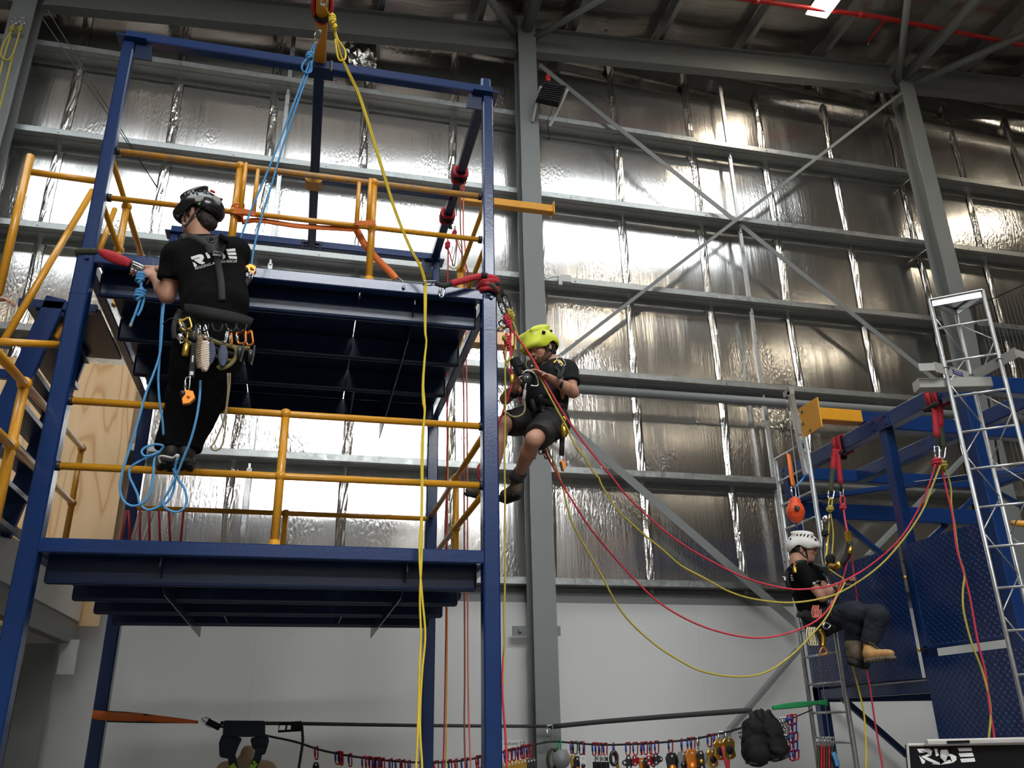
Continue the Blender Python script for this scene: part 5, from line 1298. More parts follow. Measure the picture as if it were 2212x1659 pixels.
# ---- man 3: white helmet, black T-shirt and navy trousers, sitting in his harness at the right rig
Y3 = 6.55
J3 = dict(head=at(1735, 1186, Y3), neck=at(1722, 1213, Y3 + .02), chest=at(1732, 1255, Y3), waist=at(1750, 1300, Y3 - .03), pel=at(1766, 1338, Y3 - .06),
          shR=at(1734, 1236, Y3 - .18), shL=at(1744, 1232, Y3 + .17), elR=at(1776, 1290, Y3 - .30), elL=at(1790, 1280, Y3 + .05), wrR=at(1810, 1264, Y3 - .36), wrL=at(1815, 1266, Y3 - .12),
          hdR=at(1824, 1256, Y3 - .40), hdL=at(1828, 1258, Y3 - .18), hipR=at(1780, 1343, Y3 - .17), hipL=at(1790, 1332, Y3 + .0), knR=at(1846, 1322, 6.02), knL=at(1896, 1330, 5.86),
          anR=at(1843, 1392, 6.16), anL=at(1877, 1394, 5.93))
man3, b3, s3, l3, P3_, R3_ = seated_man('man in white helmet, black T-shirt and navy trousers sitting in a harness', J3, (.84, -.54, -.14), (.1, -.05, 1), .93, 'shirt', 'navy', False, 'helmet_white', (.84, -.54, 0),
    [(.95, .80, 1.20, .45, .006), (1.25, .86, 1.50, .50, .006), (1.6, .88, 1.80, .52, .006), (2.0, .84, 2.10, .50, .006), (.62, .66, .85, .40, .005), (2.55, .12, 2.55, .26, .010), (.55, .18, .55, .32, .010)], hs=.93, res=.007)
boot(man3, A(at(1868, 1428, 5.93)), A(at(1934, 1421, 5.72)), (.0, .12, 1), 'boot_tan', sole_m='boot_brown', ankle=A(at(1876, 1396, 5.93)))
boot(man3, A(at(1843, 1432, 6.05)), A(at(1862, 1434, 6.36)), (.1, -.5, 1), 'boot_brown', ankle=A(at(1843, 1394, 6.14)), laces=False)
od3 = [s3, l3, b3]
wrap_strap(man3, od3, [(1712, 1226), (1702, 1240), (1704, 1262), (1716, 1282)], .055, 'webbing', 'back_panel', lift=.010, t=.01)
wrap_strap(man3, od3, [(1718, 1218), (1735, 1214), (1755, 1222), (1775, 1232), (1790, 1236)], .040, 'webbing', 'shoulder_strap', lift=.014, t=.01)
wrap_strap(man3, od3, [(1719, 1216), (1717, 1228), (1718, 1238)], .030, 'gold', 'shoulder_tab', lift=.016, t=.008)
wrap_strap(man3, od3, [(1722, 1322), (1745, 1330), (1775, 1335), (1800, 1330)], .080, 'webbing', 'waist_belt', lift=.012, t=.012)
wrap_strap(man3, od3, [(1735, 1340), (1760, 1362), (1785, 1370), (1805, 1352)], .050, 'webbing', 'leg_strap', lift=.010)
wrap_strap(man3, od3, [(1790, 1240), (1800, 1262), (1808, 1290), (1815, 1320)], .028, 'webbing', 'front_strap', lift=.010)
def patches(Pn, o_, items, m='white', nm='printed_logo'):
    for x, y, w_, h_ in items:
        d = ray(x, y).normalized(); pts = on_surface([o_], [V((0, 0, EYE)) + ray(x + dx, y + dy).normalized() * 6.6 for dx, dy in ((-w_, -h_), (w_, -h_), (w_, h_), (-w_, h_))], d, .008)
        c = sum(pts, V()) / 4; q = at(x, y, c.y)
        pp = [c + (at(x + dx, y + dy, c.y) - q) for dx, dy in ((-w_, -h_), (w_, -h_), (w_, h_), (-w_, h_))]
        obj(nm, MB().poly(pp, (pp[1] - pp[0]).cross(pp[3] - pp[0]), .003), m, Pn)
patches(man3, s3, [(1693, 1246, 1.8, 1.2), (1695.5, 1250, 1.5, 3.4), (1712, 1243, 4, 1.4), (1712.5, 1248, 4, 1.5), (1713, 1253, 3.6, 1.3), (1757, 1260, 1.2, 2.6), (1760, 1258, 2.6, .9), (1760, 1261, 2.2, .8), (1765, 1256, 1.0, 1.5), (1769, 1255, .9, 1.4)])
G3 = 'gear on the man in the white helmet'
def pos_arm():
    t = thing('shock_lanyard', 'black lanyard with yellow ends curving up to the gold rope grab', 'lanyard', at(1810, 1215, 6.1), G3)
    obj('webbing_tube', MB().tube(smooth_path([at(1786, 1222, 6.25), at(1800, 1226, 6.2), at(1815, 1220, 6.1), at(1828, 1205, 6.1), at(1834, 1185, 6.1), at(1836, 1172, 6.1)], 6), .024, 10), 'black', t, True)
    obj('yellow_sleeve', MB().tube(smooth_path([at(1793, 1223, 6.2), at(1805, 1225, 6.15), at(1815, 1219, 6.08)], 5), .027, 10), 'gold', t, True)
    obj('yellow_tab', MB().tube([at(1839, 1182, 6.08), at(1834, 1196, 6.08)], .018, 10), 'gold', t, True)
pos_arm()
def grab(c):
    t = thing('rope_grab', 'gold rope grab on the red rope beside the white-helmeted man', 'device', c, G3)
    obj('body', MB().beam(c + V((0, 0, .055)), c + V((0, 0, -.03)), .055, .035, up=(0, 1, 0), c=.012), 'gold', t)
    obj('jaw', MB().beam(c + V((.0, -.01, -.03)), c + V((.01, -.01, -.065)), .04, .03, up=(0, 1, 0), c=.008), 'alloy', t)
grab(at(1833, 1163, 6.1))
def chest_gear():
    t = thing('chest_ascender', 'black and silver chest ascender and buckles in front of the white-helmeted man', 'device', at(1790, 1245, 6.1), G3)
    obj('frame', MB().beam(at(1782, 1225, 6.1), at(1792, 1260, 6.1), .035, .03, up=(0, 1, 0), c=.008), 'dark_steel', t)
    obj('plate', MB().beam(at(1787, 1244, 6.06), at(1794, 1262, 6.06), .024, .012, up=(0, 1, 0), c=.004), 'alloy', t)
    obj('strap_ladder', MB().strap([at(1760, 1218, 6.25), at(1776, 1224, 6.15), at(1790, 1228, 6.1)], .03, .012, (0, 1, 0)), 'webbing_grey', t)
chest_gear()
obj('pulley', MB().lathe(at(1791, 1208, 6.25), at(1796, 1208, 6.22), [(0, .038), (.3, .044), (.8, .044), (1, .038)], 16), 'black', None, True, 'black round pulley above the chest of the man in the white helmet', 'pulley', G3)
for i in range(4):
    x = 1757 + i * 4
    obj('cord_loop', MB().tube(smooth_path([at(x, 1308, 6.2), at(x - 3, 1320, 6.18), at(x - 1, 1333, 6.18), at(x + 4, 1330, 6.18), at(x + 4, 1316, 6.2)], 5), .0045, 6), 'rope_pink', None, True, 'coral cord loop hanging on the hip of the white-helmeted man, %s of four' % ('first', 'second', 'third', 'last')[i], 'cord', 'coral cord loops')
for i in range(4):
    x = 1744 + i * 5
    obj('cord_coil', MB().tube(smooth_path([at(x, 1355, 6.2), at(x - 2, 1372, 6.18), at(x + 3, 1392, 6.18), at(x + 8, 1390, 6.18), at(x + 5, 1370, 6.2), at(x + 3, 1356, 6.2)], 5), .006, 6), 'rope_cream', None, True, 'cream cord coil hanging below the seat at the right, %s of four' % ('leftmost', 'second', 'third', 'rightmost')[i], 'cord', 'cream cord coils')
obj('steel_swivel', MB().tube(smooth_path([at(1782, 1345, 6.1), at(1779, 1355, 6.1), at(1788, 1358, 6.1), at(1794, 1350, 6.1)], 5, True), .007, 8, closed=True), 'alloy', None, True, 'bright steel ring on the thigh of the white-helmeted man', 'ring', G3)
def hang_lan():
    t = thing('lanyard_hook', 'yellow and black strap with orange hook hanging below the white-helmeted man', 'lanyard', at(1777, 1370, 6.15), G3)
    obj('strap', MB().strap(smooth_path([at(1771, 1360, 6.15), at(1778, 1372, 6.15), at(1779, 1388, 6.15), at(1778, 1396, 6.15)], 5), .034, .012, (0, 1, 0)), 'gold', t, True)
    obj('black_strap', MB().strap(smooth_path([at(1763, 1358, 6.16), at(1769, 1378, 6.16), at(1776, 1396, 6.16)], 5), .02, .01, (0, 1, 0)), 'webbing', t, True)
    obj('hook', MB().tube(smooth_path([at(1775, 1400, 6.15), at(1771, 1410, 6.15), at(1778, 1415, 6.15), at(1786, 1409, 6.15), at(1782, 1400, 6.15)], 5, True), .006, 8, closed=True), 'orange_ano', t, True)
hang_lan()
# ================================================================ RIGHT-HAND RIG (same module as the tower, sheeted in chequer plate)
XA = 4.68; XB = XA + 2.48; ZT2 = 2.43 + EYE; ZD2 = .30 + EYE
Rg = thing('training_rig', 'blue steel training rig sheeted with chequer plate at the right', 'tower', (XA + 1.2, 6.1, 0))
def rb(a, b, name='beam', w_=.10, h=.13, m='blue', up=(0, 0, 1), c=.007): return obj(name, MB().beam(a, b, w_, h, up=up, c=c), m, Rg)
for x, y in ((XA + .05, TY + .05), (XA + .05, TB + .05), (XB - .05, TY + .05), (XB - .05, TB + .05)):
    rb((x, y, 0), (x, y, ZT2 - .14), 'post', .10, .10, up=(0, 1, 0), c=.009)
rb((XA + .05, 5.87, ZD2), (XA + .05, 5.87, ZT2 - .14), 'mid_post', .09, .09, up=(0, 1, 0), c=.008)
zt2 = ZT2 - .07
for x in (XA + .05, XB - .05): rb((x, TY, zt2), (x, TB + .1, zt2), 'top_beam')
for y in (TY + .05, TB + .05): rb((XA + .1, y, zt2), (XB - .1, y, zt2), 'top_beam')
rb((XA + .1, 5.87, zt2), (XB - .1, 5.87, zt2), 'cross_beam')
rb((XA + .85, TY + .1, zt2), (XA + .85, TB, zt2), 'inner_beam')
# splice plates and bolt heads
def bolts(pts, n, r=.013):
    for p in pts: obj('bolt', MB().lathe(V(p), V(p) + V(n) * .014, [(0, r), (1, r)], 6), 'blue', Rg)
for yy in (5.87, TY + .14, TB - .02):
    obj('splice_plate', MB().box((XA - .004, yy, zt2), (.008, .24, .135)), 'blue', Rg)
    bolts([(XA - .006, yy + dy, zt2 + dz) for dy in (-.08, .08) for dz in (-.035, .035)], (-1, 0, 0))
obj('splice_plate', MB().box((XA + .13, TY - .004, zt2), (.26, .008, .14)), 'blue', Rg)
bolts([(XA + .10 + dx, TY - .006, zt2 + dz) for dx in (0, .10) for dz in (-.035, .035)], (0, -1, 0))
obj('cleat', MB().box((XA + .79, 5.87, zt2), (.012, .16, .14)), 'blue', Rg); bolts([(XA + .782, 5.83, zt2 + dz) for dz in (-.035, .035)], (-1, 0, 0))
# lower longitudinal, rear beam, side braces
zr = atX(1820, 1025, XA + .05).z
rb((XA, TB + .05, 1.98 + EYE), (XB, TB + .05, 1.98 + EYE), 'rear_beam', .10, .16)
def br(p, q, Y, nm='brace', w_=.05): a, b = at(*p, Y), at(*q, Y); return obj(nm, MB().beam(a, b, .05, w_, up=(0, 1, 0), c=.004), 'blue', Rg)
br((1765, 1085), (1905, 1198), TB + .02); br((2105, 1075), (1955, 1215), TB + .1)
br((1790, 1482), (1960, 1632), TB - .02, w_=.045); br((2150, 1062), (2230, 1105), TB + .02)
a_, b_ = atX(1760, 1010, XA + .06), V((XB - .1, TY + .3, 2.02 + EYE))
obj('plan_brace', MB().beam(V((XA + .1, TB, 2.08 + EYE)), V((XB - .1, TY + .4, 2.08 + EYE)), .05, .05), 'blue', Rg)
# deck level frame
rb((XA, TB + .05, ZD2 - .05), (XB, TB + .05, ZD2 - .05), 'deck_beam'); rb((XA + .05, TY, ZD2 - .05), (XA + .05, TB, ZD2 - .05), 'deck_beam', .08, .09)
obj('deck_plate', MB().box(((XA + XB) / 2, 6.15, ZD2 + .01), (XB - XA - .1, TB - TY, .01)), 'blue_shaded', Rg)
# chequer plate sheets with raised lozenges
def chequer(ya, yb, za, zb, yc=None, lb=None):
    x = XA - .010; sh = MB().box((x, (ya + yb) / 2, (za + zb) / 2), (.006, yb - ya, zb - za))
    p = obj('chequer_plate', sh, 'blue', Rg, bevel=.001)
    mb = MB(); st = .047; j = 0; z = za + .02
    while z < zb - .01:
        y = ya + .02; i = 0
        while y < yb - .01:
            s = 1 if (i + j) % 2 else -1; dy, dz = .011 * 1, .011 * s
            c = V((x - .003, y, z)); u = V((0, dy, dz)); n_ = V((0, -dz, dy)).normalized() * .0035; up_ = V((-.0028, 0, 0))
            mb.add([c - u, c + n_, c + u, c - n_, c + up_ - u * .55, c + up_ + u * .55], [(0, 1, 4), (1, 5, 4), (1, 2, 5), (2, 3, 5), (3, 4, 5), (3, 0, 4)])
            y += st * .62; i += 1
        z += st * .55; j += 1
    q = obj('raised_lozenges', mb, 'blue', p, kind='stuff'); return p
ZP = [1.315 + EYE, .525 + EYE, .455 + EYE, -.75 + EYE]
chequer(TY + .10, 5.82, ZP[1], ZP[0]); chequer(5.93, TB + .02, ZD2 + .01, ZP[0]); chequer(TY - .02, 5.87, ZP[3], ZP[2])
obj('plate_frame', MB().beam((XA - .01, 5.82, ZP[1]), (XA - .01, 5.82, ZP[0]), .02, .05, up=(0, 1, 0)), 'blue', Rg)
obj('plate_frame', MB().beam((XA - .01, TY + .1, ZP[1]), (XA - .01, 5.86, ZP[1]), .02, .03), 'blue', Rg)
for z in (ZD2 + .75, ZD2 + .2): obj('hinge_pin', MB().tube([(XA - .02, 5.89, z), (XA - .02, 5.89, z + .03)], .012, 8), 'gold', Rg, True)
rail([(XB - .3, TY + .3, at(2200, 1130, TY).z), at(2187, 1130, TY + .25)], root=Rg)
obj('rail', MB().tube([at(2187, 1130, 5.2), at(2260, 1131, 5.2)], .0215, 12), 'yellow', Rg, True)
# corner angle column right behind mast and net panel
obj('safety_net_post', MB().beam((XB + .6, 8.3, 0), (XB + .6, 8.3, 4.3), .06, .06, up=(0, 1, 0)), 'dark_steel', None, False, 'dark net post behind the rig at the right edge', 'post')
def net():
    mb = MB(); a, b = at(2107, 655, 8.2), at(2235, 600, 8.2); Z1 = 1.2
    x0, x1, zt_ = a.x, a.x + 2.6, a.z
    n = 40
    for i in range(n + 1):
        x = x0 + (x1 - x0) * i / n; z = zt_ + (b.z - a.z) * (i / n) * 1.6; mb.tube([(x, 8.2, Z1 + 2), (x, 8.2, z)], .0018, 3, cap=False)
    for j in range(60):
        z = Z1 + 2 + j * .055; mb.tube([(x0, 8.2, z), (x1, 8.2, z)], .0018, 3, cap=False)
    t = thing('safety_net', 'fine dark safety net hanging from a cable at the right edge', 'net', a)
    obj('net_mesh', mb, 'wire', t, kind='stuff')
    obj('head_cable', MB().tube(smooth_path([at(2094, 667, 8.2), at(2112, 657, 8.2), at(2140, 647, 8.2), at(2165, 636, 8.2), at(2230, 607, 8.2)], 4), .009, 6), 'black', t, True)
    obj('edge_rope', MB().tube(smooth_path([at(2103, 660, 8.2), at(2107, 690, 8.2), at(2116, 750, 8.2), at(2160, 1010, 8.2)], 4), .014, 6), 'black', t, True)
net()
# yellow jib on the rig
yj = thing('rig_jib', 'bright yellow jib with three-hole end plate on the right rig', 'beam', at(1740, 905, 6.2))
pA = at(1750, 893, 5.55); pB = at(1848, 912, 5.55)
jx = lambda px_, py_, Y: at(px_, py_, Y)
Yj = 6.35
c0, c1 = at(1750, 896, Yj), at(1845, 912, Yj)
obj('jib_beam', MB().beam((c0.x, Yj, c0.z), (c1.x + .05, Yj, c0.z), .12, .115, c=.006), 'yellow', yj)
px0 = c0.x
obj('end_plate', MB().box((px0 - .006, Yj - .01, c0.z - .03), (.014, .30, .28)), 'yellow', yj, bevel=.002)
for dy, dz in ((.10, .08), (.11, -.03), (.02, -.12)): obj('bolt_hole', MB().lathe((px0 - .012, Yj + dy, c0.z - .02 + dz), (px0 - .016, Yj + dy, c0.z - .02 + dz), [(0, .016), (1, .016)], 12), 'dark_steel', yj, True)
rb((c1.x - .04, Yj, c0.z), (c1.x + .9, Yj, c0.z), 'jib_arm', .11, .11)

# ---------------------------------------------------------------- triangular aluminium lattice mast
def mast():
    tl = V((4.163, 4.466, 0)); tr = V((4.424, 4.262, 0)); bk = V((4.437, 4.546, 0)); zt_ = 2.755 + EYE
    t = thing('lattice_mast', 'triangular aluminium lattice mast standing before the right rig', 'mast', (4.34, 4.42, 0))
    for p in (tl, tr, bk): obj('leg', MB().tube([p, p + V((0, 0, zt_))], .0135, 12), 'galv_bright', t, True)
    zr0 = 2.53 + EYE; k = 0; z = zr0
    while z > .1:
        obj('rung', MB().tube([tl + V((0, 0, z)), tr + V((0, 0, z))], .0085, 10), 'galv_bright', t, True)
        z -= .2535
    z = zr0 + .12; s = 0
    seq = [tl, bk, tr, bk]
    pts = []; zz = zr0 + .10; i = 0
    while zz > .2:
        p, q = (tl, bk) if i % 2 == 0 else (bk, tl); obj('lacing_rod', MB().tube([p + V((0, 0, zz)), q + V((0, 0, zz - .2535))], .0045, 8), 'galv_bright', t, True)
        p, q = (bk, tr) if i % 2 == 0 else (tr, bk); obj('lacing_rod', MB().tube([p + V((0, 0, zz)), q + V((0, 0, zz - .2535))], .0045, 8), 'galv_bright', t, True)
        zz -= .2535; i += 1
    for p, q in ((tl, tr), (tl, bk), (tr, bk)):
        obj('head_plate', MB().beam(p + V((0, 0, zt_ - .025)), q + V((0, 0, zt_ - .025)), .006, .055, c=.001).beam(p + V((0, 0, zt_ )), q + V((0, 0, zt_)), .04, .005, c=.001), 'alloy' if p is tl and q is tr else 'galv', t)
    zc = 2.28 + EYE
    for p, q, e in ((tl, bk, .12), (tr, bk, .14)):
        d = (p - q).normalized(); a = q + V((0, 0, zc - .06)); b = p + d * e + V((0, 0, zc - .06))
        obj('clamp_arm', MB().beam(a, b, .006, .075, c=.001).beam(b, b + V((-.10 if p is tl else .10, .03, 0)), .006, .055, c=.001), 'grey_patch', t)
        for r_ in (p, q): obj('u_bolt', MB().tube([r_ + V((.024 * math.cos(u), .024 * math.sin(u), zc - .05)) for u in [i * math.pi / 6 for i in range(12)]], .004, 6, closed=True), 'dark_steel', t, True)
    obj('cross_channel', MB().beam(tl + V((-.16, .12, zc - .14)), tr + V((.06, .20, zc - .14)), .10, .07, c=.004), 'grey_patch', t)
    obj('blue_label', MB().beam(tl.lerp(bk, .28) + V((-.006, -.006, zc - .06)), tl.lerp(bk, .66) + V((-.006, -.006, zc - .06)), .002, .035, c=.0005), 'blue_ano', t)
    obj('label_print', MB().beam(tl.lerp(bk, .32) + V((-.009, -.009, zc - .052)), tl.lerp(bk, .62) + V((-.009, -.009, zc - .052)), .001, .004, c=.0003).beam(tl.lerp(bk, .32) + V((-.009, -.009, zc - .066)), tl.lerp(bk, .62) + V((-.009, -.009, zc - .066)), .001, .004, c=.0003), 'white', t, kind='stuff')
mast()
# ---------------------------------------------------------------- galvanised access ladder with mast pole
XLd = 4.45
def ladder():
    t = thing('access_ladder', 'galvanised tubular ladder standing behind the man in the white helmet', 'ladder', (XLd, 7.0, 0))
    y0, y1 = 6.775 * XLd / 4.2, 6.25 * XLd / 4.2; zt_ = (2.29 * XLd / 4.2) + EYE
    obj('stile', MB().tube([(XLd, y0, 0), (XLd, y0, zt_)], .020, 12), 'galv_bright', t, True)
    obj('stile', MB().tube([(XLd, y1, 0), (XLd, y1, zt_ + .08)], .022, 12), 'galv_bright', t, True)
    z = zt_
    while z > .1:
        obj('rung', MB().tube([(XLd, y0, z), (XLd, y1, z)], .011, 10), 'galv_bright', t, True); z -= .2205 * XLd / 4.2
    obj('pole', MB().beam((XLd - .02, y1 + .04, zt_ - .3), (XLd - .02, y1 + .10, at(1711, 838, y1).z), .05, .05, up=(0, 1, 0), c=.004), 'alloy', t)
    top = V((XLd - .02, y1 + .10, at(1711, 838, y1).z))
    obj('pole_head', MB().box(top + V((0, .03, 0)), (.05, .12, .06)).box(top + V((0, 0, .03)), (.055, .055, .03)), 'grey_patch', t)
    obj('lifeline', MB().tube([top + V((0, .07, -.02)), V((XLd - .03, (y0 + y1) / 2 + .05, .3))], .0045, 6), 'grey_patch', t, True)
    obj('line_swage', MB().tube([top + V((0, .07, -.02)), top + V((0, .068, -.15))], .009, 8), 'alloy', t, True)
    obj('ring_eye', MB().tube([V((XLd - .03, y1 + .02, zt_ - .1)) + V((0, math.cos(u) * .03, math.sin(u) * .03)) for u in [i * math.pi / 6 for i in range(12)]], .004, 6, closed=True), 'alloy', t, True)
ladder()
# orange retractable block on its strap
def srl():
    y = 6.55; c = at(1717, 1102, y)
    t = thing('fall_arrest_block', 'orange plastic fall arrest block hanging on the ladder above the white helmet', 'block', c)
    Rz = 1
    prof = [(0, .012), (.06, .040), (.14, .052), (.22, .050)]
    for i in range(15): prof.append((.26 + i * .040, .052 + .026 * math.sin(min(1, (i + 1) / 9) * math.pi / 2) - (.020 * max(0, (i - 9) / 6)) + (.003 if i % 2 else -.001)))
    prof += [(.90, .050), (1.0, .022)]
    obj('case', MB().lathe(at(1716, 1074, y), at(1721, 1130, y), prof, 24), 'orange_case', t, True)
    e = at(1722, 1098, y - .082); sp_ = MB(); r = random.Random(2)
    sp_.poly([e + V((math.cos(a) * (.028 if i % 2 else .020), 0, math.sin(a) * (.028 if i % 2 else .020))) for i, a in enumerate([k * math.pi / 7 for k in range(14)])], (0, 1, 0), .012)
    obj('rating_label', sp_, 'black', t)
    lg = MB()
    for k in range(3): lg.box(e + V((-.004 + k * .004, -.008, .012 - k * .011)), (.022, .003, .004))
    obj('label_print', lg, 'grey_patch', t, kind='stuff')
    obj('nozzle', MB().tube([at(1720, 1129, y), at(1722, 1150, y)], .010, 8), 'dark_steel', t, True)
    carabiner(at(1713, 1052, y), at(1716, 1074, y), .045, .006, 'alloy', (0, 1, 0), label='silver carabiner holding the orange fall arrest block')
    sling('anchor_sling', [at(1703, 981, y + .1), at(1706, 1000, y + .02), at(1710, 1030, y), at(1714, 1050, y)], .040, .010, (0, 1, 0), 'orange_sling', 'orange strap looped over the top ladder rung')
    sling('tie_back', [at(1717, 1052, y), at(1730, 1040, y + .1), at(1745, 1018, y + .3)], .016, .004, (0, 1, 0), 'rope_blue', 'pale blue strap tying the orange block back to the ladder')
srl()
# ================================================================ ROPES, SLINGS AND KNOTS
def R(name, pts, r, m, label, group=None, k=6, cat='rope'):
    return rope(name, [at(x, y, Y) for x, y, Y in pts], r, m, label, cat, group, k)
def hang_knot(name, x, y, Y, d, r, m, label, turns=3, rr=None):
    return obj(name, knot(MB(), at(x, y, Y), d, r, turns, rr), m, None, True, label, 'knot', 'knots at the anchors')
# --- anchor on the jib
sl = thing('jib_sling', 'red sling with black inner wrapped round the yellow jib above the tower', 'sling', V((xcm, 4.45, jz)))
cj = V((xcm, at(695, 62, 4.45).y, jz - .04))
yj_ = 4.42
def ringpts(y, hw, hh, dz=0, tilt=.0):
    return [V((xcm + hw * math.cos(a), y + tilt * math.sin(a), jz - .04 + dz + hh * math.sin(a))) for a in [i * math.pi / 8 for i in range(16)]]
obj('red_wrap', MB().tube(ringpts(yj_, .062, .062, tilt=-.09), .014, 8, closed=True, flat=(1, 1.6)), 'red_sling', sl, True)
obj('black_wrap', MB().tube(ringpts(yj_ + .02, .058, .060, -.006, tilt=-.05), .016, 8, closed=True), 'webbing', sl, True)
obj('olive_tail', MB().strap([at(687, 60, 4.36), at(688, 70, 4.36), at(684, 80, 4.36)], .03, .006, (0, 1, 0)), 'olive', sl)
sl2 = thing('jib_end_sling', 'red and black sling near the top edge above the yellow rope', 'sling', at(703, 0, 4.2))
obj('red_wrap', MB().tube(ringpts(4.12, .062, .062, tilt=-.05), .014, 8, closed=True), 'red_sling', sl2, True)
carabiner(at(689, 66, 4.36), at(681, 94, 4.40), .035, .0055, 'alloy', (.6, 1, 0), label='silver carabiner holding the blue ropes under the red jib sling')
carabiner(at(701, -10, 4.02), at(698, 12, 4.06), .045, .0055, 'alloy', (.3, 1, 0), label='silver carabiner at the top edge holding the yellow rope')
hang_knot('blue_knot', 669, 121, 4.42, (.2, 0, 1), .0085, 'rope_blue', 'blue figure-eight knot below the yellow jib', 2)
RB = .0062
R('blue_rope', [(681, 92, 4.40), (672, 110, 4.42), (668, 135, 4.44), (640, 210, 4.46), (606, 300, 4.50), (570, 390, 4.54), (540, 460, 4.57), (516, 524, 4.60)], RB, 'rope_blue', 'blue rope from the jib running behind the right shoulder of the man in black')
R('blue_rope', [(683, 92, 4.40), (677, 112, 4.42), (672, 140, 4.44), (645, 215, 4.46), (612, 312, 4.50), (588, 395, 4.53), (565, 470, 4.56), (552, 520, 4.58), (547, 545, 4.59), (543, 576, 4.60)], RB, 'rope_blue', 'blue rope from the jib to the orange clamp beside the man in black')
R('blue_rope_loop', [(668, 124, 4.42), (656, 135, 4.42), (652, 148, 4.42), (658, 156, 4.43), (668, 157, 4.43), (673, 150, 4.43), (672, 132, 4.42)], RB, 'rope_blue', 'small blue bight hanging beside the knot under the jib', k=5)
RY = .0062
hang_knot('yellow_knot', 718, 42, 4.14, (-.15, 0, 1), .0080, 'rope_yellow', 'yellow knot beside the jib near the top edge', 3)
hang_knot('yellow_knot', 722, 58, 4.16, (-.15, .3, 1), .0070, 'rope_yellow', 'lower yellow stopper knot beside the jib', 2)
for i, dx in enumerate((0, 3.2)):
    R('yellow_rope', [(699, 8, 4.06), (706, 22, 4.10), (718, 44, 4.14), (724, 75, 4.18), (735, 115, 4.25), (748 + dx, 150, 4.3), (777 + dx, 214, 4.4), (815 + dx, 335, 4.52), (851 + dx, 452, 4.64), (885 + dx * .8, 535, 4.72), (905 + dx, 572, 4.76), (914 + dx, 600, 4.80), (917 + dx, 615, 4.81),
        (917 + dx, 650, 4.80), (918 + dx * .4, 715, 4.80), (921, 738, 4.80), (917 + dx * .2, 775, 4.80), (913 + dx * .5, 830, 4.80), (914 + dx, 870, 4.80), (917 + dx * .2, 890, 4.80), (914 - dx, 960, 4.80), (912 - dx * .6, 1100, 4.80), (911 + dx * (1 if i == 0 else -1.6), 1200, 4.79),
        (907 + dx * 1.6, 1290, 4.78), (909 + dx * 3.0, 1370, 4.78), (906 + dx * 2.2, 1440, 4.77), (904 + dx, 1530, 4.77), (908 if i else 902, 1590, 4.76), (912 if i else 899, 1662, 4.76), (913 if i else 897, 1760, 4.76)], RY, 'rope_yellow',
      'yellow rope falling from the jib past the tower front, %s strand' % ('left' if i == 0 else 'right'), 'yellow ropes on the tower front')
R('yellow_rope_loop', [(722, 60, 4.18), (730, 85, 4.2), (745, 108, 4.22), (746, 125, 4.22), (740, 131, 4.22), (732, 128, 4.22), (727, 110, 4.21), (724, 85, 4.19)], RY, 'rope_yellow', 'yellow bight hanging beside the jib knots', k=5)
# --- diverting carabiner and red sling at the right post
carabiner(at(915, 612, 4.80), at(942, 611, 4.82), .040, .005, 'alloy', (0, .3, 1), label='silver carabiner clipped to the yellow rope at the upper deck edge')
carabiner(at(957, 616, 4.84), at(953, 642, 4.84), .030, .006, 'alloy', (.3, 1, 0), label='silver carabiner hanging free on the upper deck edge')
ss = thing('post_sling', 'red sling wrapped round the right tower post above the deck', 'sling', at(1058, 605, 4.9))
pc = V(((XR0 + XR1) / 2 + .002, TY + .045, 0))
def wrap(z, rr, th, tilt, m, nm, e=.058):
    pts = []
    for i in range(24):
        a = 2 * math.pi * i / 24; c_, s_ = math.cos(a), math.sin(a); q = (abs(c_) ** 5 + abs(s_) ** 5) ** (-1 / 5); pts.append(V((pc.x + e * q * c_, pc.y + e * q * s_, z + tilt * c_ + .006 * math.sin(3 * a))))
    obj(nm, MB().tube(pts, rr, 8, closed=True, flat=(th, 1.0)), m, ss, True)
zz = at(1058, 606, 4.85).z
wrap(zz + .045, .020, .8, -.004, 'red_sling', 'red_turn', .058); wrap(zz + .015, .020, .8, .010, 'red_sling', 'red_turn', .060); wrap(zz - .018, .022, .8, -.012, 'red_sling', 'red_turn', .064); wrap(zz - .045, .020, .8, -.005, 'red_sling', 'red_turn', .062)
obj('red_arm', MB().tube(smooth_path([at(1043, 596, 4.84), at(1020, 600, 4.82), at(1000, 606, 4.82), at(974, 612, 4.82)], 5), [.019] * 16, 8, flat=(.8, 1.2)), 'red_sling', ss, True)
obj('black_arm', MB().tube(smooth_path([at(976, 611, 4.82), at(960, 617, 4.82), at(940, 612, 4.82)], 5), .014, 8, flat=(.7, 1.3)), 'webbing', ss, True)
obj('black_tie', MB().tube([at(1040, 594, 4.82), at(1052, 596, 4.82)], .021, 8), 'webbing', ss, True)
obj('olive_tail', MB().strap(smooth_path([at(1056, 612, 4.82), at(1066, 618, 4.83), at(1076, 630, 4.88)], 4), .034, .008, (0, 1, 0)), 'olive', ss, True)
obj('black_leg', MB().strap(smooth_path([at(1072, 610, 4.86), at(1079, 620, 4.88), at(1087, 640, 4.90)], 4), .030, .012, (0, 1, 0)), 'webbing', ss, True)
obj('black_leg', MB().strap(smooth_path([at(1070, 620, 4.88), at(1077, 640, 4.90), at(1081, 655, 4.92)], 4), .034, .012, (0, 1, 0)), 'olive', ss, True)
carabiner(at(1088, 637, 4.92), at(1100, 664, 4.94), .036, .006, 'dark_steel', (.2, 1, 0), label='dark steel carabiner above the olive knot beside the tower post')
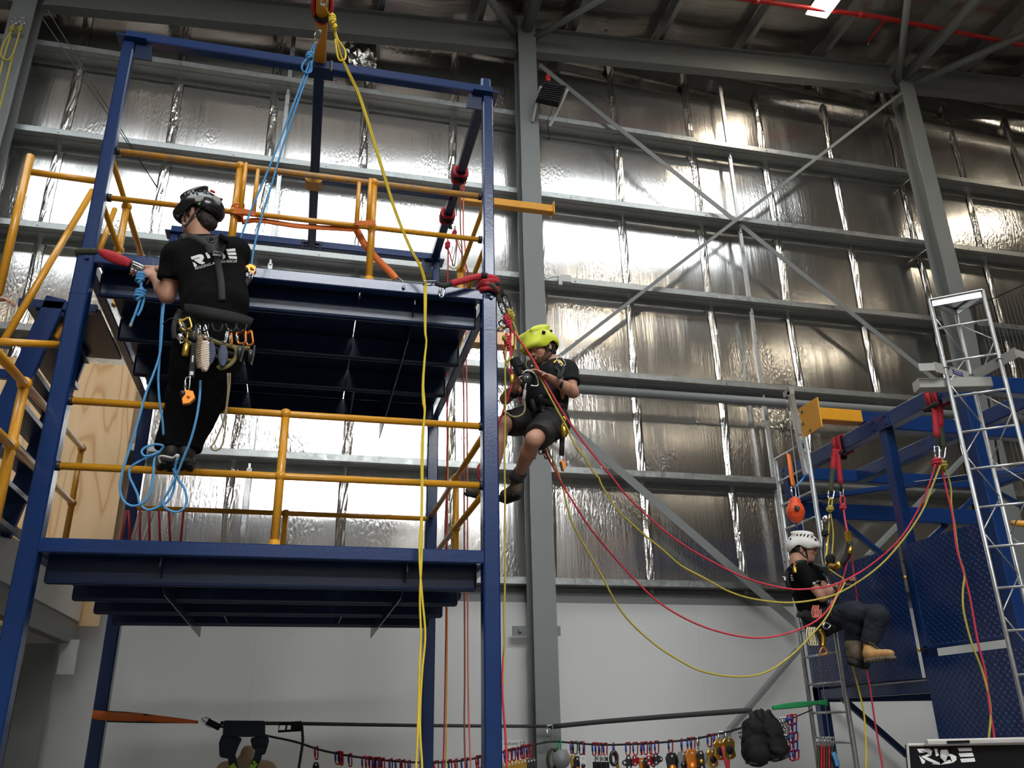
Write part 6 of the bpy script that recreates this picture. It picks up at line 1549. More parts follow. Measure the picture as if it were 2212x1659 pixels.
carabiner(at(1080, 650, 4.93), at(1091, 678, 4.95), .034, .006, 'dark_steel', (.2, 1, 0), label='dark steel carabiner above the upper red knot beside the tower post')
carabiner(at(1080, 694, 4.95), at(1092, 708, 4.97), .036, .005, 'dark_steel', (.2, .6, 1), label='dark carabiner behind the red knots, upper of the crossed pair')
carabiner(at(1076, 712, 4.95), at(1090, 710, 4.97), .030, .005, 'gold', (.2, .6, 1), label='brassy carabiner behind the red knots, lower of the crossed pair')
hang_knot('olive_knot', 1104, 680, 4.95, (-.45, 0, 1), .0085, 'rope_olive', 'yellow-green knot beside the tower post', 3)
hang_knot('red_knot', 1097, 694, 4.96, (-.35, 0, 1), .0085, 'rope_red', 'upper red knot beside the tower post', 4)
hang_knot('red_knot', 1096, 737, 5.00, (-.2, 0, 1), .0080, 'rope_red', 'lower red knot in front of the short yellow jib', 4)
hang_knot('olive_hitch', 1090, 731, 4.99, (-.6, 0, 1), .0060, 'rope_olive', 'thin olive hitch left of the lower red knot', 2)
RR = .0066
R('red_long_rope', [(1095, 700, 4.96), (1108, 716, 4.96), (1122, 734, 4.95), (1150, 775, 4.92), (1175, 820, 4.90), (1205, 873, 4.90), (1235, 920, 4.92), (1264, 960, 4.95), (1293, 996, 4.98), (1319, 1027, 5.0), (1346, 1062, 5.05), (1380, 1097, 5.1), (1449, 1158, 5.2), (1523, 1205, 5.35), (1607, 1247, 5.5), (1680, 1268, 5.6), (1733, 1273, 5.65), (1801, 1263, 5.6), (1869, 1229, 5.5), (1938, 1171, 5.3), (1980, 1108, 5.2), (2006, 1050, 5.1), (2021, 1003, 5.05)], RR, 'rope_red', 'upper red rope sagging from the tower post to the right rig')
R('olive_long_rope', [(1104, 686, 4.95), (1112, 705, 4.95), (1122, 732, 4.96), (1150, 780, 4.94), (1175, 832, 4.91), (1205, 888, 4.91), (1225, 925, 4.92), (1241, 960, 4.93), (1264, 991, 4.95), (1284, 1023, 4.98), (1293, 1032, 4.99), (1300, 1049, 5.0), (1319, 1080, 5.03), (1337, 1106, 5.06), (1361, 1128, 5.1), (1391, 1155, 5.15), (1433, 1189, 5.2), (1470, 1221, 5.25), (1523, 1250, 5.3), (1575, 1278, 5.4), (1628, 1294, 5.5), (1701, 1302, 5.55), (1770, 1294, 5.5), (1822, 1276, 5.45), (1890, 1231, 5.3), (1943, 1176, 5.2), (1990, 1108, 5.1), (2014, 1050, 5.05), (2031, 1006, 5.02)], RR, 'rope_olive', 'upper yellow rope sagging from the tower post to the right rig')
R('red_long_rope', [(1178, 972, 5.2), (1180, 981, 5.2), (1200, 1018, 5.2), (1216, 1049, 5.22), (1240, 1088, 5.25), (1264, 1125, 5.3), (1288, 1158, 5.35), (1344, 1223, 5.5), (1418, 1297, 5.6), (1496, 1344, 5.7), (1575, 1370, 5.8), (1644, 1378, 5.9), (1712, 1365, 5.95), (1770, 1336, 6.0), (1801, 1297, 6.05), (1818, 1258, 6.1), (1829, 1218, 6.1), (1834, 1172, 6.12)], RR, 'rope_red', 'lower red rope sagging from under the man in shorts to the white-helmeted man')
R('olive_long_rope', [(1176, 950, 5.2), (1180, 962, 5.2), (1194, 994, 5.2), (1202, 1012, 5.2), (1209, 1032, 5.22), (1217, 1059, 5.23), (1226, 1099, 5.25), (1240, 1138, 5.28), (1297, 1239, 5.4), (1344, 1323, 5.5), (1407, 1386, 5.6), (1470, 1428, 5.65), (1523, 1452, 5.7), (1596, 1462, 5.8), (1654, 1452, 5.85), (1707, 1418, 5.9), (1749, 1376, 5.95), (1785, 1334, 6.0), (1806, 1292, 6.05), (1822, 1265, 6.08), (1823, 1252, 6.1), (1806, 1240, 6.1), (1789, 1228, 6.12)], RR, 'rope_olive', 'lowest yellow rope sagging from under the man in shorts to the right rig')
# --- working ropes at man 2
R('red_rope', [(1102, 700, 4.97), (1103, 725, 4.99), (1102, 760, 5.0), (1105, 800, 4.98), (1108, 818, 4.96), (1100, 850, 4.98), (1088, 885, 5.02), (1078, 915, 5.06), (1068, 945, 5.1)], .0062, 'rope_red', 'red rope through the gold tube clamp crossing the right arm of the man in shorts')
R('red_rope', [(1086, 745, 5.2), (1092, 780, 5.2), (1102, 810, 5.18), (1116, 850, 5.2), (1128, 872, 5.25)], .0058, 'rope_red', 'red rope slanting behind the raised hand of the man in shorts')
R('red_rope', [(1099, 745, 5.0), (1106, 758, 5.0), (1100, 775, 5.0), (1093, 785, 5.0)], .0055, 'rope_red', 'short red tail under the lower red knot')
R('olive_rope', [(1094, 742, 5.0), (1092, 770, 5.0), (1093, 782, 5.0), (1091, 800, 4.99), (1092, 860, 4.98), (1091, 920, 4.97), (1090, 1000, 4.96), (1091, 1080, 4.96), (1090, 1160, 4.96), (1091, 1240, 4.96), (1089, 1330, 4.96), (1090, 1400, 4.96), (1087, 1450, 4.96), (1087, 1480, 4.96)], .0060, 'rope_olive', 'olive yellow rope hanging straight down right of the tower post')
R('red_rope', [(1090, 1395, 4.97), (1086, 1440, 4.96), (1085, 1490, 4.96), (1088, 1540, 4.96), (1092, 1590, 4.96), (1095, 1660, 4.96), (1096, 1740, 4.96)], .0066, 'rope_red', 'red rope hanging beside the foot of the right tower post')
R('olive_rope', [(1110, 700, 4.98), (1112, 730, 5.05), (1110, 765, 5.08), (1113, 790, 5.1), (1120, 800, 5.1)], .0055, 'rope_olive', 'olive rope dropping behind the red ropes at the short jib')
R('blue_small_cord', [(1094, 782, 4.99), (1099, 775, 4.99), (1103, 765, 5.0), (1097, 790, 4.98), (1090, 782, 4.99)], .0045, 'rope_olive', 'small olive loop below the knots at the short jib')
# --- slings on the right cross beam of the tower and ropes inside the tower
xc2 = (XR0 + XR1) / 2 - .015
def beam_sling(px, py, label):
    p = atX(px, py, xc2 + .0); y = p.y
    t = thing('beam_sling', label, 'sling', V((xc2, y, zt)))
    for k in range(3):
        obj('red_turn' if k != 1 else 'black_turn', MB().tube([V((xc2 + .052 * (abs(math.cos(a)) ** 6 + abs(math.sin(a)) ** 6) ** (-1 / 6) * math.cos(a), y + (k - 1) * .05 + .01 * math.sin(a), zt + .052 * (abs(math.cos(a)) ** 6 + abs(math.sin(a)) ** 6) ** (-1 / 6) * math.sin(a))) for a in [i * math.pi / 10 for i in range(20)]], .016, 8, closed=True), 'red_sling' if k != 1 else 'webbing', t, True)
    obj('tail', MB().strap([V((xc2 + .02, y, zt - .05)), V((xc2 + .03, y - .01, zt - .14))], .03, .01, (0, 1, 0)), 'webbing', t)
    return V((xc2 + .03, y, zt - .12))
q1 = beam_sling(993, 372, 'red and black sling round the right cross beam, upper one'); q2 = beam_sling(966, 470, 'red and black sling round the right cross beam, lower one')
Yb1, Yb2 = q1.y, q2.y
hang_knot('rope_bundle', 999, 408, Yb1, (0, 0, 1), .008, 'rope_pink', 'coral knot hanging under the upper cross beam sling', 3)
for i, x in enumerate((994, 1001)):
    R('coral_rope', [(x + 2, 395, Yb1), (x, 440, Yb1), (x + 1 - i, 500, Yb1), (x + 4, 540, Yb1), (x + 4, 600, Yb1 + .05), (x + 5, 700, Yb1 + .1), (x + 8, 900, Yb1 + .1), (x + 9, 1200, Yb1 + .1), (x + 10, 1450, Yb1 + .1), (x + 9 + 3 * i, 1560, Yb1 + .1), (x + 11 + 5 * i, 1665, Yb1 + .1), (x + 12 + 6 * i, 1740, Yb1 + .1)], .0060, 'rope_pink' if i else 'rope_brown', 'dusky red rope falling inside the tower to the floor, %s of the pair' % ('left' if i == 0 else 'right'), 'dusky red ropes inside the tower')
hang_knot('red_knot', 967, 530, Yb2, (0, 0, 1), .0085, 'rope_red', 'red knot under the lower cross beam sling, left one', 3)
hang_knot('red_knot', 981, 505, Yb2, (.3, 0, 1), .0075, 'rope_red', 'red knot under the lower cross beam sling, right one', 3)
R('coral_rope', [(967, 515, Yb2), (968, 560, Yb2), (967, 620, Yb2), (967, 760, Yb2), (966, 900, Yb2), (965, 1200, Yb2), (962, 1450, Yb2), (959, 1600, Yb2), (957, 1670, Yb2), (956, 1740, Yb2)], .0060, 'rope_red', 'red rope falling inside the tower beside the rear post')
R('yellow_rope', [(969, 900, Yb2 + .02), (967, 1100, Yb2 + .02), (966, 1400, Yb2 + .02), (965, 1500, Yb2 + .02), (963, 1660, Yb2 + .02), (963, 1740, Yb2 + .02)], .0050, 'rope_yellow', 'thin yellow rope beside the red rope inside the tower')
R('red_bight', [(969, 540, Yb2), (975, 560, Yb2), (980, 574, Yb2), (984, 560, Yb2), (986, 530, Yb2), (983, 510, Yb2)], .0055, 'rope_brown', 'dark red bight hanging between the two red knots')
R('yellow_bight', [(970, 575, Yb2), (979, 581, Yb2), (990, 575, Yb2), (997, 560, Yb2), (998, 540, Yb2), (990, 520, Yb2), (984, 508, Yb2)], .0048, 'rope_olive', 'thin yellow bight below the red knots on the upper deck')
R('coral_rope', [(984, 510, Yb2), (992, 535, Yb2), (1003, 562, Yb2), (1012, 590, Yb2), (1020, 606, Yb2)], .0060, 'rope_red', 'red rope slanting to the right from the cross beam knot')
R('pink_hose', [(1040, 1000, 5.3), (1033, 1010, 5.3), (1032, 1025, 5.3), (1036, 1035, 5.3), (1042, 1042, 5.3)], .0085, 'rope_red', 'short red loop left of the tower post near the boot', k=5)
# --- sling and blue ropes at the left post
sL = thing('post_sling', 'olive and red sling from the left tower post to the man in black', 'sling', at(220, 540, 4.85))
pl_ = V(((XL0 + XL1) / 2, TY + .045, 0)); zl = at(205, 536, 4.84).z
obj('olive_turn', MB().tube([V((pl_.x + .058 * (abs(math.cos(a)) ** 6 + abs(math.sin(a)) ** 6) ** (-1 / 6) * math.cos(a), pl_.y + .058 * (abs(math.cos(a)) ** 6 + abs(math.sin(a)) ** 6) ** (-1 / 6) * math.sin(a), zl + .010 * math.cos(a))) for a in [i * math.pi / 10 for i in range(20)]], .016, 8, closed=True, flat=(.5, 1.2)), 'olive', sL, True)
obj('red_sleeve', MB().tube(smooth_path([at(214, 541, 4.83), at(232, 550, 4.80), at(255, 560, 4.78), at(281, 569, 4.76)], 4), [.010, .016, .020, .023, .026, .027, .028, .028, .027, .026, .025, .023, .020][:13], 8, flat=(.5, 1.2)), 'red_sling', sL, True)
obj('black_end', MB().tube([at(279, 567, 4.77), at(292, 574, 4.76)], .010, 8), 'webbing', sL, True)
carabiner(at(286, 570, 4.75), at(312, 580, 4.76), .035, .0055, 'alloy', (.2, .4, 1), label='silver carabiner held at the fingertips, upper of the pair', gate='alloy')
carabiner(at(284, 576, 4.75), at(307, 585, 4.76), .032, .0050, 'alloy', (.3, 1, .2), label='silver carabiner held at the fingertips, lower of the pair')
hang_knot('blue_knot', 303, 600, 4.77, (.05, 0, 1), .0080, 'rope_blue', 'blue knot below the hands of the man in black, upper one', 3, .020)
hang_knot('blue_knot', 302, 636, 4.78, (.15, 0, 1), .0085, 'rope_blue', 'blue stopper knot below the hands of the man in black, lower one', 3, .024)
R('blue_tail', [(304, 588, 4.76), (305, 610, 4.77), (303, 636, 4.78), (300, 655, 4.78), (291, 680, 4.78), (283, 700, 4.78)], .0075, 'rope_blue', 'blue rope tail with pale end hanging below the blue knots')
R('blue_tail', [(311, 625, 4.78), (310, 650, 4.79), (304, 670, 4.79), (297, 682, 4.79)], .0075, 'rope_blue', 'second short blue tail behind the first below the blue knots')
obj('rope_end_tape', MB().tube([at(283.5, 699, 4.78), at(281, 706, 4.78)], .0085, 8), 'grey_patch', None, True, 'pale taped tip of the blue rope tail', 'rope end')
R('blue_slack_rope', [(356, 640, 4.70), (352, 680, 4.66), (349, 730, 4.62), (344, 770, 4.6), (330, 812, 4.58), (315, 850, 4.57), (297, 915, 4.56), (278, 975, 4.56), (263, 1025, 4.57), (259, 1055, 4.58), (267, 1082, 4.58), (287, 1093, 4.58), (310, 1085, 4.57), (327, 1060, 4.57), (331, 1025, 4.57), (334, 990, 4.57), (348, 972, 4.56), (352, 963, 4.55), (335, 960, 4.54), (315, 966, 4.54), (306, 975, 4.54), (312, 985, 4.54), (328, 983, 4.55), (345, 976, 4.56)], .0064, 'rope_blue', 'blue slack rope hanging in a long bight left of the man in black')
R('blue_slack_rope', [(352, 645, 4.72), (348, 700, 4.68), (345, 770, 4.64), (342, 820, 4.62), (345, 870, 4.62), (351, 910, 4.64), (353, 940, 4.66)], .0064, 'rope_blue', 'blue rope dropping straight behind the left leg of the man in black')
R('blue_slack_rope', [(433, 822, 4.44), (431, 860, 4.42), (424, 905, 4.42), (412, 950, 4.44), (398, 985, 4.47), (380, 1030, 4.52), (362, 1065, 4.54), (352, 1082, 4.55), (358, 1098, 4.55), (380, 1106, 4.55), (397, 1098, 4.55), (403, 1078, 4.55), (398, 1055, 4.55), (385, 1035, 4.55), (378, 1015, 4.54), (383, 990, 4.5)], .0064, 'rope_blue', 'blue rope running down in front of the legs into a low loop')
R('blue_slack_rope', [(375, 1012, 4.56), (378, 1035, 4.56), (373, 1065, 4.57), (360, 1085, 4.57), (340, 1096, 4.58), (318, 1101, 4.58), (302, 1088, 4.58), (297, 1068, 4.58), (288, 1048, 4.58), (280, 1030, 4.58), (281, 1012, 4.58), (295, 1000, 4.57), (320, 988, 4.57), (342, 982, 4.57)], .0064, 'rope_blue', 'blue rope loop below the mid rail between the boots and the rods')
R('tan_cord', [(492, 806, 4.36), (492, 850, 4.38), (484, 905, 4.4), (466, 950, 4.42), (456, 967, 4.42), (465, 973, 4.42), (478, 965, 4.42), (486, 930, 4.41), (490, 880, 4.4), (496, 835, 4.38), (497, 806, 4.36)], .0048, 'rope_tan', 'thin tan cord hanging in a loop behind the right leg of the man in black')
R('thin_cord', [(387, 694, 4.34), (372, 688, 4.36), (360, 693, 4.4), (352, 700, 4.45)], .004, 'rope_black', 'thin black cord sticking out left of the harness of the man in black')
# --- orange strap on the upper guard rail
os_ = thing('orange_strap', 'orange webbing strap wound along the upper mid rail of the tower', 'strap', at(650, 480, 4.9))
xw = at(512, 470, YR).x
for k in range(4):
    zc = R2u + .035 - k * .022
    obj('wrap_turn', MB().tube([V((xw + .034 * math.cos(a), YR + .034 * math.sin(a), zc + .012 * math.cos(a + k))) for a in [i * math.pi / 8 for i in range(16)]], .013, 8, closed=True, flat=(.5, 1.2)), 'orange_sling', os_, True)
obj('bridge', MB().strap([at(505, 456, 4.90), at(530, 457, 4.88), at(552, 462, 4.88)], .035, .008, (0, 1, .2)), 'orange_sling', os_)
obj('bridge', MB().strap([at(767, 482, 4.88), at(790, 482, 4.87), at(811, 481, 4.88)], .032, .010, (0, 1, .2)), 'orange_sling', os_)
obj('run', MB().strap(smooth_path([at(522, 480, 4.98), at(560, 476, 4.97), at(640, 488, 4.97), at(720, 493, 4.97), at(775, 496, 4.96)], 5), .034, .006, (0, 1, 0)), 'orange_sling', os_, True)
obj('diagonal', MB().strap(smooth_path([at(771, 498, 4.96), at(788, 528, 4.98), at(815, 560, 5.0), at(845, 590, 4.98), at(855, 602, 4.96)], 5), .046, .006, (.2, 1, .2)), 'orange_sling', os_, True)
obj('hook', MB().tube(smooth_path([at(857, 602, 4.95), at(862, 601, 4.94), at(868, 606, 4.93), at(872, 610, 4.93)], 5), .004, 6), 'alloy', os_, True)
# --- slings and ropes on the right rig
def rig_sling(px, py, px1, py1, label, w_=.055):
    p = atX(px, py, XA - .01); y = p.y; z0, z1 = zt2 + .075, zt2 - .075
    t = thing('rig_sling', label, 'sling', p)
    for k in (-1, 1):
        yy = y + k * .034
        obj('red_turn', MB().strap([V((XA + .11, yy, z1)), V((XA + .11, yy, z0)), V((XA + .05, yy, z0 + .01)), V((XA - .012, yy, z0)), V((XA - .018, yy, zt2)), V((XA - .02, yy - .01, z1 - .02))], w_, .012, [V((1, 0, 0)), V((1, 0, 1)), V((0, 0, 1)), V((-1, 0, 1)), V((-1, 0, 0)), V((-1, 0, 0))]), 'red_sling', t, True)
    obj('black_tie', MB().tube([V((XA - .03, y - .07, z1 - .02)), V((XA - .03, y + .07, z1 - .02)), V((XA + .1, y + .05, z1 - .02))], .022, 8), 'webbing', t, True)
    return t, y, z1
t1, ya_, za_ = rig_sling(2012, 858, 0, 0, 'thick red sling round the near end of the rig beam above the rope knots')
Ys = ya_ - .02
obj('red_leg', MB().strap(smooth_path([at(2018, 872, Ys), at(2021, 905, Ys), at(2024, 944, Ys)], 4), .045, .016, (.4, 1, 0)), 'red_sling', t1, True)
obj('red_leg', MB().strap(smooth_path([at(2030, 866, Ys), at(2031, 890, Ys), at(2032, 922, Ys)], 4), .040, .016, (.4, 1, 0)), 'red_sling', t1, True)
obj('olive_leg', MB().strap(smooth_path([at(2024, 940, Ys), at(2026, 966, Ys)], 4), .042, .012, (.4, 1, 0)), 'webbing', t1, True)
obj('olive_leg', MB().strap(smooth_path([at(2032, 918, Ys), at(2035, 945, Ys), at(2037, 966, Ys)], 4), .042, .014, (.4, 1, 0)), 'olive', t1, True)
carabiner(at(2023, 964, Ys), at(2025, 990, Ys), .036, .0055, 'alloy', (.3, 1, 0), label='white metal carabiner above the red knot at the rig')
carabiner(at(2037, 962, Ys), at(2035, 990, Ys), .042, .006, 'alloy', (.3, 1, 0), label='white metal carabiner above the yellow knot at the rig')
hang_knot('red_knot', 2023, 998, Ys - .02, (.1, 0, 1), .0095, 'rope_red', 'red knot below the big red sling on the rig', 2, .030)
hang_knot('yellow_knot', 2035, 1004, Ys - .02, (0, 0, 1), .0095, 'rope_olive', 'yellow knot below the big red sling on the rig', 2, .030)
R('red_tail_rope', [(2028, 1003, Ys), (2036, 1018, Ys), (2045, 1060, Ys), (2058, 1115, Ys), (2066, 1180, Ys), (2084, 1245, Ys), (2095, 1290, Ys), (2104, 1340, Ys), (2114, 1395, Ys), (2128, 1450, Ys), (2138, 1530, Ys), (2146, 1580, Ys), (2153, 1640, Ys), (2155, 1720, Ys)], .0075, 'rope_red', 'red rope tail falling in front of the chequer plates')
R('yellow_tail_rope', [(2037, 1008, Ys), (2045, 1020, Ys), (2054, 1055, Ys), (2055, 1090, Ys), (2062, 1135, Ys), (2070, 1195, Ys), (2083, 1240, Ys), (2080, 1275, Ys), (2081, 1315, Ys), (2092, 1365, Ys), (2103, 1400, Ys), (2122, 1450, Ys), (2137, 1510, Ys), (2140, 1550, Ys), (2136, 1600, Ys), (2134, 1700, Ys)], .0072, 'rope_olive', 'yellow rope tail falling in front of the chequer plates')
t2, yb_s, zb_s = rig_sling(1806, 950, 0, 0, 'narrower red and olive sling round the far end of the rig beam')
Yt = yb_s - .05
obj('red_leg', MB().strap(smooth_path([at(1803, 970, Yt), at(1801, 990, Yt), at(1799, 1014, Yt)], 4), .045, .014, (.4, 1, 0)), 'red_sling', t2, True)
obj('olive_leg', MB().strap(smooth_path([at(1799, 1012, Yt), at(1797, 1035, Yt), at(1794, 1062, Yt)], 4), .040, .014, (.4, 1, 0)), 'olive', t2, True)
obj('red_leg', MB().strap(smooth_path([at(1808, 970, Yt), at(1812, 1005, Yt), at(1816, 1045, Yt)], 4), .042, .014, (.4, 1, 0)), 'red_sling', t2, True)
obj('black_leg', MB().strap([at(1816, 1044, Yt), at(1817, 1060, Yt)], .022, .012, (.4, 1, 0)), 'webbing', t2, True)
carabiner(at(1796, 1059, Yt), at(1794, 1078, Yt), .050, .006, 'alloy', (.3, 1, 0), label='silver carabiner above the yellow loop over the white helmet')
carabiner(at(1818, 1056, Yt), at(1819, 1074, Yt), .030, .005, 'alloy', (1, .5, 0), label='thin silver carabiner above the red loop over the white helmet')
R('yellow_eye', [(1794, 1100, Yt), (1790, 1090, Yt), (1792, 1078, Yt), (1797, 1076, Yt), (1797, 1090, Yt), (1794, 1100, Yt)], .0072, 'rope_olive', 'yellow eye loop below the silver carabiner over the white helmet', k=5)
hang_knot('yellow_knot', 1793, 1099, Yt - .01, (0, 0, 1), .0080, 'rope_olive', 'yellow knot over the man in the white helmet', 2, .026)
R('red_eye', [(1821, 1094, Yt), (1815, 1083, Yt), (1817, 1072, Yt), (1823, 1072, Yt), (1825, 1083, Yt), (1821, 1094, Yt)], .0070, 'rope_red', 'red eye loop below the thin silver carabiner over the white helmet', k=5)
hang_knot('red_knot', 1821, 1095, Yt - .01, (0, 0, 1), .0080, 'rope_red', 'red knot over the man in the white helmet', 2, .024)
R('red_rope', [(1822, 1098, Yt), (1825, 1120, Yt - .1), (1829, 1140, Yt - .3), (1833, 1158, 6.12)], .0080, 'rope_red', 'red rope from the knot down to the gold rope grab')
R('red_rope', [(1836, 1178, 6.2), (1843, 1230, 6.3), (1848, 1270, 6.35), (1852, 1300, 6.4), (1858, 1360, 6.4), (1868, 1420, 6.4), (1873, 1452, 6.4), (1880, 1490, 6.4), (1890, 1560, 6.4), (1900, 1620, 6.4), (1908, 1670, 6.4), (1912, 1740, 6.4)], .0070, 'rope_red', 'red rope tail hanging behind the legs of the white-helmeted man')
for i, dx in enumerate((0, 11)):
    R('yellow_rope', [(1793, 1104, Yt), (1791 + dx * .6, 1130, Yt), (1789 + dx, 1160, Yt), (1785 + dx * 1.1, 1200, Yt - .1), (1782 + dx * 1.2, 1240, Yt - .2)], .0062, 'rope_yellow' if i == 0 else 'rope_olive', 'yellow rope of the hauling set before the white-helmeted man, %s strand' % ('left' if i == 0 else 'right'))
obj('steel_pulley', MB().lathe(at(1786, 1120, Yt) + V((0, -.01, 0)), at(1786, 1120, Yt) + V((0, .02, 0)), [(0, .030), (1, .030)], 16).beam(at(1793, 1108, Yt - .02), at(1790, 1128, Yt - .02), .014, .012, up=(0, 1, 0)), 'alloy', None, True, 'small steel pulley below the yellow knot over the white helmet', 'pulley')
obj('black_knot', knot(MB(), at(1782, 1152, Yt), (0, 0, 1), .009, 2, .024), 'rope_black', None, True, 'black prusik knot beside the yellow hauling ropes', 'knot')
R('hanging_cord', [(1788, 1125, Yt), (1780, 1138, Yt), (1781, 1155, Yt), (1778, 1175, Yt), (1780, 1210, Yt), (1788, 1235, Yt - .2)], .0075, 'rope_black', 'black cord hanging beside the yellow hauling ropes')
R('yellow_tail_rope', [(1826, 1392, 6.3), (1832, 1412, 6.3), (1842, 1440, 6.3), (1855, 1490, 6.3), (1866, 1540, 6.3), (1870, 1590, 6.3), (1871, 1640, 6.3), (1870, 1740, 6.3)], .0070, 'rope_yellow', 'yellow rope tail hanging below the boots of the white-helmeted man')
# --- yellow ropes on the left column
for i, (x, lb) in enumerate(((32, 'left'), (50, 'right'))):
    Yc = 8.66
    carabiner(at(x, 38, Yc), at(x - 2, 52, Yc), .07, .006, 'alloy', (.2, 1, 0), label='silver carabiner on the top left column, %s one' % lb, group='carabiners on the top left column')
    R('yellow_column_rope', [(x - 3, 52, Yc), (x - 7, 65, Yc), (x - 12, 85, Yc), (x - 22, 118, Yc), (x - 30, 150, Yc), (x - 45, 210, Yc), (x - 60, 270, Yc)], .010, 'rope_olive', 'yellow rope hanging on the top left column, %s one' % lb)
    hang_knot('yellow_knot', x - 7, 64, Yc, (.2, 0, 1), .010, 'rope_olive', 'yellow knot on the top left column, %s one' % lb, 2)
R('yellow_column_bight', [(24, 68, 8.64), (10, 90, 8.64), (2, 115, 8.64), (8, 128, 8.64), (20, 128, 8.64), (30, 110, 8.64), (42, 72, 8.64)], .009, 'rope_olive', 'yellow bight slung between the two ropes on the top left column')
# ================================================================ GEAR LINE ALONG THE WALL
def gy(x):      # depth of the line at a pixel column: rear tower post -> middle column -> ladder
    if x < 1190: t = (x - 200) / 990; return 7.55 + t * 1.08
    t = (x - 1190) / 560; return 8.63 - t * 1.75
gs = thing('line_sling', 'dirty orange sling from the rear left tower post to the gear line', 'sling', at(300, 1552, gy(300)))
obj('orange_band', MB().strap(smooth_path([at(200, 1543, 7.32), at(236, 1547, 7.33), at(300, 1550, gy(300)), at(370, 1555, gy(370)), at(428, 1560, gy(428))], 5), [.062] * 11 + [.058 - .004 * i for i in range(10)], .012, (0, 1, 0)), 'orange_sling', gs, True)
obj('black_edge', MB().tube(smooth_path([at(232, 1537, 7.32), at(300, 1542, gy(300)), at(428, 1559, gy(428))], 5), .007, 6).tube(smooth_path([at(232, 1558, 7.32), at(300, 1560, gy(300)), at(428, 1561, gy(428))], 5), .007, 6), 'rope_black', gs, True, kind='stuff')
def cluster():
    t = thing('line_tensioner', 'cluster of carabiners and black strap buckle at the start of the gear line', 'device', at(455, 1562, gy(455)))
    Yg = gy(455)
    for i, (x, y) in enumerate(((436, 1556), (444, 1566))):
        obj('ring', MB().tube(smooth_path([at(x, y - 3, Yg), at(x + 10, y - 6, Yg), at(x + 20, y, Yg), at(x + 10, y + 4, Yg)], 5, True), .008, 8, closed=True), 'alloy', t, True)
    obj('buckle', MB().beam(at(448, 1558, Yg), at(475, 1572, Yg), .05, .04, up=(0, 1, 0), c=.01), 'black', t, bevel=.003)
cluster()
obj('grey_line', MB().strap(smooth_path([at(476, 1562, gy(476)), at(640, 1563, gy(640)), at(900, 1567, gy(900)), at(1189, 1569, gy(1189) - .02)], 4), .030, .004, (0, 1, 0)), 'webbing_grey', None, True, 'grey webbing line stretched from the tower to the middle column', 'strap')
obj('grey_line', MB().strap(smooth_path([at(1189, 1570, gy(1189) - .02), at(1300, 1559, gy(1300)), at(1450, 1547, gy(1450)), at(1625, 1534, gy(1625))], 4), .045, .004, (0, 1, 0)), 'webbing_grey', None, True, 'broad grey webbing line rising from the middle column to the black bags', 'strap')
LINE = [(466, 1568), (530, 1577), (580, 1590), (640, 1603), (700, 1622), (790, 1638), (880, 1646), (950, 1647), (1010, 1641), (1080, 1626), (1140, 1612), (1189, 1602), (1240, 1605), (1300, 1609), (1380, 1607), (1450, 1602), (1500, 1596), (1540, 1588), (1575, 1580), (1622, 1566)]
obj('gear_cord', MB().tube(smooth_path([at(x, y, gy(x) - .03) for x, y in LINE], 4), .009, 8), 'rope_black', None, True, 'black cord carrying the row of hung climbing hardware', 'cord')
carabiner(at(1187, 1566, 8.60), at(1188, 1604, 8.60), .055, .007, 'galv', (.2, 1, 0), label='long steel carabiner joining the two lines at the middle column')
def ly(x):
    for (x0, y0), (x1, y1) in zip(LINE[:-1], LINE[1:]):
        if x0 <= x <= x1: return y0 + (y1 - y0) * (x - x0) / (x1 - x0)
    return 1566
ORD = ['first', 'second', 'third', 'fourth', 'fifth', 'sixth', 'seventh', 'eighth', 'ninth', 'tenth', 'eleventh', 'twelfth', 'thirteenth', 'fourteenth', 'fifteenth', 'sixteenth', 'seventeenth', 'eighteenth', 'nineteenth', 'twentieth', 'twenty-first', 'twenty-second', 'twenty-third', 'twenty-fourth', 'twenty-fifth', 'twenty-sixth', 'twenty-seventh', 'twenty-eighth', 'twenty-ninth', 'thirtieth', 'thirty-first', 'thirty-second', 'thirty-third', 'thirty-fourth', 'thirty-fifth', 'thirty-sixth']
def lc(x, i, side, m='red_ano', g='blue_ano', L_=24, tw=.5):
    y = ly(x); Yg = gy(x) - .03
    nm = {'red_ano': 'red', 'dark_steel': 'black', 'alloy': 'silver', 'rope_green': 'green'}[m]
    return carabiner(at(x, y - 4, Yg), at(x + 1, y + L_, Yg), .045, .006, m, (math.cos(i * 2.4) * .9, .55, 0), label='%s carabiner on the black gear cord, %s from the middle column towards the %s' % (nm, ORD[i], side), group='carabiners on the gear cord', gate=g, big=False)
left = [1146, 1140, 1132, 1128, 1118, 1109, 1100, 1092, 1036, 1030, 1012, 1001, 985, 972, 958, 942, 929, 884, 871, 859, 844, 827, 820, 816, 812, 808, 800, 794, 786, 756, 738, 735, 729, 683]
for i, x in enumerate(left): lc(x, i, 'left', g='blue_ano' if i % 3 else 'red_ano', m='red_ano' if i != 8 else 'red_ano')
right = [(1207, 'rope_green'), (1234, 'red_ano'), (1242, 'dark_steel'), (1255, 'dark_steel'), (1261, 'red_ano'), (1283, 'red_ano'), (1289, 'red_ano'), (1297, 'red_ano'), (1307, 'red_ano'), (1325, 'red_ano'), (1356, 'red_ano'), (1372, 'red_ano'), (1385, 'red_ano'), (1394, 'red_ano'), (1405, 'red_ano'), (1418, 'red_ano'), (1448, 'red_ano'), (1472, 'red_ano'), (1489, 'red_ano'), (1496, 'red_ano'), (1508, 'alloy'), (1532, 'red_ano'), (1542, 'red_ano'), (1557, 'alloy'), (1572, 'alloy')]
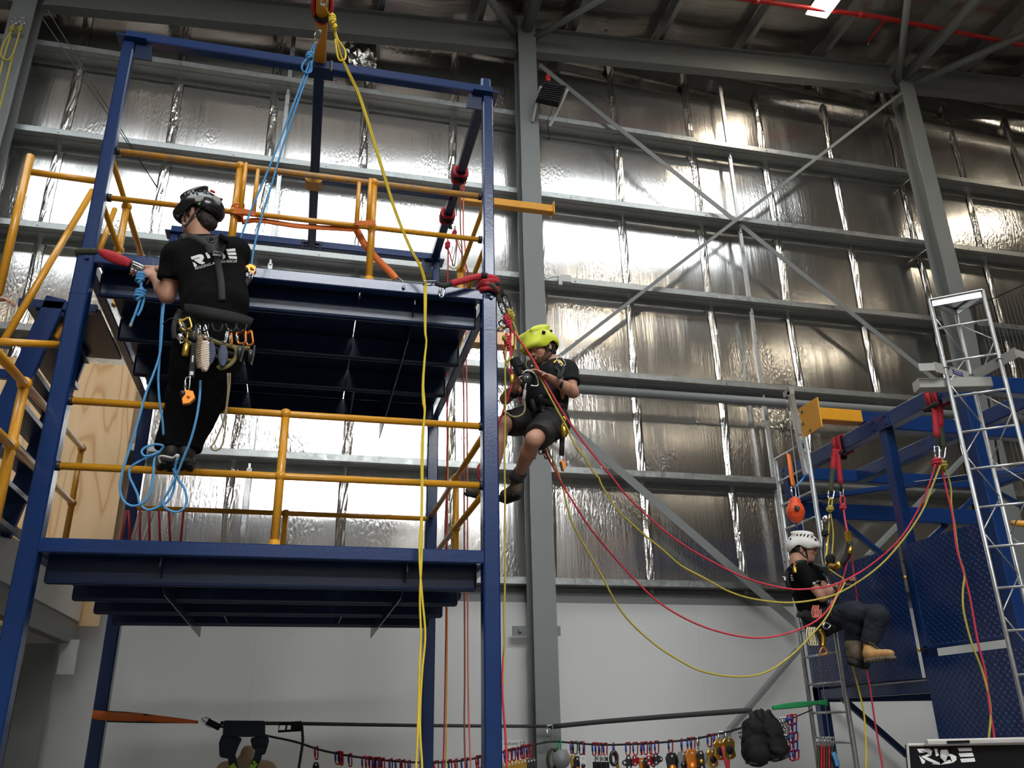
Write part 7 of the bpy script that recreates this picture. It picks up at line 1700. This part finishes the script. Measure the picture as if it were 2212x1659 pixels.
for i, (x, m_) in enumerate(right): lc(x, i, 'right', m=m_, g='blue_ano' if m_ == 'red_ano' else m_)
GG = 'devices hung on the gear cord'
def dev_plate(x, m, label, s=1.0, holes=4, dy=40):       # rigging plate: lobed disc with holes
    y = ly(x) + dy; c = at(x, y, gy(x) - .04); t = thing('rigging_plate', label, 'device', c, GG)
    pts = [c + V((.052 * s * (1 + .22 * math.cos(holes * a)) * math.cos(a), 0, .052 * s * (1 + .22 * math.cos(holes * a)) * math.sin(a))) for a in [i * math.pi / 14 + math.pi / 4 * (holes == 4) * 0 for i in range(28)]]
    obj('plate', MB().poly(pts, (0, 1, 0), .012), m, t, bevel=.003)
    for k in range(holes):
        a = 2 * math.pi * k / holes; q = c + V((.038 * s * math.cos(a), -.008, .038 * s * math.sin(a)))
        obj('hole', MB().lathe(q, q + V((0, -.001, 0)), [(0, .011 * s), (1, .011 * s)], 12), 'panel', t, True)
def dev_long(x, m, label, w_=.055, L_=.16, dy=28, m2='dark_steel', holes=2, nm='rope_device'):
    y = ly(x) + dy; a = at(x, y, gy(x) - .04); t = thing(nm, label, 'device', a, GG)
    sh = [(-.3, 0), (.3, 0), (.5, -.2), (.42, -.55), (.5, -.85), (.2, -1), (-.25, -1), (-.5, -.8), (-.4, -.5), (-.5, -.18)]
    obj('frame', MB().poly([a + V((u * w_, 0, v_ * L_)) for u, v_ in sh], (0, 1, 0), .022), m, t, bevel=.004)
    obj('cam', MB().lathe(a + V((0, -.025, -L_ * .55)), a + V((0, .02, -L_ * .55)), [(0, w_ * .25), (.3, w_ * .3), (1, w_ * .3)], 14), m2, t, True)
    for k in range(holes): q = a + V((0, -.013, -L_ * (.12 + .72 * k))); obj('eye', MB().lathe(q, q + V((0, -.001, 0)), [(0, .010), (1, .010)], 10), 'panel', t, True)
dev_long(683, 'black', 'black device under the leftmost carabiner of the gear cord', dy=30)
for i, x in enumerate((1091, 1099, 1106, 1113, 1120, 1127, 1133)):
    dev_long(x, 'gold', 'gold rope device beside the tower post foot, %s from the left' % ORD[i], .045, .17, 26 - i * 0, 'alloy')
for i, x in enumerate((1141, 1147, 1153)): dev_long(x, 'dark_steel', 'black rope device left of the middle column, %s from the left' % ORD[i], .06, .17, 28, 'black')
obj('coiled_cord', MB().tube(smooth_path([at(1190 + 10 * math.cos(a) + 8 * (i / 30), 1640 + 22 * math.sin(a), 8.5 - .002 * i) for i, a in enumerate([k * .5 for k in range(30)])], 3), .012, 6), 'olive', None, True, 'olive green coiled cord hanging below the green carabiner', 'cord')
obj('grey_pulley', MB().lathe(at(1212, 1640, 8.48), at(1213, 1640, 8.42), [(0, .085), (1, .085)], 20).beam(at(1216, 1622, 8.45), at(1224, 1640, 8.45), .07, .05, up=(0, 1, 0)), 'grey_steel', None, True, 'large grey pulley plate beside the olive coil', 'pulley')
dev_long(1238, 'gold', 'gold and black device cluster, right of the middle column', .06, .2, 26, 'black'); dev_long(1246, 'black', 'black rope grab beside the gold and black cluster', .06, .2, 28, 'orange_ano')
dev_long(1258, 'panel', 'white and black pulley with cord tail', .07, .16, 26, 'dark_steel')
for i, x in enumerate((1288, 1299, 1309)): dev_long(x, 'alloy', 'silver swivel with black square end, %s of three' % ORD[i], .035, .11, 22, 'alloy', 1, 'swivel'); obj('buckle', MB().box(at(x, ly(x) + 46, gy(x) - .05), (.06, .03, .07)).box(at(x, ly(x) + 46, gy(x) - .07), (.03, .012, .04)), 'black', None, False, 'black square buckle under the silver swivels, %s of three' % ORD[i], 'buckle', GG, bevel=.003)
obj('oval_ring', MB().tube(smooth_path([at(1326 + 7 * math.cos(a), 1638 + 14 * math.sin(a), gy(1326) - .05) for a in [k * math.pi / 6 for k in range(12)]], 2, True), .016, 8, closed=True), 'dark_steel', None, True, 'big black oval ring below the gear cord', 'ring')
obj('gold_lever', MB().beam(at(1328, 1622, gy(1328)), at(1335, 1660, gy(1328)), .03, .03, up=(0, 1, 0)), 'gold', None, False, 'gold lever beside the black oval ring', 'device', GG)
dev_plate(1358, 'dark_steel', 'black four-hole rigging plate on the gear cord', 1.05); dev_plate(1374, 'red_ano', 'small red three-hole plate on the gear cord', .8, 3, 36)
dev_long(1385, 'orange_ano', 'orange perforated descender bar on the gear cord', .05, .22, 30, 'orange_ano', 3); dev_long(1395, 'dark_steel', 'dark brown perforated bar beside the orange one', .06, .22, 30, 'dark_steel', 3)
dev_plate(1408, 'red_ano', 'pinkish red lobed plate with five holes', 1.0, 5, 38); dev_plate(1420, 'dark_steel', 'black ring-like plate beside the pinkish red one', .85, 3, 36)
dev_long(1450, 'dark_steel', 'large dark blue-grey clamp with orange cam', .12, .24, 24, 'orange_ano'); dev_long(1474, 'grey_steel', 'grey clamp plate beside the dark clamp', .11, .2, 24, 'dark_steel')
dev_long(1493, 'orange_ano', 'large orange perforated plate', .13, .26, 22, 'orange_ano', 3); dev_long(1512, 'dark_steel', 'black and gold device with blue cord', .07, .16, 28, 'gold')
dev_long(1537, 'gold', 'gold clamp with black cam on the gear cord', .10, .15, 30, 'black'); dev_long(1553, 'gold', 'bright gold pulley with black wheel', .12, .16, 14, 'black'); dev_long(1572, 'gold', 'bright gold clamp at the right end of the row', .12, .17, 14, 'black')
obj('red_cord_sling', MB().tube(smooth_path([at(1560, 1612, 7.4), at(1566, 1640, 7.4), at(1572, 1662, 7.4), at(1574, 1640, 7.4), at(1570, 1614, 7.4)], 5), .014, 6), 'rope_red', None, True, 'red and cream cord sling hanging under the gold clamps', 'cord')
carabiner(at(1601, 1582, 7.3), at(1604, 1594, 7.3), .05, .006, 'dark_steel', (0, 1, 0), label='small black loop on the cord left of the black bags')
# black strap device on the grey line
def strap_dev():
    Yg = gy(630) - .03; t = thing('strap_adjuster', 'black slotted strap adjuster on the grey line behind the tower', 'device', at(625, 1568, Yg))
    P = lambda x, y: at(x, y, Yg)
    obj('frame', MB().tube([P(601, 1580), P(604, 1563), P(650, 1560), P(651, 1577)], .012, 6, closed=True).tube([P(617, 1579), P(620, 1562)], .008, 6), 'black', t, True)
    obj('block', MB().beam(P(628, 1570), P(650, 1568), .05, .05, up=(0, 1, 0), c=.01), 'black', t)
    obj('hanging_tail', MB().strap(smooth_path([P(652, 1566), P(654, 1600), P(650, 1630), P(645, 1662)], 4), .025, .003, (.6, 1, 0)), 'webbing_grey', t, True)
strap_dev()
# mannequin torso with rescue harness
def mannequin():
    Yg = gy(530) - .1; c = at(527, 1655, Yg); t = thing('mannequin', 'tan headless dummy bust wearing a rescue harness under the gear line', 'mannequin', c)
    MT['tan'] = mat('tan_dummy', (0.55, 0.42, 0.27), 0.6)
    S_ = SDF(A(c) - np.array((.5, .3, .5)), A(c) + np.array((.5, .3, .5)), .012)
    n_ = A(at(535, 1625, Yg)); S_.cone(n_, A(at(530, 1665, Yg)), .055, .09, .05); S_.cone(A(at(488, 1668, Yg)), A(at(575, 1668, Yg)), .085, .085, .05); S_.ell(A(at(531, 1700, Yg)), (.24, .14, .2), None, .05)
    sobj('bust', S_, 'tan', t)
    MT['navycloth'] = mat('dark_navy_cloth', (0.018, 0.035, 0.055), 0.7, 0, noise=.4, nscale=10, bump=.8, bscale=12)
    P = lambda x, y, dy=0: at(x, y, Yg - .12 + dy)
    obj('draped_panel', MB().poly([P(483, 1556), P(573, 1557), P(573, 1592), P(481, 1592)], (0, 1, 0), .05), 'navycloth', t, bevel=.015)
    obj('shoulder_wing', MB().poly([P(480, 1585), P(524, 1594), P(514, 1615), P(505, 1640), P(474, 1636), P(473, 1605)], (0, 1, 0), .06), 'navycloth', t, bevel=.02)
    obj('shoulder_wing', MB().poly([P(540, 1594), P(578, 1588), P(582, 1600), P(572, 1632), P(556, 1628), P(544, 1612)], (0, 1, 0), .06), 'navycloth', t, bevel=.02)
    obj('strap', MB().strap([P(495, 1622, -.05), P(502, 1640, -.05), P(506, 1662, -.05)], .06, .012, (0, 1, 0)).strap([P(562, 1612, -.05), P(556, 1638, -.05), P(545, 1662, -.05)], .06, .012, (0, 1, 0)), 'navycloth', t, kind='stuff')
    MT['hiviz'] = mat('hi_viz_green', (0.45, 0.85, 0.08), 0.6)
    for a, b in (((500, 1652), (506, 1662)), ((548, 1652), (543, 1662)), ((553, 1647), (549, 1651))): obj('green_tab', MB().strap([P(*a, -.06), P(*b, -.06)], .045, .010, (0, 1, 0)), 'hiviz', t)
mannequin()
# black bags hung on the line
def bags():
    for i, (x0, y0, x1, y1, w_, lb) in enumerate(((1622, 1540, 1632, 1625, .20, 'left'), (1652, 1538, 1675, 1615, .20, 'right'), (1637, 1536, 1645, 1590, .15, 'middle'))):
        Yg = 7.1 - (.12 if i < 2 else .0); a, b = at(x0, y0, Yg), at(x1, y1, Yg); t = thing('tool_bag', 'black padded bag with grey end hung on the gear line, %s one' % lb, 'bag', a, 'black bags on the gear line')
        S_ = SDF(np.minimum(A(a), A(b)) - .25, np.maximum(A(a), A(b)) + .25, .010); S_.cone(A(a.lerp(b, .45)), A(b), w_ * .45, w_ * .52, .01); S_.wrinkle(.02, 22, i); sobj('bag_body', S_, 'black', t)
        d = (b - a).normalized(); obj('grey_end', MB().beam(b - d * .02, b + d * .09, w_ * .85, w_ * .7, up=(0, 1, 0), c=.03), 'webbing_grey', t, bevel=.01)
        obj('hanging_strap', MB().strap(smooth_path([a + V((0, -.03, .01)), a.lerp(b, .25) + V((0, -.05, 0)), a.lerp(b, .5) + V((0, -.08, 0))], 4), .075, .012, (0, 1, 0)), 'webbing', t, True)
        obj('hanging_strap', MB().strap(smooth_path([a + V((.03, .03, .01)), a.lerp(b, .3) + V((.07, .0, 0)), a.lerp(b, .5) + V((.05, -.02, 0))], 4), .05, .012, (0, 1, 0)), 'webbing', t, True)
        if i == 2: obj('blue_tag', MB().box(b + V((.03, -.12, .02)), (.03, .01, .06)), 'rope_blue', t)
    sling('black_loop', [at(1612, 1580, 7.05), at(1607, 1600, 7.05), at(1606, 1622, 7.05), at(1612, 1624, 7.05), at(1618, 1605, 7.05), at(1620, 1582, 7.05)], .012, .012, (0, 1, 0), 'rope_black', 'thin black loop hanging left of the black bags')
bags()
for i, dx in enumerate((-5, -2, 1)):
    R('green_rope', [(1668, 1530 + dx * .5, 6.98), (1700, 1527 + dx, 6.95), (1740, 1523 + dx, 6.9), (1765, 1519 + dx * .4, 6.85), (1788, 1521 + dx * 1.6, 6.8)], .012, 'rope_green', 'green cord bundle tied to the ladder, %s strand' % ('upper', 'middle', 'lower')[i])
sling('black_tie', [at(1690, 1562, 7.0), at(1720, 1548, 6.95), at(1755, 1533, 6.88)], .018, .010, (0, 0, 1), 'webbing', 'black strap tying the gear line to the ladder')
def chain(x, y, n, m, lb, k, Yg):
    for j in range(n):
        carabiner(at(x + j * 1.2, y + j * 19, Yg), at(x + 1.2 + j * 1.2, y + j * 19 + 22, Yg), .05, .0065, m[j % len(m)], (1 if j % 2 else .3, .3 if j % 2 else 1, 0), label='%s carabiner, %s link of the hanging chain %s' % (lb, ORD[j], k), group='chained carabiners', gate=m[(j + 1) % len(m)], big=False)
chain(1690, 1550, 3, ['alloy'], 'silver', 'nearest the bags', 6.98); chain(1696, 1549, 3, ['alloy'], 'silver', 'second from the bags', 6.95)
chain(1706, 1545, 5, ['red_ano', 'blue_ano'], 'red and blue', 'third from the bags', 6.93); chain(1714, 1543, 5, ['red_ano', 'blue_ano'], 'red and blue', 'farthest from the bags', 6.90)
for i in range(6):
    x = 1768 + i * 5.6
    carabiner(at(x, 1592, 6.75), at(x + .5, 1612, 6.75), .035, .0055, 'alloy', (.9, .5, 0), label='silver carabiner in the row clipped to the ladder rung, %s from the left' % ORD[i], group='carabiners on the ladder rung', big=False)
    obj('quickdraw_sling', MB().strap([at(x, 1609, 6.75), at(x + .5, 1640, 6.75), at(x, 1668, 6.75)], .030, .010, (0, 1, 0)), 'red_sling' if i in (1, 2, 4) else 'olive', None, False, '%s quickdraw sling below the ladder rung, %s from the left' % ('red' if i in (1, 2, 4) else 'olive', ORD[i]), 'sling', 'quickdraws on the ladder')
sling('pale_blue_tag', [at(1800, 1625, 6.7), at(1806, 1640, 6.7), at(1810, 1655, 6.7)], .04, .008, (0, 1, 0), 'rope_blue', 'pale blue fabric tag right of the quickdraws')
# printed paper on the lining
def paper():
    t = thing('wall_sign', 'white paper sign reading Column C2 beside the foot of the grey column', 'sign', at(1115, 1620, LY))
    a, b = at(1084, 1599, LY - .012), at(1143, 1645, LY - .012)
    obj('paper', MB().box(((a.x + b.x) / 2, LY - .010, (a.z + b.z) / 2), (b.x - a.x, .004, a.z - b.z)), 'white', t)
    for txt, y in (('Column C2', 1606), ('250UC72.9', 1623)):
        cu = bpy.data.curves.new('t', 'FONT'); cu.body = txt; o = bpy.data.objects.new('t', cu); C.objects.link(o)
        me = bpy.data.meshes.new_from_object(o.evaluated_get(bpy.context.evaluated_depsgraph_get())); bpy.data.objects.remove(o)
        x1 = max(v.co.x for v in me.vertices); p, q = at(1088, y + 4, LY - .014), at(1134, y + 4, LY - .014); k = (q.x - p.x) / x1
        obj('printed_words', MB().add([V((p.x + v.co.x * k, LY - .0145, p.z + v.co.y * k)) for v in me.vertices], [tuple(f.vertices) for f in me.polygons]), 'dark_steel', t)
paper()
# glossy black display board at the lower right corner
def board():
    Yd = 3.0; P = lambda x, y, dy=0: at(x, y, Yd + dy)
    t = thing('display_board', 'glossy black board with white logo and pale metal frame at the lower right corner', 'board', P(2100, 1700))
    MT['gloss'] = mat('glossy_black_vinyl', (0.010, 0.010, 0.012), 0.10, 0, bump=.25, bscale=5, coat=.6); MT['frame_w'] = mat('pale_metal_frame', (0.62, 0.60, 0.56), 0.35, .3)
    a, b, c_, d = P(1957, 1609), P(2300, 1604), P(2300, 1800), P(1972, 1800)
    obj('black_face', MB().poly([a, b, c_, d], (b - a).cross(d - a), .012), 'gloss', t)
    n = (b - a).cross(d - a).normalized(); n = -n if n.y > 0 else n
    obj('frame_edge', MB().tube([a + n * .008, b + n * .008], .006, 6).tube([a + n * .008, d + n * .008], .005, 6), 'frame_w', t, kind='stuff')
    obj('top_bar', MB().beam(P(2001, 1604, -.03), P(2300, 1597, -.03), .02, .022), 'frame_w', t, bevel=.002)
    obj('handle_slot', MB().beam(P(2046, 1603.5, -.044), P(2094, 1602.0, -.044), .004, .010, c=.0015), 'gloss', t)
    sh = [[(1981, 1618), (2006, 1617), (2014, 1622), (2011, 1632), (2002, 1635), (2015, 1641), (2030, 1648), (2022, 1650), (2004, 1643), (1992, 1636), (1990, 1634), (2002, 1630), (2004, 1626), (1986, 1626)],
          [(1985, 1632), (1999, 1644), (1997, 1649), (1992, 1650)], [(2018, 1617), (2024, 1617), (2028, 1632), (2022, 1634)],
          [(2032, 1620), (2046, 1619), (2048, 1623), (2038, 1624), (2038, 1627), (2056, 1629), (2066, 1634), (2066, 1642), (2058, 1648), (2030, 1652), (2012, 1650), (2046, 1644), (2054, 1639), (2036, 1633), (2031, 1627)],
          [(2068, 1616), (2098, 1615), (2100, 1622), (2072, 1623)], [(2070, 1627), (2101, 1626), (2104, 1634), (2074, 1635)], [(2074, 1639), (2105, 1637), (2107, 1645), (2077, 1647)]]
    for s in sh: 
        bm = bmesh.new(); pts = [P(x, y) for x, y in s]; 
        nn = n; k = (P(1957, 1609) - V((0, 0, EYE)))
        vs = []
        for x, y in s:
            dd = ray(x, y); tt = ((a - V((0, 0, EYE))).dot(n) + .0075) / dd.dot(n); vs.append(bm.verts.new(V((0, 0, EYE)) + dd * tt))
        f = bm.faces.new(vs); bmesh.ops.triangulate(bm, faces=[f]); idx = {v: i for i, v in enumerate(bm.verts)}
        mb = MB(); mb.add([v.co.copy() for v in bm.verts], [tuple(idx[v] for v in f.verts) for f in bm.faces]); bm.free(); obj('printed_logo', mb, 'white', t)
    obj('caster_post', MB().beam(P(2010, 1750, .02), V((P(2010, 1750).x, Yd + .02, 0)), .03, .03, up=(0, 1, 0)), 'frame_w', t)
board()
# fingers of a person out of frame at the left edge
def fingers():
    c = A(at(-6, 640, 4.6)); t = thing('person', 'fingertips of a person reaching in at the left edge of the photo', 'person', V(c))
    S_ = SDF(c - .2, c + .2, .005)
    hand(S_, c + np.array((-.09, 0, -.02)), (1, .1, .1), (0, .3, -1), 1, (.5, .7, .5), 1.0); S_.cone(c + np.array((-.2, 0, -.03)), c + np.array((-.09, 0, -.02)), .035, .028, .02)
    sobj('body', S_, 'skin', t); obj('sleeve', MB().tube([V(c + np.array((-.20, 0, -.03))), V(c + np.array((-.13, 0, -.024)))], .042, 14), 'black', t, True)
fingers()
